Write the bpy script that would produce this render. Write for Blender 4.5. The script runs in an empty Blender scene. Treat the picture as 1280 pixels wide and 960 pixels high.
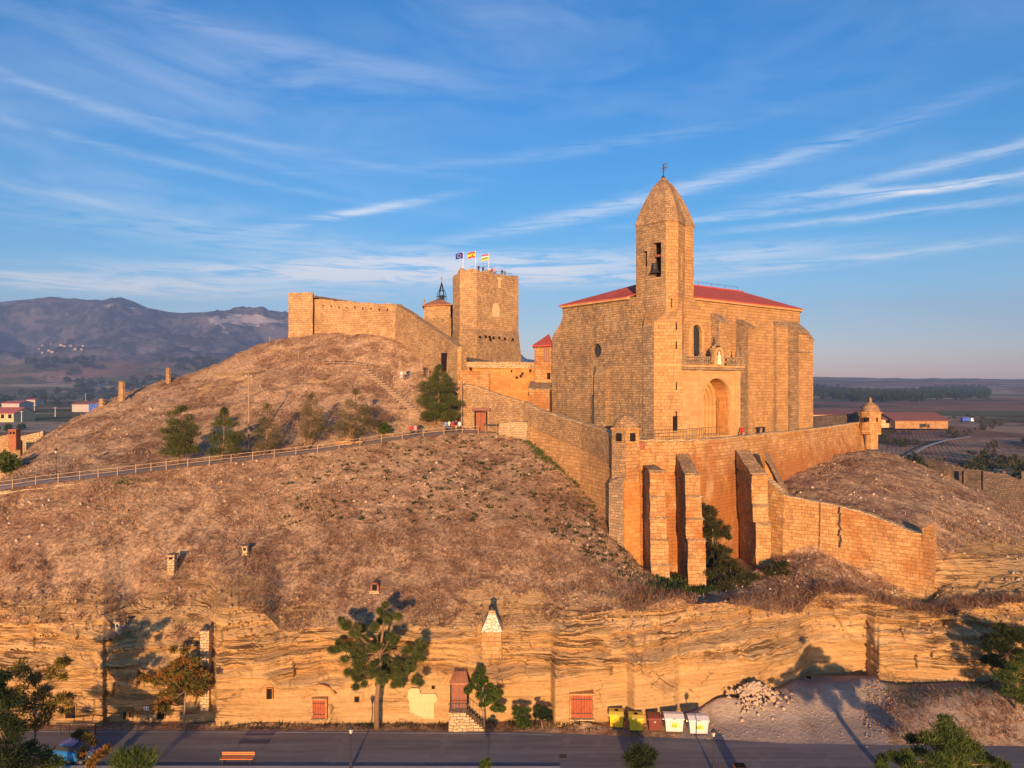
import bpy, bmesh, math, random
import numpy as np
from mathutils import Vector, Matrix
from mathutils import noise as noise3

# ------------------------------------------------------------------ camera, light, exposure
random.seed(7)
RNG = np.random.default_rng(7)
S = bpy.context.scene
C = S.collection
F, CX, CY, H = 888.0, 640.0, 480.0, 32.0          # focal length and centre of the 1280x960 photograph, eye height

cam_d = bpy.data.cameras.new('camera')
cam_d.sensor_width = 36.0
cam_d.lens = 36.0 * F / 1280.0
cam_d.clip_start = 0.5
cam_d.clip_end = 40000
cam = bpy.data.objects.new('camera', cam_d)
cam.location = (0, 0, H)
cam.rotation_euler = (math.radians(90), 0, 0)
C.objects.link(cam)
S.camera = cam

SUN_EL = math.radians(8.0)
SUN_AZ = math.radians(-1.2)                        # sun stands behind the camera, a little to its right
sun_dir = Vector((math.sin(SUN_AZ) * math.cos(SUN_EL), -math.cos(SUN_AZ) * math.cos(SUN_EL), math.sin(SUN_EL)))
sun_d = bpy.data.lights.new('sun', 'SUN')
sun_d.energy = 4.0
sun_d.angle = math.radians(0.5)
sun_d.color = (1.0, 0.585, 0.285)
sun = bpy.data.objects.new('sun', sun_d)
sun.rotation_euler = sun_dir.to_track_quat('Z', 'Y').to_euler()
sun.location = (0, -50, 120)
C.objects.link(sun)

S.view_settings.view_transform = 'Standard'
S.view_settings.look = 'None'
S.view_settings.gamma = 1.0
S.view_settings.use_curve_mapping = False
S.view_settings.exposure = 0.97
S.render.engine = 'CYCLES'
S.cycles.use_denoising = True
S.cycles.max_bounces = 5
S.cycles.diffuse_bounces = 3
S.cycles.transparent_max_bounces = 6
S.cycles.volume_bounces = 0
S.cycles.sample_clamp_indirect = 6.0


def node(nt, typ, ins=None, **props):
    n = nt.nodes.new(typ)
    for k, v in props.items():
        setattr(n, k, v)
    for k, v in (ins or {}).items():
        if hasattr(v, 'is_output'):
            nt.links.new(v, n.inputs[k])
        else:
            n.inputs[k].default_value = v
    return n


def mth(nt, op, a, b=None, c=None, clamp=False):
    n = nt.nodes.new('ShaderNodeMath')
    n.operation = op
    n.use_clamp = clamp
    for i, v in enumerate((a, b, c)):
        if v is None:
            continue
        if hasattr(v, 'is_output'):
            nt.links.new(v, n.inputs[i])
        else:
            n.inputs[i].default_value = v
    return n.outputs[0]


def mixc(nt, fac, a, b, mode='MIX'):
    n = nt.nodes.new('ShaderNodeMix')
    n.data_type = 'RGBA'
    n.blend_type = mode
    n.clamp_factor = True
    for idx, v in ((0, fac), (6, a), (7, b)):
        if hasattr(v, 'is_output'):
            nt.links.new(v, n.inputs[idx])
        elif idx == 0:
            n.inputs[0].default_value = v
        else:
            n.inputs[idx].default_value = (*v[:3], 1)
    return n.outputs[2]


def smooth(nt, x, lo, hi):
    n = nt.nodes.new('ShaderNodeMapRange')
    n.interpolation_type = 'SMOOTHSTEP'
    if hasattr(x, 'is_output'):
        nt.links.new(x, n.inputs[0])
    n.inputs[1].default_value = lo
    n.inputs[2].default_value = hi
    return n.outputs[0]


# ------------------------------------------------------------------ sky
W = bpy.data.worlds.new('World')
S.world = W
W.use_nodes = True
nt = W.node_tree
nt.nodes.clear()
out = node(nt, 'ShaderNodeOutputWorld')
bg = node(nt, 'ShaderNodeBackground', {'Strength': 0.15})
sky = node(nt, 'ShaderNodeTexSky', sky_type='NISHITA')
sky.sun_disc = False
sky.sun_elevation = SUN_EL
sky.sun_rotation = math.pi - SUN_AZ
sky.altitude = 500
sky.air_density = 1.0
sky.dust_density = 0.6
sky.ozone_density = 2.0
tc = node(nt, 'ShaderNodeTexCoord')
sep = node(nt, 'ShaderNodeSeparateXYZ', {0: tc.outputs['Generated']})
az = mth(nt, 'ARCTAN2', sep.outputs[0], sep.outputs[1])
el = mth(nt, 'ARCSINE', sep.outputs[2])
grade = node(nt, 'ShaderNodeValToRGB', {0: mth(nt, 'DIVIDE', el, 1.5708)})      # dusk opposite the sun: rose at the horizon, deep blue above
ge = grade.color_ramp.elements
ge[0].position = 0.0; ge[0].color = (0.76, 0.56, 0.76, 1)
ge[1].position = 0.27; ge[1].color = (0.025, 0.46, 0.80, 1)
for gp, gc in ((0.028, (0.76, 0.66, 0.85, 1)), (0.07, (0.48, 0.65, 0.84, 1)), (0.125, (0.16, 0.53, 0.77, 1))):
    gx_ = ge.new(gp); gx_.color = gc
tint = mixc(nt, 1.0, sky.outputs[0], grade.outputs[0], 'MULTIPLY')
# cirrus: thin veils stretched along the wind, laid out over azimuth and elevation
vec = node(nt, 'ShaderNodeCombineXYZ', {0: az, 1: el, 2: 0.0})
rot = node(nt, 'ShaderNodeMapping', {'Vector': vec.outputs[0], 'Rotation': (0, 0, math.radians(-7)), 'Scale': (1.1, 5.5, 1.0)})
n1 = node(nt, 'ShaderNodeTexNoise', {'Vector': rot.outputs[0], 'Scale': 2.2, 'Detail': 4.0, 'Roughness': 0.5, 'Distortion': 0.2})
rot2 = node(nt, 'ShaderNodeMapping', {'Vector': vec.outputs[0], 'Rotation': (0, 0, math.radians(12)), 'Scale': (2.0, 7.0, 1.0), 'Location': (3, 1, 0)})
n2 = node(nt, 'ShaderNodeTexNoise', {'Vector': rot2.outputs[0], 'Scale': 1.6, 'Detail': 8.0, 'Roughness': 0.6, 'Distortion': 1.1})
veil = mth(nt, 'MULTIPLY', smooth(nt, n1.outputs[0], 0.47, 0.78), smooth(nt, n2.outputs[0], 0.38, 0.66))
veil = mth(nt, 'MULTIPLY', veil, 0.09)
rotf = node(nt, 'ShaderNodeMapping', {'Vector': vec.outputs[0], 'Rotation': (0, 0, math.radians(-5)), 'Scale': (3.0, 30.0, 1.0)})
nf = node(nt, 'ShaderNodeTexNoise', {'Vector': rotf.outputs[0], 'Scale': 3.0, 'Detail': 8.0, 'Roughness': 0.6, 'Distortion': 1.3})
fine = smooth(nt, nf.outputs[0], 0.30, 0.62)


def streak(px, py, length, width, slope, amp):
    a0 = math.atan2(px - CX, F)
    e0 = math.atan2(CY - py, math.hypot(F, px - CX))
    da = mth(nt, 'SUBTRACT', az, a0)
    de = mth(nt, 'SUBTRACT', el, e0)
    across = mth(nt, 'SUBTRACT', de, mth(nt, 'MULTIPLY', da, slope))
    q = mth(nt, 'ADD', mth(nt, 'POWER', mth(nt, 'DIVIDE', mth(nt, 'ABSOLUTE', da), length), 2.0),
            mth(nt, 'POWER', mth(nt, 'DIVIDE', mth(nt, 'ABSOLUTE', across), width), 2.0))
    g = mth(nt, 'EXPONENT', mth(nt, 'MULTIPLY', q, -1.0))
    return mth(nt, 'MULTIPLY', g, amp)


wisp = smooth(nt, n2.outputs[0], 0.30, 0.68)
cloud = veil
for args in ((430, 343, 0.26, 0.013, 0.03, 1.15), (180, 357, 0.30, 0.010, 0.0, 0.8), (600, 330, 0.24, 0.016, 0.03, 0.75),
             (800, 250, 0.30, 0.010, 0.20, 0.50), (1180, 205, 0.26, 0.007, 0.12, 0.4), (1130, 238, 0.12, 0.005, -0.06, 0.6),
             (440, 268, 0.10, 0.005, 0.22, 0.3), (200, 200, 0.3, 0.005, -0.12, 0.15), (120, 135, 0.3, 0.006, -0.2, 0.13), (330, 180, 0.25, 0.005, -0.1, 0.14), (250, 30, 0.3, 0.012, -0.1, 0.12), (60, 240, 0.2, 0.005, -0.1, 0.2), (700, 190, 0.3, 0.008, 0.1, 0.14), (1060, 325, 0.20, 0.006, 0.06, 0.55), (930, 318, 0.15, 0.012, 0.02, 0.5),
             (690, 352, 0.16, 0.009, 0.0, 0.5), (120, 60, 0.5, 0.09, -0.25, 0.09), (60, 180, 0.4, 0.03, -0.3, 0.18), (500, 410, 0.9, 0.05, 0.0, 0.12), (150, 250, 0.4, 0.03, -0.12, 0.22),
             (560, 40, 0.35, 0.07, 0.22, 0.07), (1230, 225, 0.14, 0.005, 0.05, 0.6), (90, 360, 0.2, 0.006, -0.03, 0.6), (460, 262, 0.08, 0.005, 0.20, 0.5), (300, 300, 0.35, 0.02, -0.06, 0.25), (760, 345, 0.2, 0.012, 0.02, 0.4), (1100, 270, 0.2, 0.005, 0.02, 0.45), (930, 270, 0.12, 0.004, 0.03, 0.5), (340, 100, 0.5, 0.05, 0.15, 0.10), (980, 60, 0.4, 0.06, 0.1, 0.08)):
    cloud = mth(nt, 'ADD', cloud, mth(nt, 'MULTIPLY', streak(*args), wisp if args[3] > 0.025 else fine))
cloud = mth(nt, 'MINIMUM', mth(nt, 'MULTIPLY', cloud, 0.9), 0.85)
above = smooth(nt, el, 0.01, 0.09)
cloud = mth(nt, 'MULTIPLY', cloud, above)
CLOUD = (4.1, 4.1, 4.2)
col = mixc(nt, cloud, tint, CLOUD)
nt.links.new(col, bg.inputs[0])
nt.links.new(bg.outputs[0], out.inputs[0])


# ------------------------------------------------------------------ helpers
def P(px, py, D):
    return Vector(((px - CX) / F * D, D, H - (py - CY) / F * D))


def zz(py, D):
    return H - (py - CY) / F * D


def tag(o, label=None, cat=None, group=None, kind=None):
    if label: o['label'] = label
    if cat: o['category'] = cat
    if group: o['group'] = group
    if kind or cat: o['kind'] = kind or 'thing'
    return o


def empty(name, loc, label, cat, group=None):
    o = bpy.data.objects.new(name, None)
    o.empty_display_size = 0.5
    C.objects.link(o)
    o.location = loc
    return tag(o, label, cat, group)


def origin_of(o):
    v = Vector((0, 0, 0))
    while o is not None:
        v += o.location
        o = o.parent
    return v


def mesh_np(name, V, Fc, mats, parent=None, midx=None, smooth_=False, uv=True, loc=None, attrs=None):
    """V (n,3) world coordinates, Fc (m,k) array or list of index lists."""
    V = np.asarray(V, dtype=np.float64)
    base = np.array(origin_of(parent)) if parent is not None else np.zeros(3)
    own = np.array(loc) if loc is not None else (base if parent is not None else None)
    if own is None:
        own = np.array([V[:, 0].mean(), V[:, 1].mean(), V[:, 2].min()])
    me = bpy.data.meshes.new(name)
    Vl = V - own
    if isinstance(Fc, np.ndarray):
        m, k = Fc.shape
        me.vertices.add(len(Vl)); me.vertices.foreach_set('co', Vl.ravel())
        me.loops.add(m * k); me.loops.foreach_set('vertex_index', Fc.ravel().astype(np.int32))
        me.polygons.add(m); me.polygons.foreach_set('loop_start', np.arange(0, m * k, k, dtype=np.int32))
        me.update(calc_edges=True)
    else:
        me.from_pydata([tuple(v) for v in Vl], [], Fc)
    if not isinstance(mats, (list, tuple)):
        mats = [mats]
    for m_ in mats:
        me.materials.append(m_)
    n = len(me.polygons)
    if midx is not None:
        me.polygons.foreach_set('material_index', np.asarray(midx, dtype=np.int32))
    if smooth_:
        me.polygons.foreach_set('use_smooth', np.ones(n, dtype=bool))
    if uv and n:
        nl = len(me.loops)
        vi = np.empty(nl, dtype=np.int32); me.loops.foreach_get('vertex_index', vi)
        nr = np.empty(n * 3); me.polygons.foreach_get('normal', nr); nr = nr.reshape(-1, 3)
        tot = np.empty(n, dtype=np.int32); me.polygons.foreach_get('loop_total', tot)
        fn = np.repeat(nr, tot, axis=0)
        co = (Vl + own)[vi]
        hz = np.hypot(fn[:, 0], fn[:, 1])
        tx = np.where(hz > 1e-4, -fn[:, 1] / np.maximum(hz, 1e-4), 1.0)
        ty = np.where(hz > 1e-4, fn[:, 0] / np.maximum(hz, 1e-4), 0.0)
        u = co[:, 0] * tx + co[:, 1] * ty
        flat = np.abs(fn[:, 2]) > 0.85
        v = np.where(flat, co[:, 1], co[:, 2])
        u = np.where(flat, co[:, 0], u)
        ul = me.uv_layers.new(name='UVMap')
        ul.data.foreach_set('uv', np.stack([u, v], 1).ravel().astype(np.float32))
    for an, av in (attrs or {}).items():
        a = me.attributes.new(an, 'FLOAT', 'POINT')
        a.data.foreach_set('value', np.asarray(av, dtype=np.float32))
    o = bpy.data.objects.new(name, me)
    C.objects.link(o)
    if parent is not None:
        o.parent = parent
        o.location = tuple(own - base)
    else:
        o.location = tuple(own)
    return o


class MB:
    def __init__(s):
        s.v, s.f, s.m = [], [], []

    def add(s, verts, faces, m=0):
        b = len(s.v)
        s.v += [tuple(v) for v in verts]
        for f in faces:
            s.f.append([b + i for i in f]); s.m.append(m)
        return s

    def prism(s, poly, z0, z1, m=0, cap=True):
        """poly: list of (x,y), counter-clockwise seen from above; z0 / z1 a number or one per corner."""
        n = len(poly)
        a = sum(poly[i][0] * poly[(i + 1) % n][1] - poly[(i + 1) % n][0] * poly[i][1] for i in range(n))
        zb = list(z0) if hasattr(z0, '__len__') else [z0] * n
        zt = list(z1) if hasattr(z1, '__len__') else [z1] * n
        if a < 0:
            poly, zb, zt = poly[::-1], zb[::-1], zt[::-1]
        v = [(p[0], p[1], zb[i]) for i, p in enumerate(poly)] + [(p[0], p[1], zt[i]) for i, p in enumerate(poly)]
        f = [[i, (i + 1) % n, n + (i + 1) % n, n + i] for i in range(n)]
        if cap:
            f += [[n + i for i in range(n)], list(range(n))[::-1]]
        return s.add(v, f, m)

    def loft(s, rings, m=0, cap=True, closed=True):
        n = len(rings[0]); v = []; f = []
        for r in rings: v += list(r)
        for k in range(len(rings) - 1):
            for i in range(n if closed else n - 1):
                j = (i + 1) % n
                f.append([k * n + i, k * n + j, (k + 1) * n + j, (k + 1) * n + i])
        if cap and closed:
            f.append(list(range(n))[::-1]); f.append([(len(rings) - 1) * n + i for i in range(n)])
        return s.add(v, f, m)

    def box(s, c, size, ang=0.0, m=0, tilt=0.0):
        hx, hy, hz = size[0] / 2, size[1] / 2, size[2] / 2
        R = Matrix.Rotation(ang, 3, 'Z') @ Matrix.Rotation(tilt, 3, 'Y')
        v = [Vector(c) + R @ Vector((x * hx, y * hy, z * hz)) for z in (-1, 1) for x, y in ((-1, -1), (1, -1), (1, 1), (-1, 1))]
        return s.add(v, [[3, 2, 1, 0], [4, 5, 6, 7], [0, 1, 5, 4], [1, 2, 6, 5], [2, 3, 7, 6], [3, 0, 4, 7]], m)

    def beam(s, a, b, w, h, m=0):
        a, b = Vector(a), Vector(b)
        d = (b - a).normalized()
        up = Vector((0, 0, 1)) if abs(d.z) < 0.95 else Vector((0, 1, 0))
        sd = d.cross(up).normalized(); up = sd.cross(d)
        r = lambda p: [p - sd * w / 2 - up * h / 2, p + sd * w / 2 - up * h / 2, p + sd * w / 2 + up * h / 2, p - sd * w / 2 + up * h / 2]
        return s.loft([r(a), r(b)], m)

    def tube(s, pts, rad, n=8, m=0, cap=True):
        pts = [Vector(p) for p in pts]
        rad = rad if hasattr(rad, '__len__') else [rad] * len(pts)
        rings = []
        for i, p in enumerate(pts):
            d = (pts[min(i + 1, len(pts) - 1)] - pts[max(i - 1, 0)]).normalized()
            up = Vector((0, 0, 1)) if abs(d.z) < 0.9 else Vector((0, 1, 0))
            a = d.cross(up).normalized(); b = a.cross(d)
            rings.append([p + (a * math.cos(t) - b * math.sin(t)) * rad[i] for t in [2 * math.pi * k / n for k in range(n)]])
        return s.loft(rings, m, cap)

    def lathe(s, c, prof, n=12, m=0, rot=0.0):
        """prof: (radius, height) from bottom to top."""
        c = Vector(c)
        rings = [[c + Vector((max(r, 0.002) * math.cos(rot + 2 * math.pi * k / n), max(r, 0.002) * math.sin(rot + 2 * math.pi * k / n), h)) for k in range(n)] for r, h in prof]
        return s.loft(rings, m)

    def wall(s, pts, thick, zt, zb, batter=0.0, m=0, side=1):
        """free-standing wall: pts plan polyline of the FRONT top edge, thickness goes to the left of travel (side=1);
        the front foot is pushed out by batter."""
        n = len(pts)
        P2 = [Vector((p[0], p[1])) for p in pts]
        nor = []
        for i in range(n):
            d = (P2[min(i + 1, n - 1)] - P2[max(i - 1, 0)]).normalized()
            nor.append(Vector((-d.y, d.x)) * side)
        zt = zt if hasattr(zt, '__len__') else [zt] * n
        zb = zb if hasattr(zb, '__len__') else [zb] * n
        bt = batter if hasattr(batter, '__len__') else [batter] * n
        rings = []
        for i in range(n):
            f, b = P2[i], P2[i] + nor[i] * thick
            g = P2[i] - nor[i] * bt[i]
            ring = [(g.x, g.y, zb[i]), (f.x, f.y, zt[i]), (b.x, b.y, zt[i]), (b.x, b.y, zb[i])]
            rings.append(ring if side == 1 else ring)
        s.loft(rings, m)
        return s

    def build(s, name, mats, parent=None, smooth_=False, loc=None, label=None, kind=None, rough=None):
        me_f = s.f
        V = np.array(s.v)
        o = mesh_np(name, V, me_f, mats, parent, s.m if any(s.m) else None, smooth_, True, loc)
        bm = bmesh.new(); bm.from_mesh(o.data)
        bmesh.ops.recalc_face_normals(bm, faces=bm.faces)
        if rough:                                    # weathered masonry: cut into small facets and worn uneven
            cell, amp = rough
            bmesh.ops.triangulate(bm, faces=bm.faces)
            for _ in range(7):
                ed = [e for e in bm.edges if e.calc_length() > cell]
                if not ed or len(bm.faces) > 9000: break
                bmesh.ops.subdivide_edges(bm, edges=ed, cuts=1)
                bmesh.ops.triangulate(bm, faces=bm.faces)
            own = Vector(o.location) + (origin_of(o.parent) if o.parent else Vector())
            for v_ in bm.verts:
                w_ = v_.co + own
                v_.co += (noise3.noise_vector(w_ * .55) * .75 + noise3.noise_vector(w_ * 1.9) * .55) * amp
        bm.to_mesh(o.data); bm.free()
        if label: o['label'] = label
        if kind: o['kind'] = kind
        return o


# value noise / fbm in numpy
def vnoise(x, y, seed=0):
    xi = np.floor(x).astype(np.int64); yi = np.floor(y).astype(np.int64)
    xf = x - xi; yf = y - yi
    xf = xf * xf * (3 - 2 * xf); yf = yf * yf * (3 - 2 * yf)

    def h(a, b):
        n = (a * 374761393 + b * 668265263 + seed * 974634777) & 0xffffffff
        n = ((n ^ (n >> 13)) * 1274126177) & 0xffffffff
        return ((n ^ (n >> 16)) & 0xffff) / 65535.0
    return (h(xi, yi) * (1 - xf) + h(xi + 1, yi) * xf) * (1 - yf) + (h(xi, yi + 1) * (1 - xf) + h(xi + 1, yi + 1) * xf) * yf


def fbm(x, y, oct=5, seed=0, gain=0.5):
    t = 0; a = 0.5; n = 0
    for k in range(oct):
        t = t + a * vnoise(x * 2 ** k + 17.3 * k, y * 2 ** k + 5.1 * k, seed + k); n += a; a *= gain
    return t / n - 0.5

# ------------------------------------------------------------------ materials
def new_mat(name):
    m = bpy.data.materials.new(name)
    m.use_nodes = True
    t = m.node_tree
    t.nodes.clear()
    o = node(t, 'ShaderNodeOutputMaterial')
    b = node(t, 'ShaderNodeBsdfPrincipled')
    b.inputs['Roughness'].default_value = 0.85
    b.inputs['Specular IOR Level'].default_value = 0.2
    t.links.new(b.outputs[0], o.inputs[0])
    return m, t, b


def pos(t):
    return node(t, 'ShaderNodeNewGeometry').outputs['Position']


def noise(t, vec, scale, detail=5.0, rough=0.6, dist=0.0):
    return node(t, 'ShaderNodeTexNoise', {'Vector': vec, 'Scale': scale, 'Detail': detail, 'Roughness': rough, 'Distortion': dist}).outputs[0]


def bump(t, b, height, strength=0.5, dist=0.1):
    n = node(t, 'ShaderNodeBump', {'Strength': strength, 'Distance': dist, 'Height': height})
    t.links.new(n.outputs[0], b.inputs['Normal'])


def plain(name, col, rough=0.7, var=0.15, scale=3.0, metal=0.0, spec=0.3):
    m, t, b = new_mat(name)
    p = pos(t)
    n = noise(t, p, scale)
    c = mixc(t, n, tuple(x * (1 - var * 2) for x in col), tuple(min(1, x * (1 + var * 2)) for x in col))
    t.links.new(c, b.inputs['Base Color'])
    b.inputs['Roughness'].default_value = rough
    b.inputs['Metallic'].default_value = metal
    b.inputs['Specular IOR Level'].default_value = spec
    bump(t, b, n, 0.2, 0.02)
    return m


def masonry(name, c1, c2, mortar, bw=0.85, rh=0.44, stain=(0.16, 0.11, 0.07), stain_amt=0.5, pale=None, joint=0.03,
            wob=0.05, relief=0.06, lichen=0.0, streaks=0.0, stain_scale=0.16, rust=None):
    m, t, b = new_mat(name)
    uv = node(t, 'ShaderNodeTexCoord').outputs['UV']
    p = pos(t)
    wn = node(t, 'ShaderNodeTexNoise', {'Vector': p, 'Scale': 1.7, 'Detail': 2.0})
    off = node(t, 'ShaderNodeVectorMath', {0: wn.outputs['Color'], 1: (0.5, 0.5, 0.5)}, operation='SUBTRACT')
    off = node(t, 'ShaderNodeVectorMath', {0: off.outputs[0], 'Scale': wob * 2}, operation='SCALE')
    uvw = node(t, 'ShaderNodeVectorMath', {0: uv, 1: off.outputs[0]}, operation='ADD').outputs[0]
    br = node(t, 'ShaderNodeTexBrick', {'Vector': uvw, 'Color1': (*c1, 1), 'Color2': (*c2, 1), 'Mortar': (*mortar, 1), 'Scale': 1.0,
                                        'Mortar Size': joint, 'Mortar Smooth': 0.5, 'Bias': 0.0, 'Brick Width': bw, 'Row Height': rh})
    br.offset = 0.5; br.squash = 0.8; br.squash_frequency = 3
    br2 = node(t, 'ShaderNodeTexBrick', {'Vector': uvw, 'Color1': (0.72, 0.72, 0.72, 1), 'Color2': (1.25, 1.2, 1.12, 1), 'Mortar': (0.9, 0.9, 0.9, 1), 'Scale': 1.0,
                                         'Mortar Size': 0.0, 'Brick Width': bw, 'Row Height': rh, 'Bias': 0.1})
    br2.offset = 0.5; br2.squash = 0.8; br2.squash_frequency = 3
    col = mixc(t, 0.42, br.outputs[0], br2.outputs[0], 'MULTIPLY')
    fine = noise(t, p, 7.0, 6.0, 0.7)
    col = mixc(t, 0.8, col, mixc(t, fine, (0.45, 0.42, 0.40), (1.5, 1.48, 1.44)), 'MULTIPLY')
    big = noise(t, p, stain_scale, 6.0, 0.68, 0.6)
    col = mixc(t, mth(t, 'MULTIPLY', smooth(t, big, 0.46, 0.72), stain_amt), col, stain)
    if rust:                                         # iron-stained lower courses, their upper limit ragged
        zh = node(t, 'ShaderNodeSeparateXYZ', {0: p}).outputs[2]
        rn = noise(t, p, 0.22, 5.0, 0.65, 0.8)
        f = smooth(t, mth(t, 'ADD', zh, mth(t, 'MULTIPLY', mth(t, 'SUBTRACT', rn, 0.5), 16.0)), rust[1], rust[0])
        col = mixc(t, mth(t, 'MULTIPLY', f, 0.85), col, mixc(t, 1.0, rust[2], mixc(t, fine, (0.55, 0.5, 0.45), (1.45, 1.45, 1.45)), 'MULTIPLY'))
    if pale:
        pl = noise(t, node(t, 'ShaderNodeVectorMath', {0: p, 1: (31, 7, 3)}, operation='ADD').outputs[0], 0.22, 5.0, 0.65, 0.4)
        col = mixc(t, mth(t, 'MULTIPLY', smooth(t, pl, 0.52, 0.70), 0.6), col, pale)
    if lichen:
        ln = noise(t, p, 1.3, 8.0, 0.75, 0.4)
        l2 = noise(t, p, 0.12, 4.0, 0.6, 0.5)
        f = mth(t, 'MULTIPLY', smooth(t, ln, 0.42, 0.62), smooth(t, l2, 0.30, 0.62))
        col = mixc(t, mth(t, 'MULTIPLY', f, lichen), col, (0.115, 0.095, 0.075))
    if streaks:
        sv = node(t, 'ShaderNodeVectorMath', {0: uv, 1: (1.0, 0.05, 1.0)}, operation='MULTIPLY').outputs[0]
        sn = noise(t, sv, 1.1, 5.0, 0.65)
        col = mixc(t, mth(t, 'MULTIPLY', smooth(t, sn, 0.5, 0.68), streaks), col, (0.09, 0.065, 0.045))
    t.links.new(col, b.inputs['Base Color'])
    h = mth(t, 'ADD', mth(t, 'MULTIPLY', br.outputs['Fac'], -0.75), mth(t, 'MULTIPLY', fine, 0.9))
    h = mth(t, 'ADD', h, mth(t, 'MULTIPLY', node(t, 'ShaderNodeSeparateColor', {0: br2.outputs[0]}).outputs[0], 0.4))
    bump(t, b, h, 0.85, relief)
    b.inputs['Roughness'].default_value = 0.95
    return m


M = {}
M['ashlar'] = masonry('sandstone_ashlar', (0.43, 0.25, 0.105), (0.49, 0.30, 0.13), (0.33, 0.185, 0.078), 0.85, 0.46, wob=0.02, joint=0.035, streaks=0.22, stain=(0.27, 0.15, 0.065), stain_amt=0.5, lichen=0.22)
M['portal'] = masonry('smooth_portal_stone', (0.50, 0.31, 0.135), (0.53, 0.335, 0.15), (0.45, 0.27, 0.12), 1.1, 0.6, stain=(0.33, 0.18, 0.075), stain_amt=0.4, joint=0.012, relief=0.015, wob=0.01)
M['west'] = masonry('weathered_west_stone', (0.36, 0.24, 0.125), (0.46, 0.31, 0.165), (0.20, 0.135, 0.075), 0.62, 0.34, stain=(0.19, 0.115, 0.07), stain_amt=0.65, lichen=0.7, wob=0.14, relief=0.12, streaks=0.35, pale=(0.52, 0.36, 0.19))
M['keep'] = masonry('keep_stone', (0.43, 0.275, 0.14), (0.52, 0.34, 0.175), (0.30, 0.19, 0.10), 0.8, 0.42, stain=(0.25, 0.145, 0.075), stain_amt=0.55, lichen=0.35, wob=0.08, relief=0.09, pale=(0.56, 0.38, 0.2))
M['rubble'] = masonry('rubble_stone', (0.37, 0.245, 0.13), (0.50, 0.335, 0.18), (0.23, 0.15, 0.08), 0.5, 0.28, stain=(0.22, 0.13, 0.07), stain_amt=0.55, lichen=0.42, wob=0.24, relief=0.13, pale=(0.55, 0.38, 0.21))
M['terrace'] = masonry('terrace_wall_stone', (0.43, 0.235, 0.09), (0.52, 0.315, 0.14), (0.31, 0.165, 0.065), 0.8, 0.42, stain=(0.33, 0.125, 0.034), stain_amt=0.95, streaks=0.25, lichen=0.3, wob=0.12, relief=0.07, pale=(0.56, 0.39, 0.2), stain_scale=0.2)
M['terrace_stained'] = masonry('iron_stained_terrace_stone', (0.43, 0.235, 0.09), (0.52, 0.315, 0.14), (0.31, 0.165, 0.065), 0.8, 0.42, stain=(0.33, 0.125, 0.034), stain_amt=0.8, streaks=0.25, lichen=0.25, wob=0.13, relief=0.07, pale=(0.56, 0.39, 0.2), rust=(19.0, 23.5, (0.33, 0.125, 0.033)))
M['orange'] = masonry('iron_stain_and_shade_stone', (0.45, 0.22, 0.075), (0.50, 0.26, 0.09), (0.40, 0.19, 0.065), 1.0, 0.5, stain=(0.36, 0.15, 0.045), stain_amt=0.6, joint=0.015, relief=0.03, wob=0.03)  # iron-stained stone; its deeper orange also paints the shade inside the church porch
M['pale_stone'] = masonry('pale_dry_stone', (0.52, 0.38, 0.22), (0.60, 0.46, 0.28), (0.22, 0.15, 0.08), 0.6, 0.28, stain=(0.3, 0.2, 0.11), stain_amt=0.4, wob=0.2, relief=0.15)
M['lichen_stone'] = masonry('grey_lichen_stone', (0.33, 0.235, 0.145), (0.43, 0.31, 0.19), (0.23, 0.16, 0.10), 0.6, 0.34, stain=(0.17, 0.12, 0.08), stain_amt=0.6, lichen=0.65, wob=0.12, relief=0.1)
M['dark_wall'] = masonry('shade_darkened_stone', (0.11, 0.085, 0.068), (0.18, 0.135, 0.105), (0.05, 0.04, 0.03), 0.7, 0.4, stain=(0.05, 0.04, 0.035), stain_amt=0.6, lichen=0.6, wob=0.2, relief=0.12)  # the hill's shade on the valley ruin is put into this dark colour


def roof_mat(name, c1, c2):
    m, t, b = new_mat(name)
    p = pos(t)
    n = noise(t, p, 0.5, 6.0, 0.7)
    n2 = noise(t, p, 6.0, 4.0, 0.7)
    col = mixc(t, smooth(t, n, 0.3, 0.7), c1, c2)
    col = mixc(t, 0.7, col, mixc(t, n2, (0.6, 0.6, 0.6), (1.3, 1.3, 1.3)), 'MULTIPLY')
    t.links.new(col, b.inputs['Base Color'])
    rows = node(t, 'ShaderNodeTexWave', {'Vector': node(t, 'ShaderNodeTexCoord').outputs['UV'], 'Scale': 0.9, 'Distortion': 0.6, 'Detail': 1.0}, bands_direction='Y')
    bump(t, b, mth(t, 'ADD', n2, mth(t, 'MULTIPLY', rows.outputs[1], 0.5)), 0.6, 0.06)
    return m


M['roof'] = roof_mat('red_roof_sheet', (0.42, 0.075, 0.05), (0.50, 0.11, 0.075))
M['tile'] = roof_mat('old_clay_tile', (0.30, 0.13, 0.07), (0.42, 0.2, 0.11))
M['wood'] = plain('weathered_wood', (0.30, 0.19, 0.10), 0.85, 0.2, 4.0)
M['pole'] = plain('pole_wood', (0.28, 0.2, 0.13), 0.85, 0.2, 4.0)
M['fence'] = plain('fence_timber', (0.30, 0.215, 0.145), 0.85, 0.18, 3.0)
M['red_door'] = plain('rust_red_paint', (0.32, 0.075, 0.025), 0.6, 0.25, 2.5)
M['gate_wood'] = plain('dark_red_wood', (0.25, 0.085, 0.04), 0.7, 0.2, 3.0)
M['plum_wood'] = plain('plum_brown_wood', (0.22, 0.10, 0.075), 0.7, 0.2, 3.0)
M['iron'] = plain('black_iron', (0.025, 0.025, 0.028), 0.55, 0.1, 3.0, spec=0.4)
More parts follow.
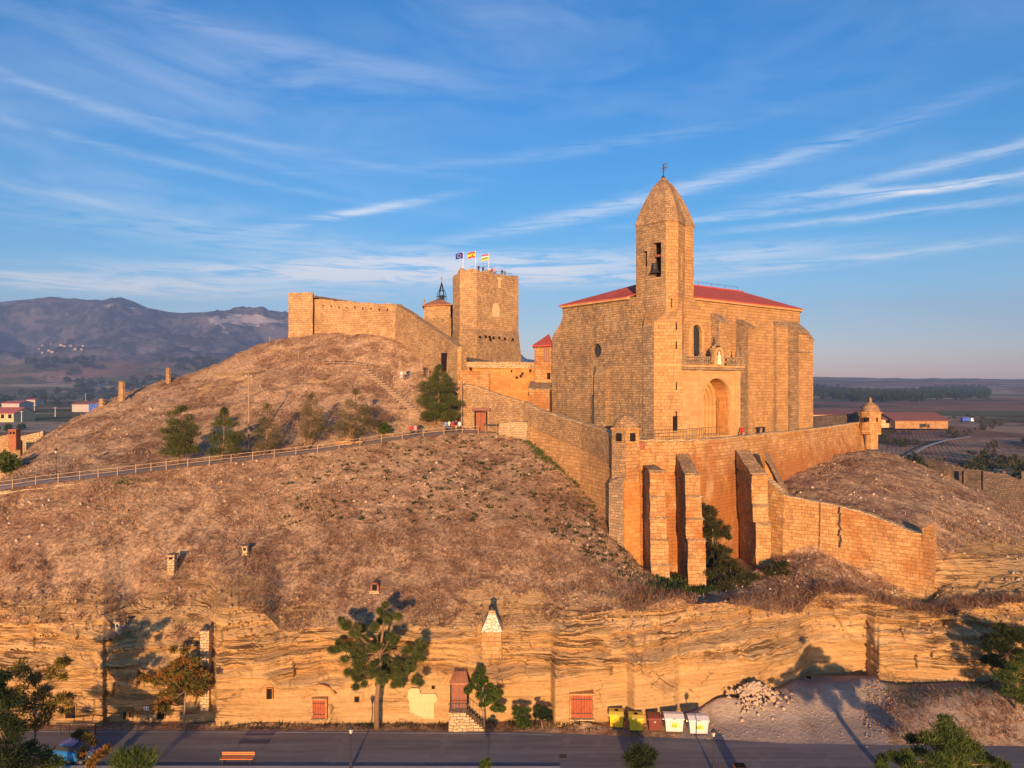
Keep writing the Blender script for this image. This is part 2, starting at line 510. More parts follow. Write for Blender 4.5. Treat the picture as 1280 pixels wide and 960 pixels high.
M['dark'] = plain('dark_interior', (0.018, 0.014, 0.012), 0.95, 0.1, 1.0, spec=0.05)
M['glass'] = plain('dark_window_glass', (0.03, 0.035, 0.045), 0.15, 0.05, 1.0, spec=0.6)
M['bronze'] = plain('old_bronze', (0.05, 0.045, 0.04), 0.5, 0.15, 3.0, metal=0.5)
M['white'] = plain('white_paint', (0.75, 0.74, 0.72), 0.6, 0.05, 2.0)
M['cream'] = plain('cream_plaster', (0.58, 0.42, 0.22), 0.9, 0.08, 1.5)
M['statue'] = plain('pale_statue_stone', (0.68, 0.60, 0.48), 0.8, 0.1, 3.0)
M['yellow'] = plain('yellow_plastic', (0.80, 0.50, 0.02), 0.45, 0.05, 2.0, spec=0.4)
M['yellow_lid'] = plain('yellow_lid_plastic', (0.55, 0.42, 0.06), 0.5, 0.08, 2.0, spec=0.4)
M['maroon'] = plain('maroon_plastic', (0.16, 0.035, 0.025), 0.5, 0.08, 2.0, spec=0.4)
M['bin_grey'] = plain('pale_grey_plastic', (0.58, 0.55, 0.52), 0.5, 0.05, 2.0, spec=0.4)
M['rubber'] = plain('black_rubber', (0.03, 0.03, 0.03), 0.8, 0.05, 2.0)
M['sticker'] = plain('lime_sticker', (0.60, 0.68, 0.08), 0.6, 0.03, 2.0)
M['ink'] = plain('dark_print', (0.04, 0.045, 0.03), 0.7, 0.05, 2.0)
M['orange_plank'] = plain('orange_varnished_plank', (0.55, 0.19, 0.06), 0.5, 0.15, 5.0)
M['brick_red'] = masonry('red_brick', (0.36, 0.11, 0.05), (0.44, 0.15, 0.07), (0.4, 0.28, 0.18), 0.28, 0.1, stain_amt=0.3, joint=0.015)
M['car_blue'] = plain('blue_car_paint', (0.02, 0.16, 0.45), 0.25, 0.03, 1.0, spec=0.6)
M['chrome'] = plain('bright_metal', (0.6, 0.6, 0.62), 0.3, 0.03, 1.0, metal=0.9)
M['lens'] = plain('lamp_glass', (0.65, 0.6, 0.5), 0.3, 0.05, 2.0, spec=0.5)
M['concrete'] = plain('pale_concrete', (0.45, 0.39, 0.33), 0.9, 0.12, 0.8)
M['skin'] = plain('skin', (0.45, 0.26, 0.18), 0.7, 0.05)
M['hair'] = plain('dark_hair', (0.03, 0.02, 0.015), 0.7, 0.05)
for cn, cc in dict(cloth_white=(0.7, 0.68, 0.66), cloth_navy=(0.02, 0.03, 0.08), cloth_red=(0.45, 0.03, 0.03), cloth_black=(0.02, 0.02, 0.022), cloth_blue=(0.12, 0.25, 0.5),
                   cloth_denim=(0.06, 0.09, 0.18), cloth_pink=(0.6, 0.3, 0.32), cloth_tan=(0.4, 0.3, 0.2), flag_blue=(0.01, 0.03, 0.30), flag_yellow=(0.8, 0.5, 0.02),
                   flag_red=(0.55, 0.02, 0.02), flag_white=(0.75, 0.75, 0.75), flag_green=(0.03, 0.25, 0.06), shed_blue=(0.05, 0.12, 0.5)).items():
    M[cn] = plain(cn, cc, 0.85, 0.05)


def foliage(name, c_dark, c_mid, c_light, nscale=0.55, transl=0.25):
    m, t, b = new_mat(name)
    p = pos(t)
    n = noise(t, p, nscale, 3.0, 0.6)
    rnd = noise(t, p, 6.0, 2.0, 0.6)
    f = mth(t, 'ADD', mth(t, 'MULTIPLY', n, 0.65), mth(t, 'MULTIPLY', rnd, 0.45))
    r = node(t, 'ShaderNodeValToRGB', {0: f})
    e = r.color_ramp.elements
    e[0].position = 0.36; e[0].color = (*c_dark, 1)
    e[1].position = 0.72; e[1].color = (*c_light, 1)
    k = e.new(0.54); k.color = (*c_mid, 1)
    t.links.new(r.outputs[0], b.inputs['Base Color'])
    b.inputs['Roughness'].default_value = 0.7
    tr = node(t, 'ShaderNodeBsdfTranslucent', {'Color': r.outputs[0]})
    mx = node(t, 'ShaderNodeMixShader', {0: transl, 1: b.outputs[0], 2: tr.outputs[0]})
    o = [x for x in t.nodes if x.type == 'OUTPUT_MATERIAL'][0]
    t.links.new(mx.outputs[0], o.inputs[0])
    return m


M['pine'] = foliage('pine_needles', (0.035, 0.05, 0.016), (0.08, 0.10, 0.028), (0.15, 0.155, 0.045))
M['pine_dry'] = foliage('sparse_pine_needles', (0.06, 0.06, 0.024), (0.12, 0.105, 0.04), (0.18, 0.14, 0.06))
M['broad'] = foliage('broad_leaves', (0.03, 0.055, 0.012), (0.065, 0.10, 0.02), (0.13, 0.15, 0.03))
M['autumn'] = foliage('autumn_leaves', (0.05, 0.075, 0.015), (0.15, 0.11, 0.02), (0.36, 0.11, 0.03), 0.9)
M['ochre_leaf'] = foliage('ochre_leaves', (0.06, 0.08, 0.015), (0.2, 0.15, 0.03), (0.34, 0.2, 0.05), 0.9)
M['dark_leaf'] = foliage('dark_evergreen_leaves', (0.012, 0.022, 0.008), (0.025, 0.04, 0.012), (0.05, 0.065, 0.02))
M['ivy'] = foliage('ivy_leaves', (0.02, 0.03, 0.010), (0.045, 0.05, 0.016), (0.09, 0.06, 0.025), 0.6)
M['green_tuft'] = foliage('green_tufts', (0.03, 0.055, 0.012), (0.055, 0.09, 0.018), (0.10, 0.12, 0.03))
M['dry_shrub'] = foliage('dry_brown_twigs', (0.09, 0.045, 0.028), (0.19, 0.105, 0.065), (0.33, 0.2, 0.12), 0.7, 0.1)
M['straw'] = foliage('dry_straw', (0.22, 0.135, 0.075), (0.42, 0.285, 0.165), (0.62, 0.45, 0.27), 0.5, 0.15)
M['bark'] = plain('pine_bark', (0.20, 0.125, 0.075), 0.95, 0.25, 5.0)
M['bark_grey'] = plain('grey_bark', (0.25, 0.19, 0.14), 0.95, 0.25, 5.0)


def ground_mat():
    m, t, b = new_mat('hillside_ground')
    p = pos(t)
    at = lambda n: node(t, 'ShaderNodeAttribute', attribute_name=n).outputs['Fac']
    # dry grass
    big = noise(t, p, 0.055, 5.0, 0.6, 0.5)
    mid = noise(t, p, 0.42, 6.0, 0.72, 0.6)
    fin = noise(t, p, 2.6, 7.0, 0.78)
    wide = noise(t, p, 0.13, 6.0, 0.66, 0.9)
    run = noise(t, node(t, 'ShaderNodeMapping', {'Vector': p, 'Scale': (0.55, 0.10, 0.10)}).outputs[0], 1.0, 6.0, 0.7, 0.6)
    g = mixc(t, smooth(t, mth(t, 'ADD', mth(t, 'MULTIPLY', mid, 0.5), mth(t, 'MULTIPLY', wide, 0.5)), 0.40, 0.60), (0.235, 0.138, 0.084), (0.56, 0.38, 0.23))
    g = mixc(t, mth(t, 'MULTIPLY', smooth(t, run, 0.52, 0.68), 0.5), g, (0.60, 0.43, 0.27))
    g = mixc(t, mth(t, 'MULTIPLY', smooth(t, big, 0.44, 0.64), 0.45), g, (0.27, 0.15, 0.095))
    g = mixc(t, 1.0, g, mixc(t, smooth(t, fin, 0.28, 0.74), (0.38, 0.36, 0.34), (1.6, 1.56, 1.48)), 'MULTIPLY')
    dots = node(t, 'ShaderNodeTexVoronoi', {'Vector': p, 'Scale': 0.75, 'Randomness': 1.0})
    dm = mth(t, 'MULTIPLY', smooth(t, dots.outputs['Distance'], 0.22, 0.10), smooth(t, noise(t, p, 0.12, 2.0), 0.45, 0.6))
    g = mixc(t, mth(t, 'MULTIPLY', dm, 0.7), g, (0.09, 0.07, 0.035))
    grn = smooth(t, mth(t, 'ADD', at('green'), mth(t, 'MULTIPLY', mth(t, 'SUBTRACT', mid, 0.5), 1.2)), 0.45, 0.75)
    g = mixc(t, mth(t, 'MULTIPLY', grn, 0.85), g, mixc(t, fin, (0.03, 0.045, 0.012), (0.11, 0.12, 0.035)))
    # rock: bedded sandstone
    st = node(t, 'ShaderNodeMapping', {'Vector': p, 'Rotation': (0, math.radians(3), 0), 'Scale': (0.06, 0.06, 1.6)})
    bed = noise(t, st.outputs[0], 1.0, 8.0, 0.72, 0.08)
    st2 = node(t, 'ShaderNodeMapping', {'Vector': p, 'Rotation': (0, math.radians(2), 0), 'Scale': (0.22, 0.22, 4.6)})
    bed2 = noise(t, st2.outputs[0], 1.0, 7.0, 0.78, 0.1)
    rb = noise(t, p, 0.16, 6.0, 0.68, 0.8)
    rf = noise(t, p, 3.0, 7.0, 0.75)
    r = mixc(t, smooth(t, bed, 0.34, 0.66), (0.47, 0.29, 0.122), (0.64, 0.43, 0.21))
    r = mixc(t, mth(t, 'MULTIPLY', mth(t, 'MULTIPLY', smooth(t, bed2, 0.50, 0.66), 0.55), mth(t, 'SUBTRACT', 1.0, mth(t, 'MULTIPLY', at('dug'), 0.7))), r, (0.22, 0.135, 0.066))
    r = mixc(t, mth(t, 'MULTIPLY', smooth(t, rb, 0.54, 0.72), 0.45), r, (0.44, 0.215, 0.07))
    rg = noise(t, node(t, 'ShaderNodeVectorMath', {0: p, 1: (11, 3, 40)}, operation='ADD').outputs[0], 0.24, 7.0, 0.72, 0.9)
    r = mixc(t, mth(t, 'MULTIPLY', smooth(t, rg, 0.55, 0.66), 0.5), r, (0.19, 0.13, 0.085))
    r = mixc(t, 0.8, r, mixc(t, rf, (0.6, 0.58, 0.56), (1.38, 1.36, 1.32)), 'MULTIPLY')
    jv = node(t, 'ShaderNodeTexVoronoi', {'Vector': node(t, 'ShaderNodeMapping', {'Vector': node(t, 'ShaderNodeVectorMath', {0: p, 1: node(t, 'ShaderNodeVectorMath', {0: node(t, 'ShaderNodeTexNoise', {'Vector': p, 'Scale': .6, 'Detail': 3.0}).outputs['Color'], 'Scale': 1.1}, operation='SCALE').outputs[0]}, operation='ADD').outputs[0], 'Scale': (0.42, 0.42, 0.8)}).outputs[0], 'Scale': 1.0}, feature='DISTANCE_TO_EDGE')
    joint = mth(t, 'MULTIPLY', smooth(t, jv.outputs['Distance'], 0.030, 0.004), smooth(t, rg, 0.52, 0.66))
    r = mixc(t, mth(t, 'MULTIPLY', joint, 0.55), r, (0.13, 0.08, 0.04))
    lv = node(t, 'ShaderNodeMapping', {'Vector': p, 'Rotation': (0, math.radians(-3), 0), 'Scale': (0.035, 0.035, 1.15)})
    ln = noise(t, lv.outputs[0], 1.0, 8.0, 0.62, 0.12)
    l1 = smooth(t, mth(t, 'ABSOLUTE', mth(t, 'SUBTRACT', ln, 0.52)), 0.022, 0.004)
    l2 = smooth(t, mth(t, 'ABSOLUTE', mth(t, 'SUBTRACT', ln, 0.44)), 0.014, 0.003)
    lm = smooth(t, noise(t, p, 0.22, 4.0, 0.6, 0.4), 0.45, 0.62)
    lines = mth(t, 'MULTIPLY', mth(t, 'MULTIPLY', mth(t, 'MAXIMUM', l1, mth(t, 'MULTIPLY', l2, 0.7)), mth(t, 'MAXIMUM', lm, 0.25)), mth(t, 'SUBTRACT', 1.0, mth(t, 'MULTIPLY', at('dug'), 0.88)))
    r = mixc(t, mth(t, 'MULTIPLY', lines, 0.85), r, (0.13, 0.068, 0.034))  # bedding lines: soiled joints, with undercut shade painted into the colour
    vs = node(t, 'ShaderNodeMapping', {'Vector': p, 'Scale': (0.9, 0.5, 0.10)})
    vst = mth(t, 'MULTIPLY', smooth(t, noise(t, vs.outputs[0], 1.0, 5.0, 0.65, 0.3), 0.56, 0.70), smooth(t, noise(t, p, 0.13, 3.0), 0.48, 0.62))
    r = mixc(t, mth(t, 'MULTIPLY', vst, 0.6), r, (0.17, 0.105, 0.065))
    # dug, smooth faces keep less bedding; loose gravel and dirt
    gv = mixc(t, fin, (0.30, 0.235, 0.19), (0.52, 0.43, 0.36))
    gv = mixc(t, mth(t, 'MULTIPLY', smooth(t, mid, 0.5, 0.7), 0.5), gv, (0.2, 0.14, 0.10))
    rk = smooth(t, mth(t, 'ADD', at('rock'), mth(t, 'ADD', mth(t, 'MULTIPLY', mth(t, 'SUBTRACT', mid, 0.5), 1.5), mth(t, 'MULTIPLY', mth(t, 'SUBTRACT', fin, 0.5), 0.6))), 0.40, 0.60)
    col = mixc(t, rk, g, r)
    col = mixc(t, smooth(t, mth(t, 'ADD', at('gravel'), mth(t, 'MULTIPLY', mth(t, 'SUBTRACT', mid, 0.5), 0.5)), 0.4, 0.6), col, gv)
    t.links.new(col, b.inputs['Base Color'])
    hg = mth(t, 'ADD', mth(t, 'MULTIPLY', fin, 0.55), mth(t, 'MULTIPLY', mid, 0.8))
    hr = mth(t, 'ADD', mth(t, 'MULTIPLY', rf, 0.35), mth(t, 'ADD', mth(t, 'MULTIPLY', bed2, 0.5), mth(t, 'MULTIPLY', bed, 0.5)))
    hr = mth(t, 'SUBTRACT', hr, mth(t, 'ADD', mth(t, 'MULTIPLY', joint, 0.5), mth(t, 'MULTIPLY', lines, 0.7)))
    n = node(t, 'ShaderNodeMix', {0: rk, 2: hg, 3: hr})
    bump(t, b, n.outputs[0], 1.0, 0.45)
    b.inputs['Roughness'].default_value = 1.0
    b.inputs['Specular IOR Level'].default_value = 0.05
    return m


M['ground'] = ground_mat()


def road_mat():
    m, t, b = new_mat('worn_asphalt')
    p = pos(t)
    st = node(t, 'ShaderNodeMapping', {'Vector': p, 'Scale': (0.05, 0.9, 1.0)})
    lanes = noise(t, st.outputs[0], 1.0, 5.0, 0.65, 0.2)
    fin = noise(t, p, 9.0, 5.0, 0.7)
    mid = noise(t, p, 0.5, 6.0, 0.65, 0.5)
    c = mixc(t, smooth(t, lanes, 0.35, 0.65), (0.13, 0.12, 0.12), (0.20, 0.185, 0.182))
    c = mixc(t, mth(t, 'MULTIPLY', smooth(t, mid, 0.5, 0.7), 0.5), c, (0.24, 0.215, 0.20))
    vr = node(t, 'ShaderNodeTexVoronoi', {'Vector': node(t, 'ShaderNodeMapping', {'Vector': p, 'Scale': (0.3, 0.7, 1)}).outputs[0], 'Scale': 0.33}, feature='DISTANCE_TO_EDGE')
    c = mixc(t, mth(t, 'MULTIPLY', smooth(t, vr.outputs['Distance'], 0.010, 0.002), 0.0), c, (0.025, 0.022, 0.022))
    c = mixc(t, 0.8, c, mixc(t, fin, (0.6, 0.6, 0.6), (1.4, 1.4, 1.4)), 'MULTIPLY')
    t.links.new(c, b.inputs['Base Color'])
    bump(t, b, fin, 0.3, 0.02)
    b.inputs['Roughness'].default_value = 0.9
    return m


M['road'] = road_mat()
M['path'] = plain('path_paving', (0.34, 0.255, 0.19), 0.95, 0.2, 1.2)


def field_mat():
    m, t, b = new_mat('valley_fields')
    p = pos(t)
    mp = node(t, 'ShaderNodeMapping', {'Vector': p, 'Rotation': (0, 0, 0.35), 'Scale': (0.0021, 0.0052, 0.0)})
    v = node(t, 'ShaderNodeTexVoronoi', {'Vector': mp.outputs[0], 'Scale': 1.0, 'Randomness': 0.9}, voronoi_dimensions='3D')
    r = node(t, 'ShaderNodeValToRGB', {0: node(t, 'ShaderNodeSeparateColor', {0: v.outputs['Color']}).outputs[0]})
    r.color_ramp.interpolation = 'CONSTANT'
    e = r.color_ramp.elements
    cols = [(0.32, 0.18, 0.13), (0.50, 0.345, 0.235), (0.20, 0.20, 0.10), (0.40, 0.215, 0.155), (0.54, 0.40, 0.29), (0.20, 0.18, 0.095), (0.44, 0.28, 0.195)]
    e[0].color = (*cols[0], 1); e[1].position = 0.14; e[1].color = (*cols[1], 1)
    for k in range(2, 7):
        q = e.new(k / 7.0); q.color = (*cols[k], 1)
    n = noise(t, p, 0.006, 7.0, 0.7, 0.5)
    n2 = noise(t, p, 0.05, 6.0, 0.75)
    wv = node(t, 'ShaderNodeTexWave', {'Vector': node(t, 'ShaderNodeMapping', {'Vector': p, 'Rotation': (0, 0, 0.5)}).outputs[0], 'Scale': 0.12, 'Distortion': 1.5, 'Detail': 2.0})
    c = mixc(t, 0.2, r.outputs[0], mixc(t, wv.outputs[1], (0.6, 0.62, 0.6), (1.3, 1.25, 1.2)), 'MULTIPLY')
    c = mixc(t, mth(t, 'MULTIPLY', smooth(t, n, 0.50, 0.62), 0.75), c, (0.085, 0.06, 0.04))
    c = mixc(t, mth(t, 'MULTIPLY', smooth(t, noise(t, p, 0.013, 6.0, 0.75), 0.56, 0.66), 0.6), c, (0.032, 0.038, 0.022))
    c = mixc(t, 0.85, c, mixc(t, n2, (0.5, 0.5, 0.5), (1.5, 1.5, 1.45)), 'MULTIPLY')
    # steep pale limestone high on the mountain, woods on its flanks
    zp = node(t, 'ShaderNodeSeparateXYZ', {0: p}).outputs[2]
    hi = smooth(t, zp, 60.0, 220.0)
    wood = mixc(t, smooth(t, noise(t, p, 0.006, 7.0, 0.75), 0.44, 0.58), (0.065, 0.075, 0.095), (0.24, 0.20, 0.20))  # woodland blue-grey, part of the distance haze put into the colour
    c = mixc(t, hi, c, wood)
    at = node(t, 'ShaderNodeAttribute', attribute_name='cliffs').outputs['Fac']
    rn = noise(t, node(t, 'ShaderNodeMapping', {'Vector': p, 'Scale': (1, 0.4, 2.2)}).outputs[0], 0.0055, 7.0, 0.72, 0.6)
    rf = smooth(t, mth(t, 'ADD', at, mth(t, 'MULTIPLY', mth(t, 'SUBTRACT', rn, 0.5), 2.6)), 0.62, 0.85)
    c = mixc(t, mth(t, 'MULTIPLY', rf, 0.95), c, (0.68, 0.58, 0.50))
    t.links.new(c, b.inputs['Base Color'])
    bump(t, b, mth(t, 'ADD', n2, mth(t, 'MULTIPLY', wv.outputs[1], 0.05)), 1.0, 12.0)
    b.inputs['Roughness'].default_value = 1.0
    b.inputs['Specular IOR Level'].default_value = 0.0
    return m


M['fields'] = field_mat()

# ------------------------------------------------------------------ terrain: knots (distance, height) along sight lines, filled as one sheet
# roles: near, road edge, cliff foot, cliff top, lower slope, path front, path back, upper slope, crest, behind, far
def K(px, base, top, low, pf, pb, up, crest, behind, far, edge):
    def dz(a, y=True):
        return (a[0], zz(a[1], a[0]))
    return px, [(45.0, 0.0), (edge, 0.0), base, dz(top), dz(low), dz(pf), dz(pb), dz(up), dz(crest), behind, far]


KN = [
    K(-300, (67, 0), (69.5, 768), (74, 695), (80, 640), (83, 636), (88, 640), (92, 645), (115, 5), (200, -8), 65.8),
    K(0, (67, 0), (69.5, 770), (76, 690), (84, 613), (87, 604), (92, 602), (97, 602), (118, 8), (210, -8), 65.8),
    K(45, (67, 0), (69.5, 772), (77, 682), (85.5, 606), (88.5, 599), (100, 568), (113, 546), (130, 12), (230, -8), 65.8),
    K(150, (67, 0), (69.5, 782), (80, 670), (89, 594), (92, 589), (108, 530), (128, 487), (150, 22), (260, -8), 65.7),
    K(250, (67, 0), (69.3, 790), (82, 665), (93, 582), (96, 577), (112, 520), (135, 455), (155, 30), (280, -8), 65.6),
    K(340, (67, 0), (69.0, 768), (83, 660), (96.5, 572), (99.5, 567), (118, 490), (141, 419), (160, 38), (300, -8), 65.6),
    K(400, (67, 0), (69.0, 785), (83.5, 657), (98.5, 565), (101.5, 560), (119, 484), (139, 411), (158, 40), (300, -8), 65.5),
    K(450, (66.8, 0), (69.0, 783), (84, 655), (100.5, 557), (103.5, 553), (120, 480), (137, 411), (156, 40), (300, -8), 65.5),
    K(500, (66.6, 0), (69.0, 782), (84.5, 654), (104, 549), (107, 545), (120, 488), (133, 418), (152, 40), (300, -8), 65.5),
    K(540, (66.5, 0), (69.0, 784), (85, 652), (106.5, 544), (109.5, 540), (120, 478), (126, 458), (140, 38), (300, -8), 65.5),
    K(580, (66.4, 0), (69.0, 784), (85, 650), (108.5, 541), (112, 537), (114, 536), (130, 500), (142, 37), (300, -8), 65.5),
    K(625, (66.4, 0), (69.0, 785), (85, 648), (109.5, 541), (111, 540), (116, 540), (130, 520), (145, 36), (300, -8), 65.4),
    K(662, (66.4, 0), (69.2, 778), (84, 655), (106, 551), (108, 552), (115, 552), (130, 540), (145, 24), (300, -8), 65.3),
    K(720, (66.8, 0), (69.7, 770), (80, 685), (97, 602), (98.5, 604), (110, 600), (130, 560), (150, 20), (300, -8), 65.2),
    K(765, (67.4, 0.1), (70.1, 763), (76.5, 722), (89, 655), (91, 660), (110, 620), (130, 570), (150, 15), (300, -8), 65.0),
    K(800, (68.4, 0.1), (70.5, 762), (76, 730), (83, 712), (92, 705), (110, 640), (130, 580), (150, 12), (300, -8), 64.8),
    K(870, (69.6, 0.3), (72.0, 758), (76.5, 748), (81.5, 738), (93, 705), (110, 640), (130, 580), (150, 12), (300, -8), 64.2),
    K(945, (70.4, 1.0), (73.8, 762), (78, 742), (86, 712), (95, 692), (110, 630), (130, 575), (150, 12), (300, -8), 63.5),
    K(960, (70.6, 1.2), (74, 763), (78.5, 741), (90.2, 697), (92.3, 690), (104, 610), (120, 574), (150, 12), (300, -8), 63.4),
    K(985, (71.6, 1.5), (74.8, 766), (79, 738), (88.5, 695), (90.3, 640), (104, 600), (120, 572), (150, 12), (300, -8), 63.2),
    K(1024, (75.4, 1.0), (77.0, 746), (80, 728), (86.6, 688), (88.4, 634), (104, 598), (120, 568), (150, 12), (300, -8), 63.1),
    K(1090, (75.0, 1.0), (76.6, 748), (79, 742), (83.0, 724), (84.9, 650), (106, 592), (131, 554), (155, 8), (300, -6), 63.0),
    K(1160, (72.0, 1.6), (75, 774), (77, 768), (79.6, 757), (81.3, 672), (100, 622), (122, 578), (150, 6), (300, -5), 62.9),
    K(1180, (71.8, 1.8), (75, 770), (77, 755), (79.2, 730), (82, 690), (98, 628), (119, 590), (150, 6), (300, -5), 62.9),
    K(1280, (71.0, 2.6), (74, 748), (77, 735), (80, 715), (83, 700), (93, 668), (105, 640), (145, 5), (300, -5), 62.8),
    K(1600, (70.0, 2.6), (73, 760), (76, 752), (79, 745), (82, 740), (88, 730), (95, 722), (130, 2), (300, -6), 62.8),
]
kpx = np.array([k[0] for k in KN], float)
kD = np.array([[q[0] for q in k[1]] for k in KN]); kZ = np.array([[q[1] for q in k[1]] for k in KN])
COL = np.concatenate([np.arange(-290, 0, 6.0), np.arange(0, 1285, 1.6), np.arange(1286, 1590, 6.0)])
NC = len(COL)


def gsmooth(a, sig):
    k = int(sig * 3) + 1
    w = np.exp(-0.5 * (np.arange(-k, k + 1) / sig) ** 2); w /= w.sum()
    return np.convolve(np.pad(a, k, mode='edge'), w, mode='valid')


D_ = np.array([np.interp(COL, kpx, kD[:, r]) for r in range(11)])
Z_ = np.array([np.interp(COL, kpx, kZ[:, r]) for r in range(11)])
for r in range(4, 11):
    s = 4 if r in (5, 6) else 9
    D_[r] = gsmooth(D_[r], s); Z_[r] = gsmooth(Z_[r], s)
# cliff foot: blocks, a pilaster of rock, the cut recess of the old quarry
bx_ = [-300, 128, 132, 160, 268, 270, 688, 694, 783, 794, 843, 849, 880, 930, 992, 1014, 1083, 1099, 1150, 1200, 1280, 1600]
bd_ = [66.8, 66.8, 67.6, 67.4, 67.4, 66.5, 67.6, 66.0, 67.7, 66.5, 67.5, 68.2, 68.6, 69.8, 72.2, 75.6, 75.6, 72.4, 72.0, 71.5, 71.0, 70.0]
bz_ = [0, 0, 0, 0, 0, 0, 0, 0, .1, .1, .2, .3, .4, .9, 1.6, 1.0, 1.0, 1.3, 1.6, 2.0, 2.6, 2.6]
D_[2] = np.interp(COL, bx_, bd_); Z_[2] = np.interp(COL, bx_, bz_)
tx_ = [-300, 0, 60, 130, 150, 170, 245, 262, 272, 330, 350, 430, 500, 560, 640, 690, 700, 760, 800, 850, 880, 930, 1000, 1012, 1030, 1060, 1090, 1110, 1150, 1180, 1230, 1280, 1600]
ty_ = [768, 768, 775, 778, 790, 795, 792, 782, 762, 765, 786, 788, 780, 786, 784, 778, 768, 765, 760, 752, 756, 760, 767, 752, 742, 740, 746, 752, 766, 772, 755, 748, 760]
td_ = np.maximum(D_[3], D_[2] + 1.3)
D_[3] = gsmooth(td_, 2.5)
Z_[3] = H - (np.interp(COL, tx_, ty_) + 20 * fbm(COL * 0.03, COL * 0, 5, 5) - CY) / F * D_[3]
D_[4] = np.maximum(D_[4], D_[3] + 1.5)

ROWS = [3, 16, 74, 22, 70, 8, 50, 46, 14, 14]
PD, PZ, ROLE, TT = [], [], [], []
for r in range(10):
    for i in range(ROWS[r]):
        t = i / ROWS[r]
        PD.append(D_[r] * (1 - t) + D_[r + 1] * t); PZ.append(Z_[r] * (1 - t) + Z_[r + 1] * t)
        ROLE.append(r); TT.append(t)
PD.append(D_[10]); PZ.append(Z_[10]); ROLE.append(9); TT.append(1.0)
PD = np.array(PD); PZ = np.array(PZ); ROLE = np.array(ROLE); TT = np.array(TT)
NR = len(PD)
role = ROLE[:, None] + np.zeros((1, NC)); tt = TT[:, None] + np.zeros((1, NC)); pxg = COL[None, :] + np.zeros((NR, 1))
# round the creases of the hillside (not the cliff, not the jump behind the lower wall)
sm_rows = np.where((ROLE >= 6))[0]
jump = (COL > 955) & (COL < 1178)
for c in range(NC):
    q = gsmooth(PZ[sm_rows, c], 5.0)
    w = np.minimum(1, (np.arange(len(q))) / 10.0)
    if not jump[c] or True:
        PZ[sm_rows, c] = PZ[sm_rows, c] * (1 - w) + q * w
X0 = (pxg - CX) / F * PD
# cliff profile: steep dug face below, bedded ledges above
ic = role == 2
hgt = (Z_[3] - Z_[2])[None, :] * tt
zc = PZ
brk = 0.56 + 0.16 * (vnoise(pxg * 0.022, pxg * 0, 17) - .5) * 2                 # height where the dug face ends
prof = np.where(tt < brk, tt * 0.22, brk * .22 + (tt - brk) / (1 - brk) * (1 - brk * .22))
cut = np.clip((pxg - 690) / 60, 0, 1) * np.clip((1010 - pxg) / 20, 0, 1)
PDc = D_[2][None, :] * (1 - prof) + D_[3][None, :] * prof
tilt = zc - 0.035 * X0 + 0.5 * fbm(X0 * 0.05, zc * 0.0 + 3, 3, 11)
beds = fbm(tilt * 1.55, X0 * 0.03, 4, 21) * 1.5 + np.abs(fbm(tilt * 3.7, X0 * 0.08, 3, 31)) * 0.8
blocks = fbm(X0 * 0.22, zc * 0.3, 4, 41) * 1.2
crack = np.clip(0.06 - np.abs(fbm(X0 * 0.16 + 0.15 * zc, zc * 0.05, 3, 51)), 0, 0.06) / 0.06
face = np.clip((tt - 0.42) / 0.12, 0, 1)                      # upper part
smooth_face = np.where((pxg > 300) & (pxg < 1090), 1.0, 0.35)
amp = face * 1.0 + (1 - face) * (0.35 + 0.5 * (1 - smooth_face))
edge0 = np.clip(tt * 12, 0, 1) * np.clip((1 - tt) * 10, 0.35, 1)
disp = (-beds * 1.05 - blocks * (0.9 + 0.9 * (1 - smooth_face)) + crack * 0.5) * amp * edge0
# overhang lip above the dug faces
lip = np.exp(-((tt - brk) / 0.04) ** 2) * 0.5 * smooth_face * (0.4 + vnoise(pxg * 0.05, pxg * 0 + 3, 23))
hollow = fbm(X0 * 0.085, zc * 0.22, 3, 47)                                       # deep curved hollows and noses
disp = disp + np.clip(hollow, -.3, .35) * 5.0 * edge0 * np.clip((tt - .1) / .3, 0, 1) * np.where((pxg > 1004) & (pxg < 1095), .3, 1) * (0.45 + 0.55 * face)
shelf = np.floor(tilt * .9 + .6 * fbm(X0 * .12, zc * 0 + 9, 3, 57)) - (tilt * .9)  # stepped ledges in the upper beds
disp = disp - (shelf + .5) * .75 * face * edge0
OPEN_ = [(88, 889, 12, 14), (158, 892, 10, 12), (200, 890, 12, 14), (336, 867, 10, 12), (399, 884, 16, 18), (446, 874, 8, 8), (541, 860, 6, 6), (527, 880, 22, 22),
         (574, 880, 18, 40), (727, 882, 20, 20), (258, 835, 10, 50), (184, 888, 6, 6)]
spc = CY - (PZ - H) * F / PDc
keep = np.ones_like(PD)
for ox, oy, rx, ry in OPEN_:
    keep = keep * (1 - np.exp(-(((pxg - ox) / rx) ** 4 + ((spc - oy) / ry) ** 4)))
def hsh(a, b, k):
    n = (a.astype(np.int64) * 73856093 ^ b.astype(np.int64) * 19349663 ^ (k * 83492791)) & 0xffff
    return ((n * 40503) & 0xffff) / 65535.0
bh = 1.25; by_ = tilt / bh + .35 * fbm(X0 * .2, zc * .2, 2, 63); bi = np.floor(by_)   # fallen blocks: each stands a little in or out, a little turned
bw_ = 1.6 + 2.2 * hsh(bi, bi * 0 + 3, 5)
bx2 = X0 / bw_ + 7.3 * hsh(bi, bi * 0 + 9, 6) + .25 * fbm(X0 * .3, zc * .5, 2, 65); bj = np.floor(bx2)
fr_x = bx2 - bj - .5; fr_y = by_ - bi - .5
blk = (hsh(bi, bj, 1) - .5) * .8 + fr_x * (hsh(bi, bj, 2) - .5) * 1.3 + fr_y * (hsh(bi, bj, 3) - .65) * .9
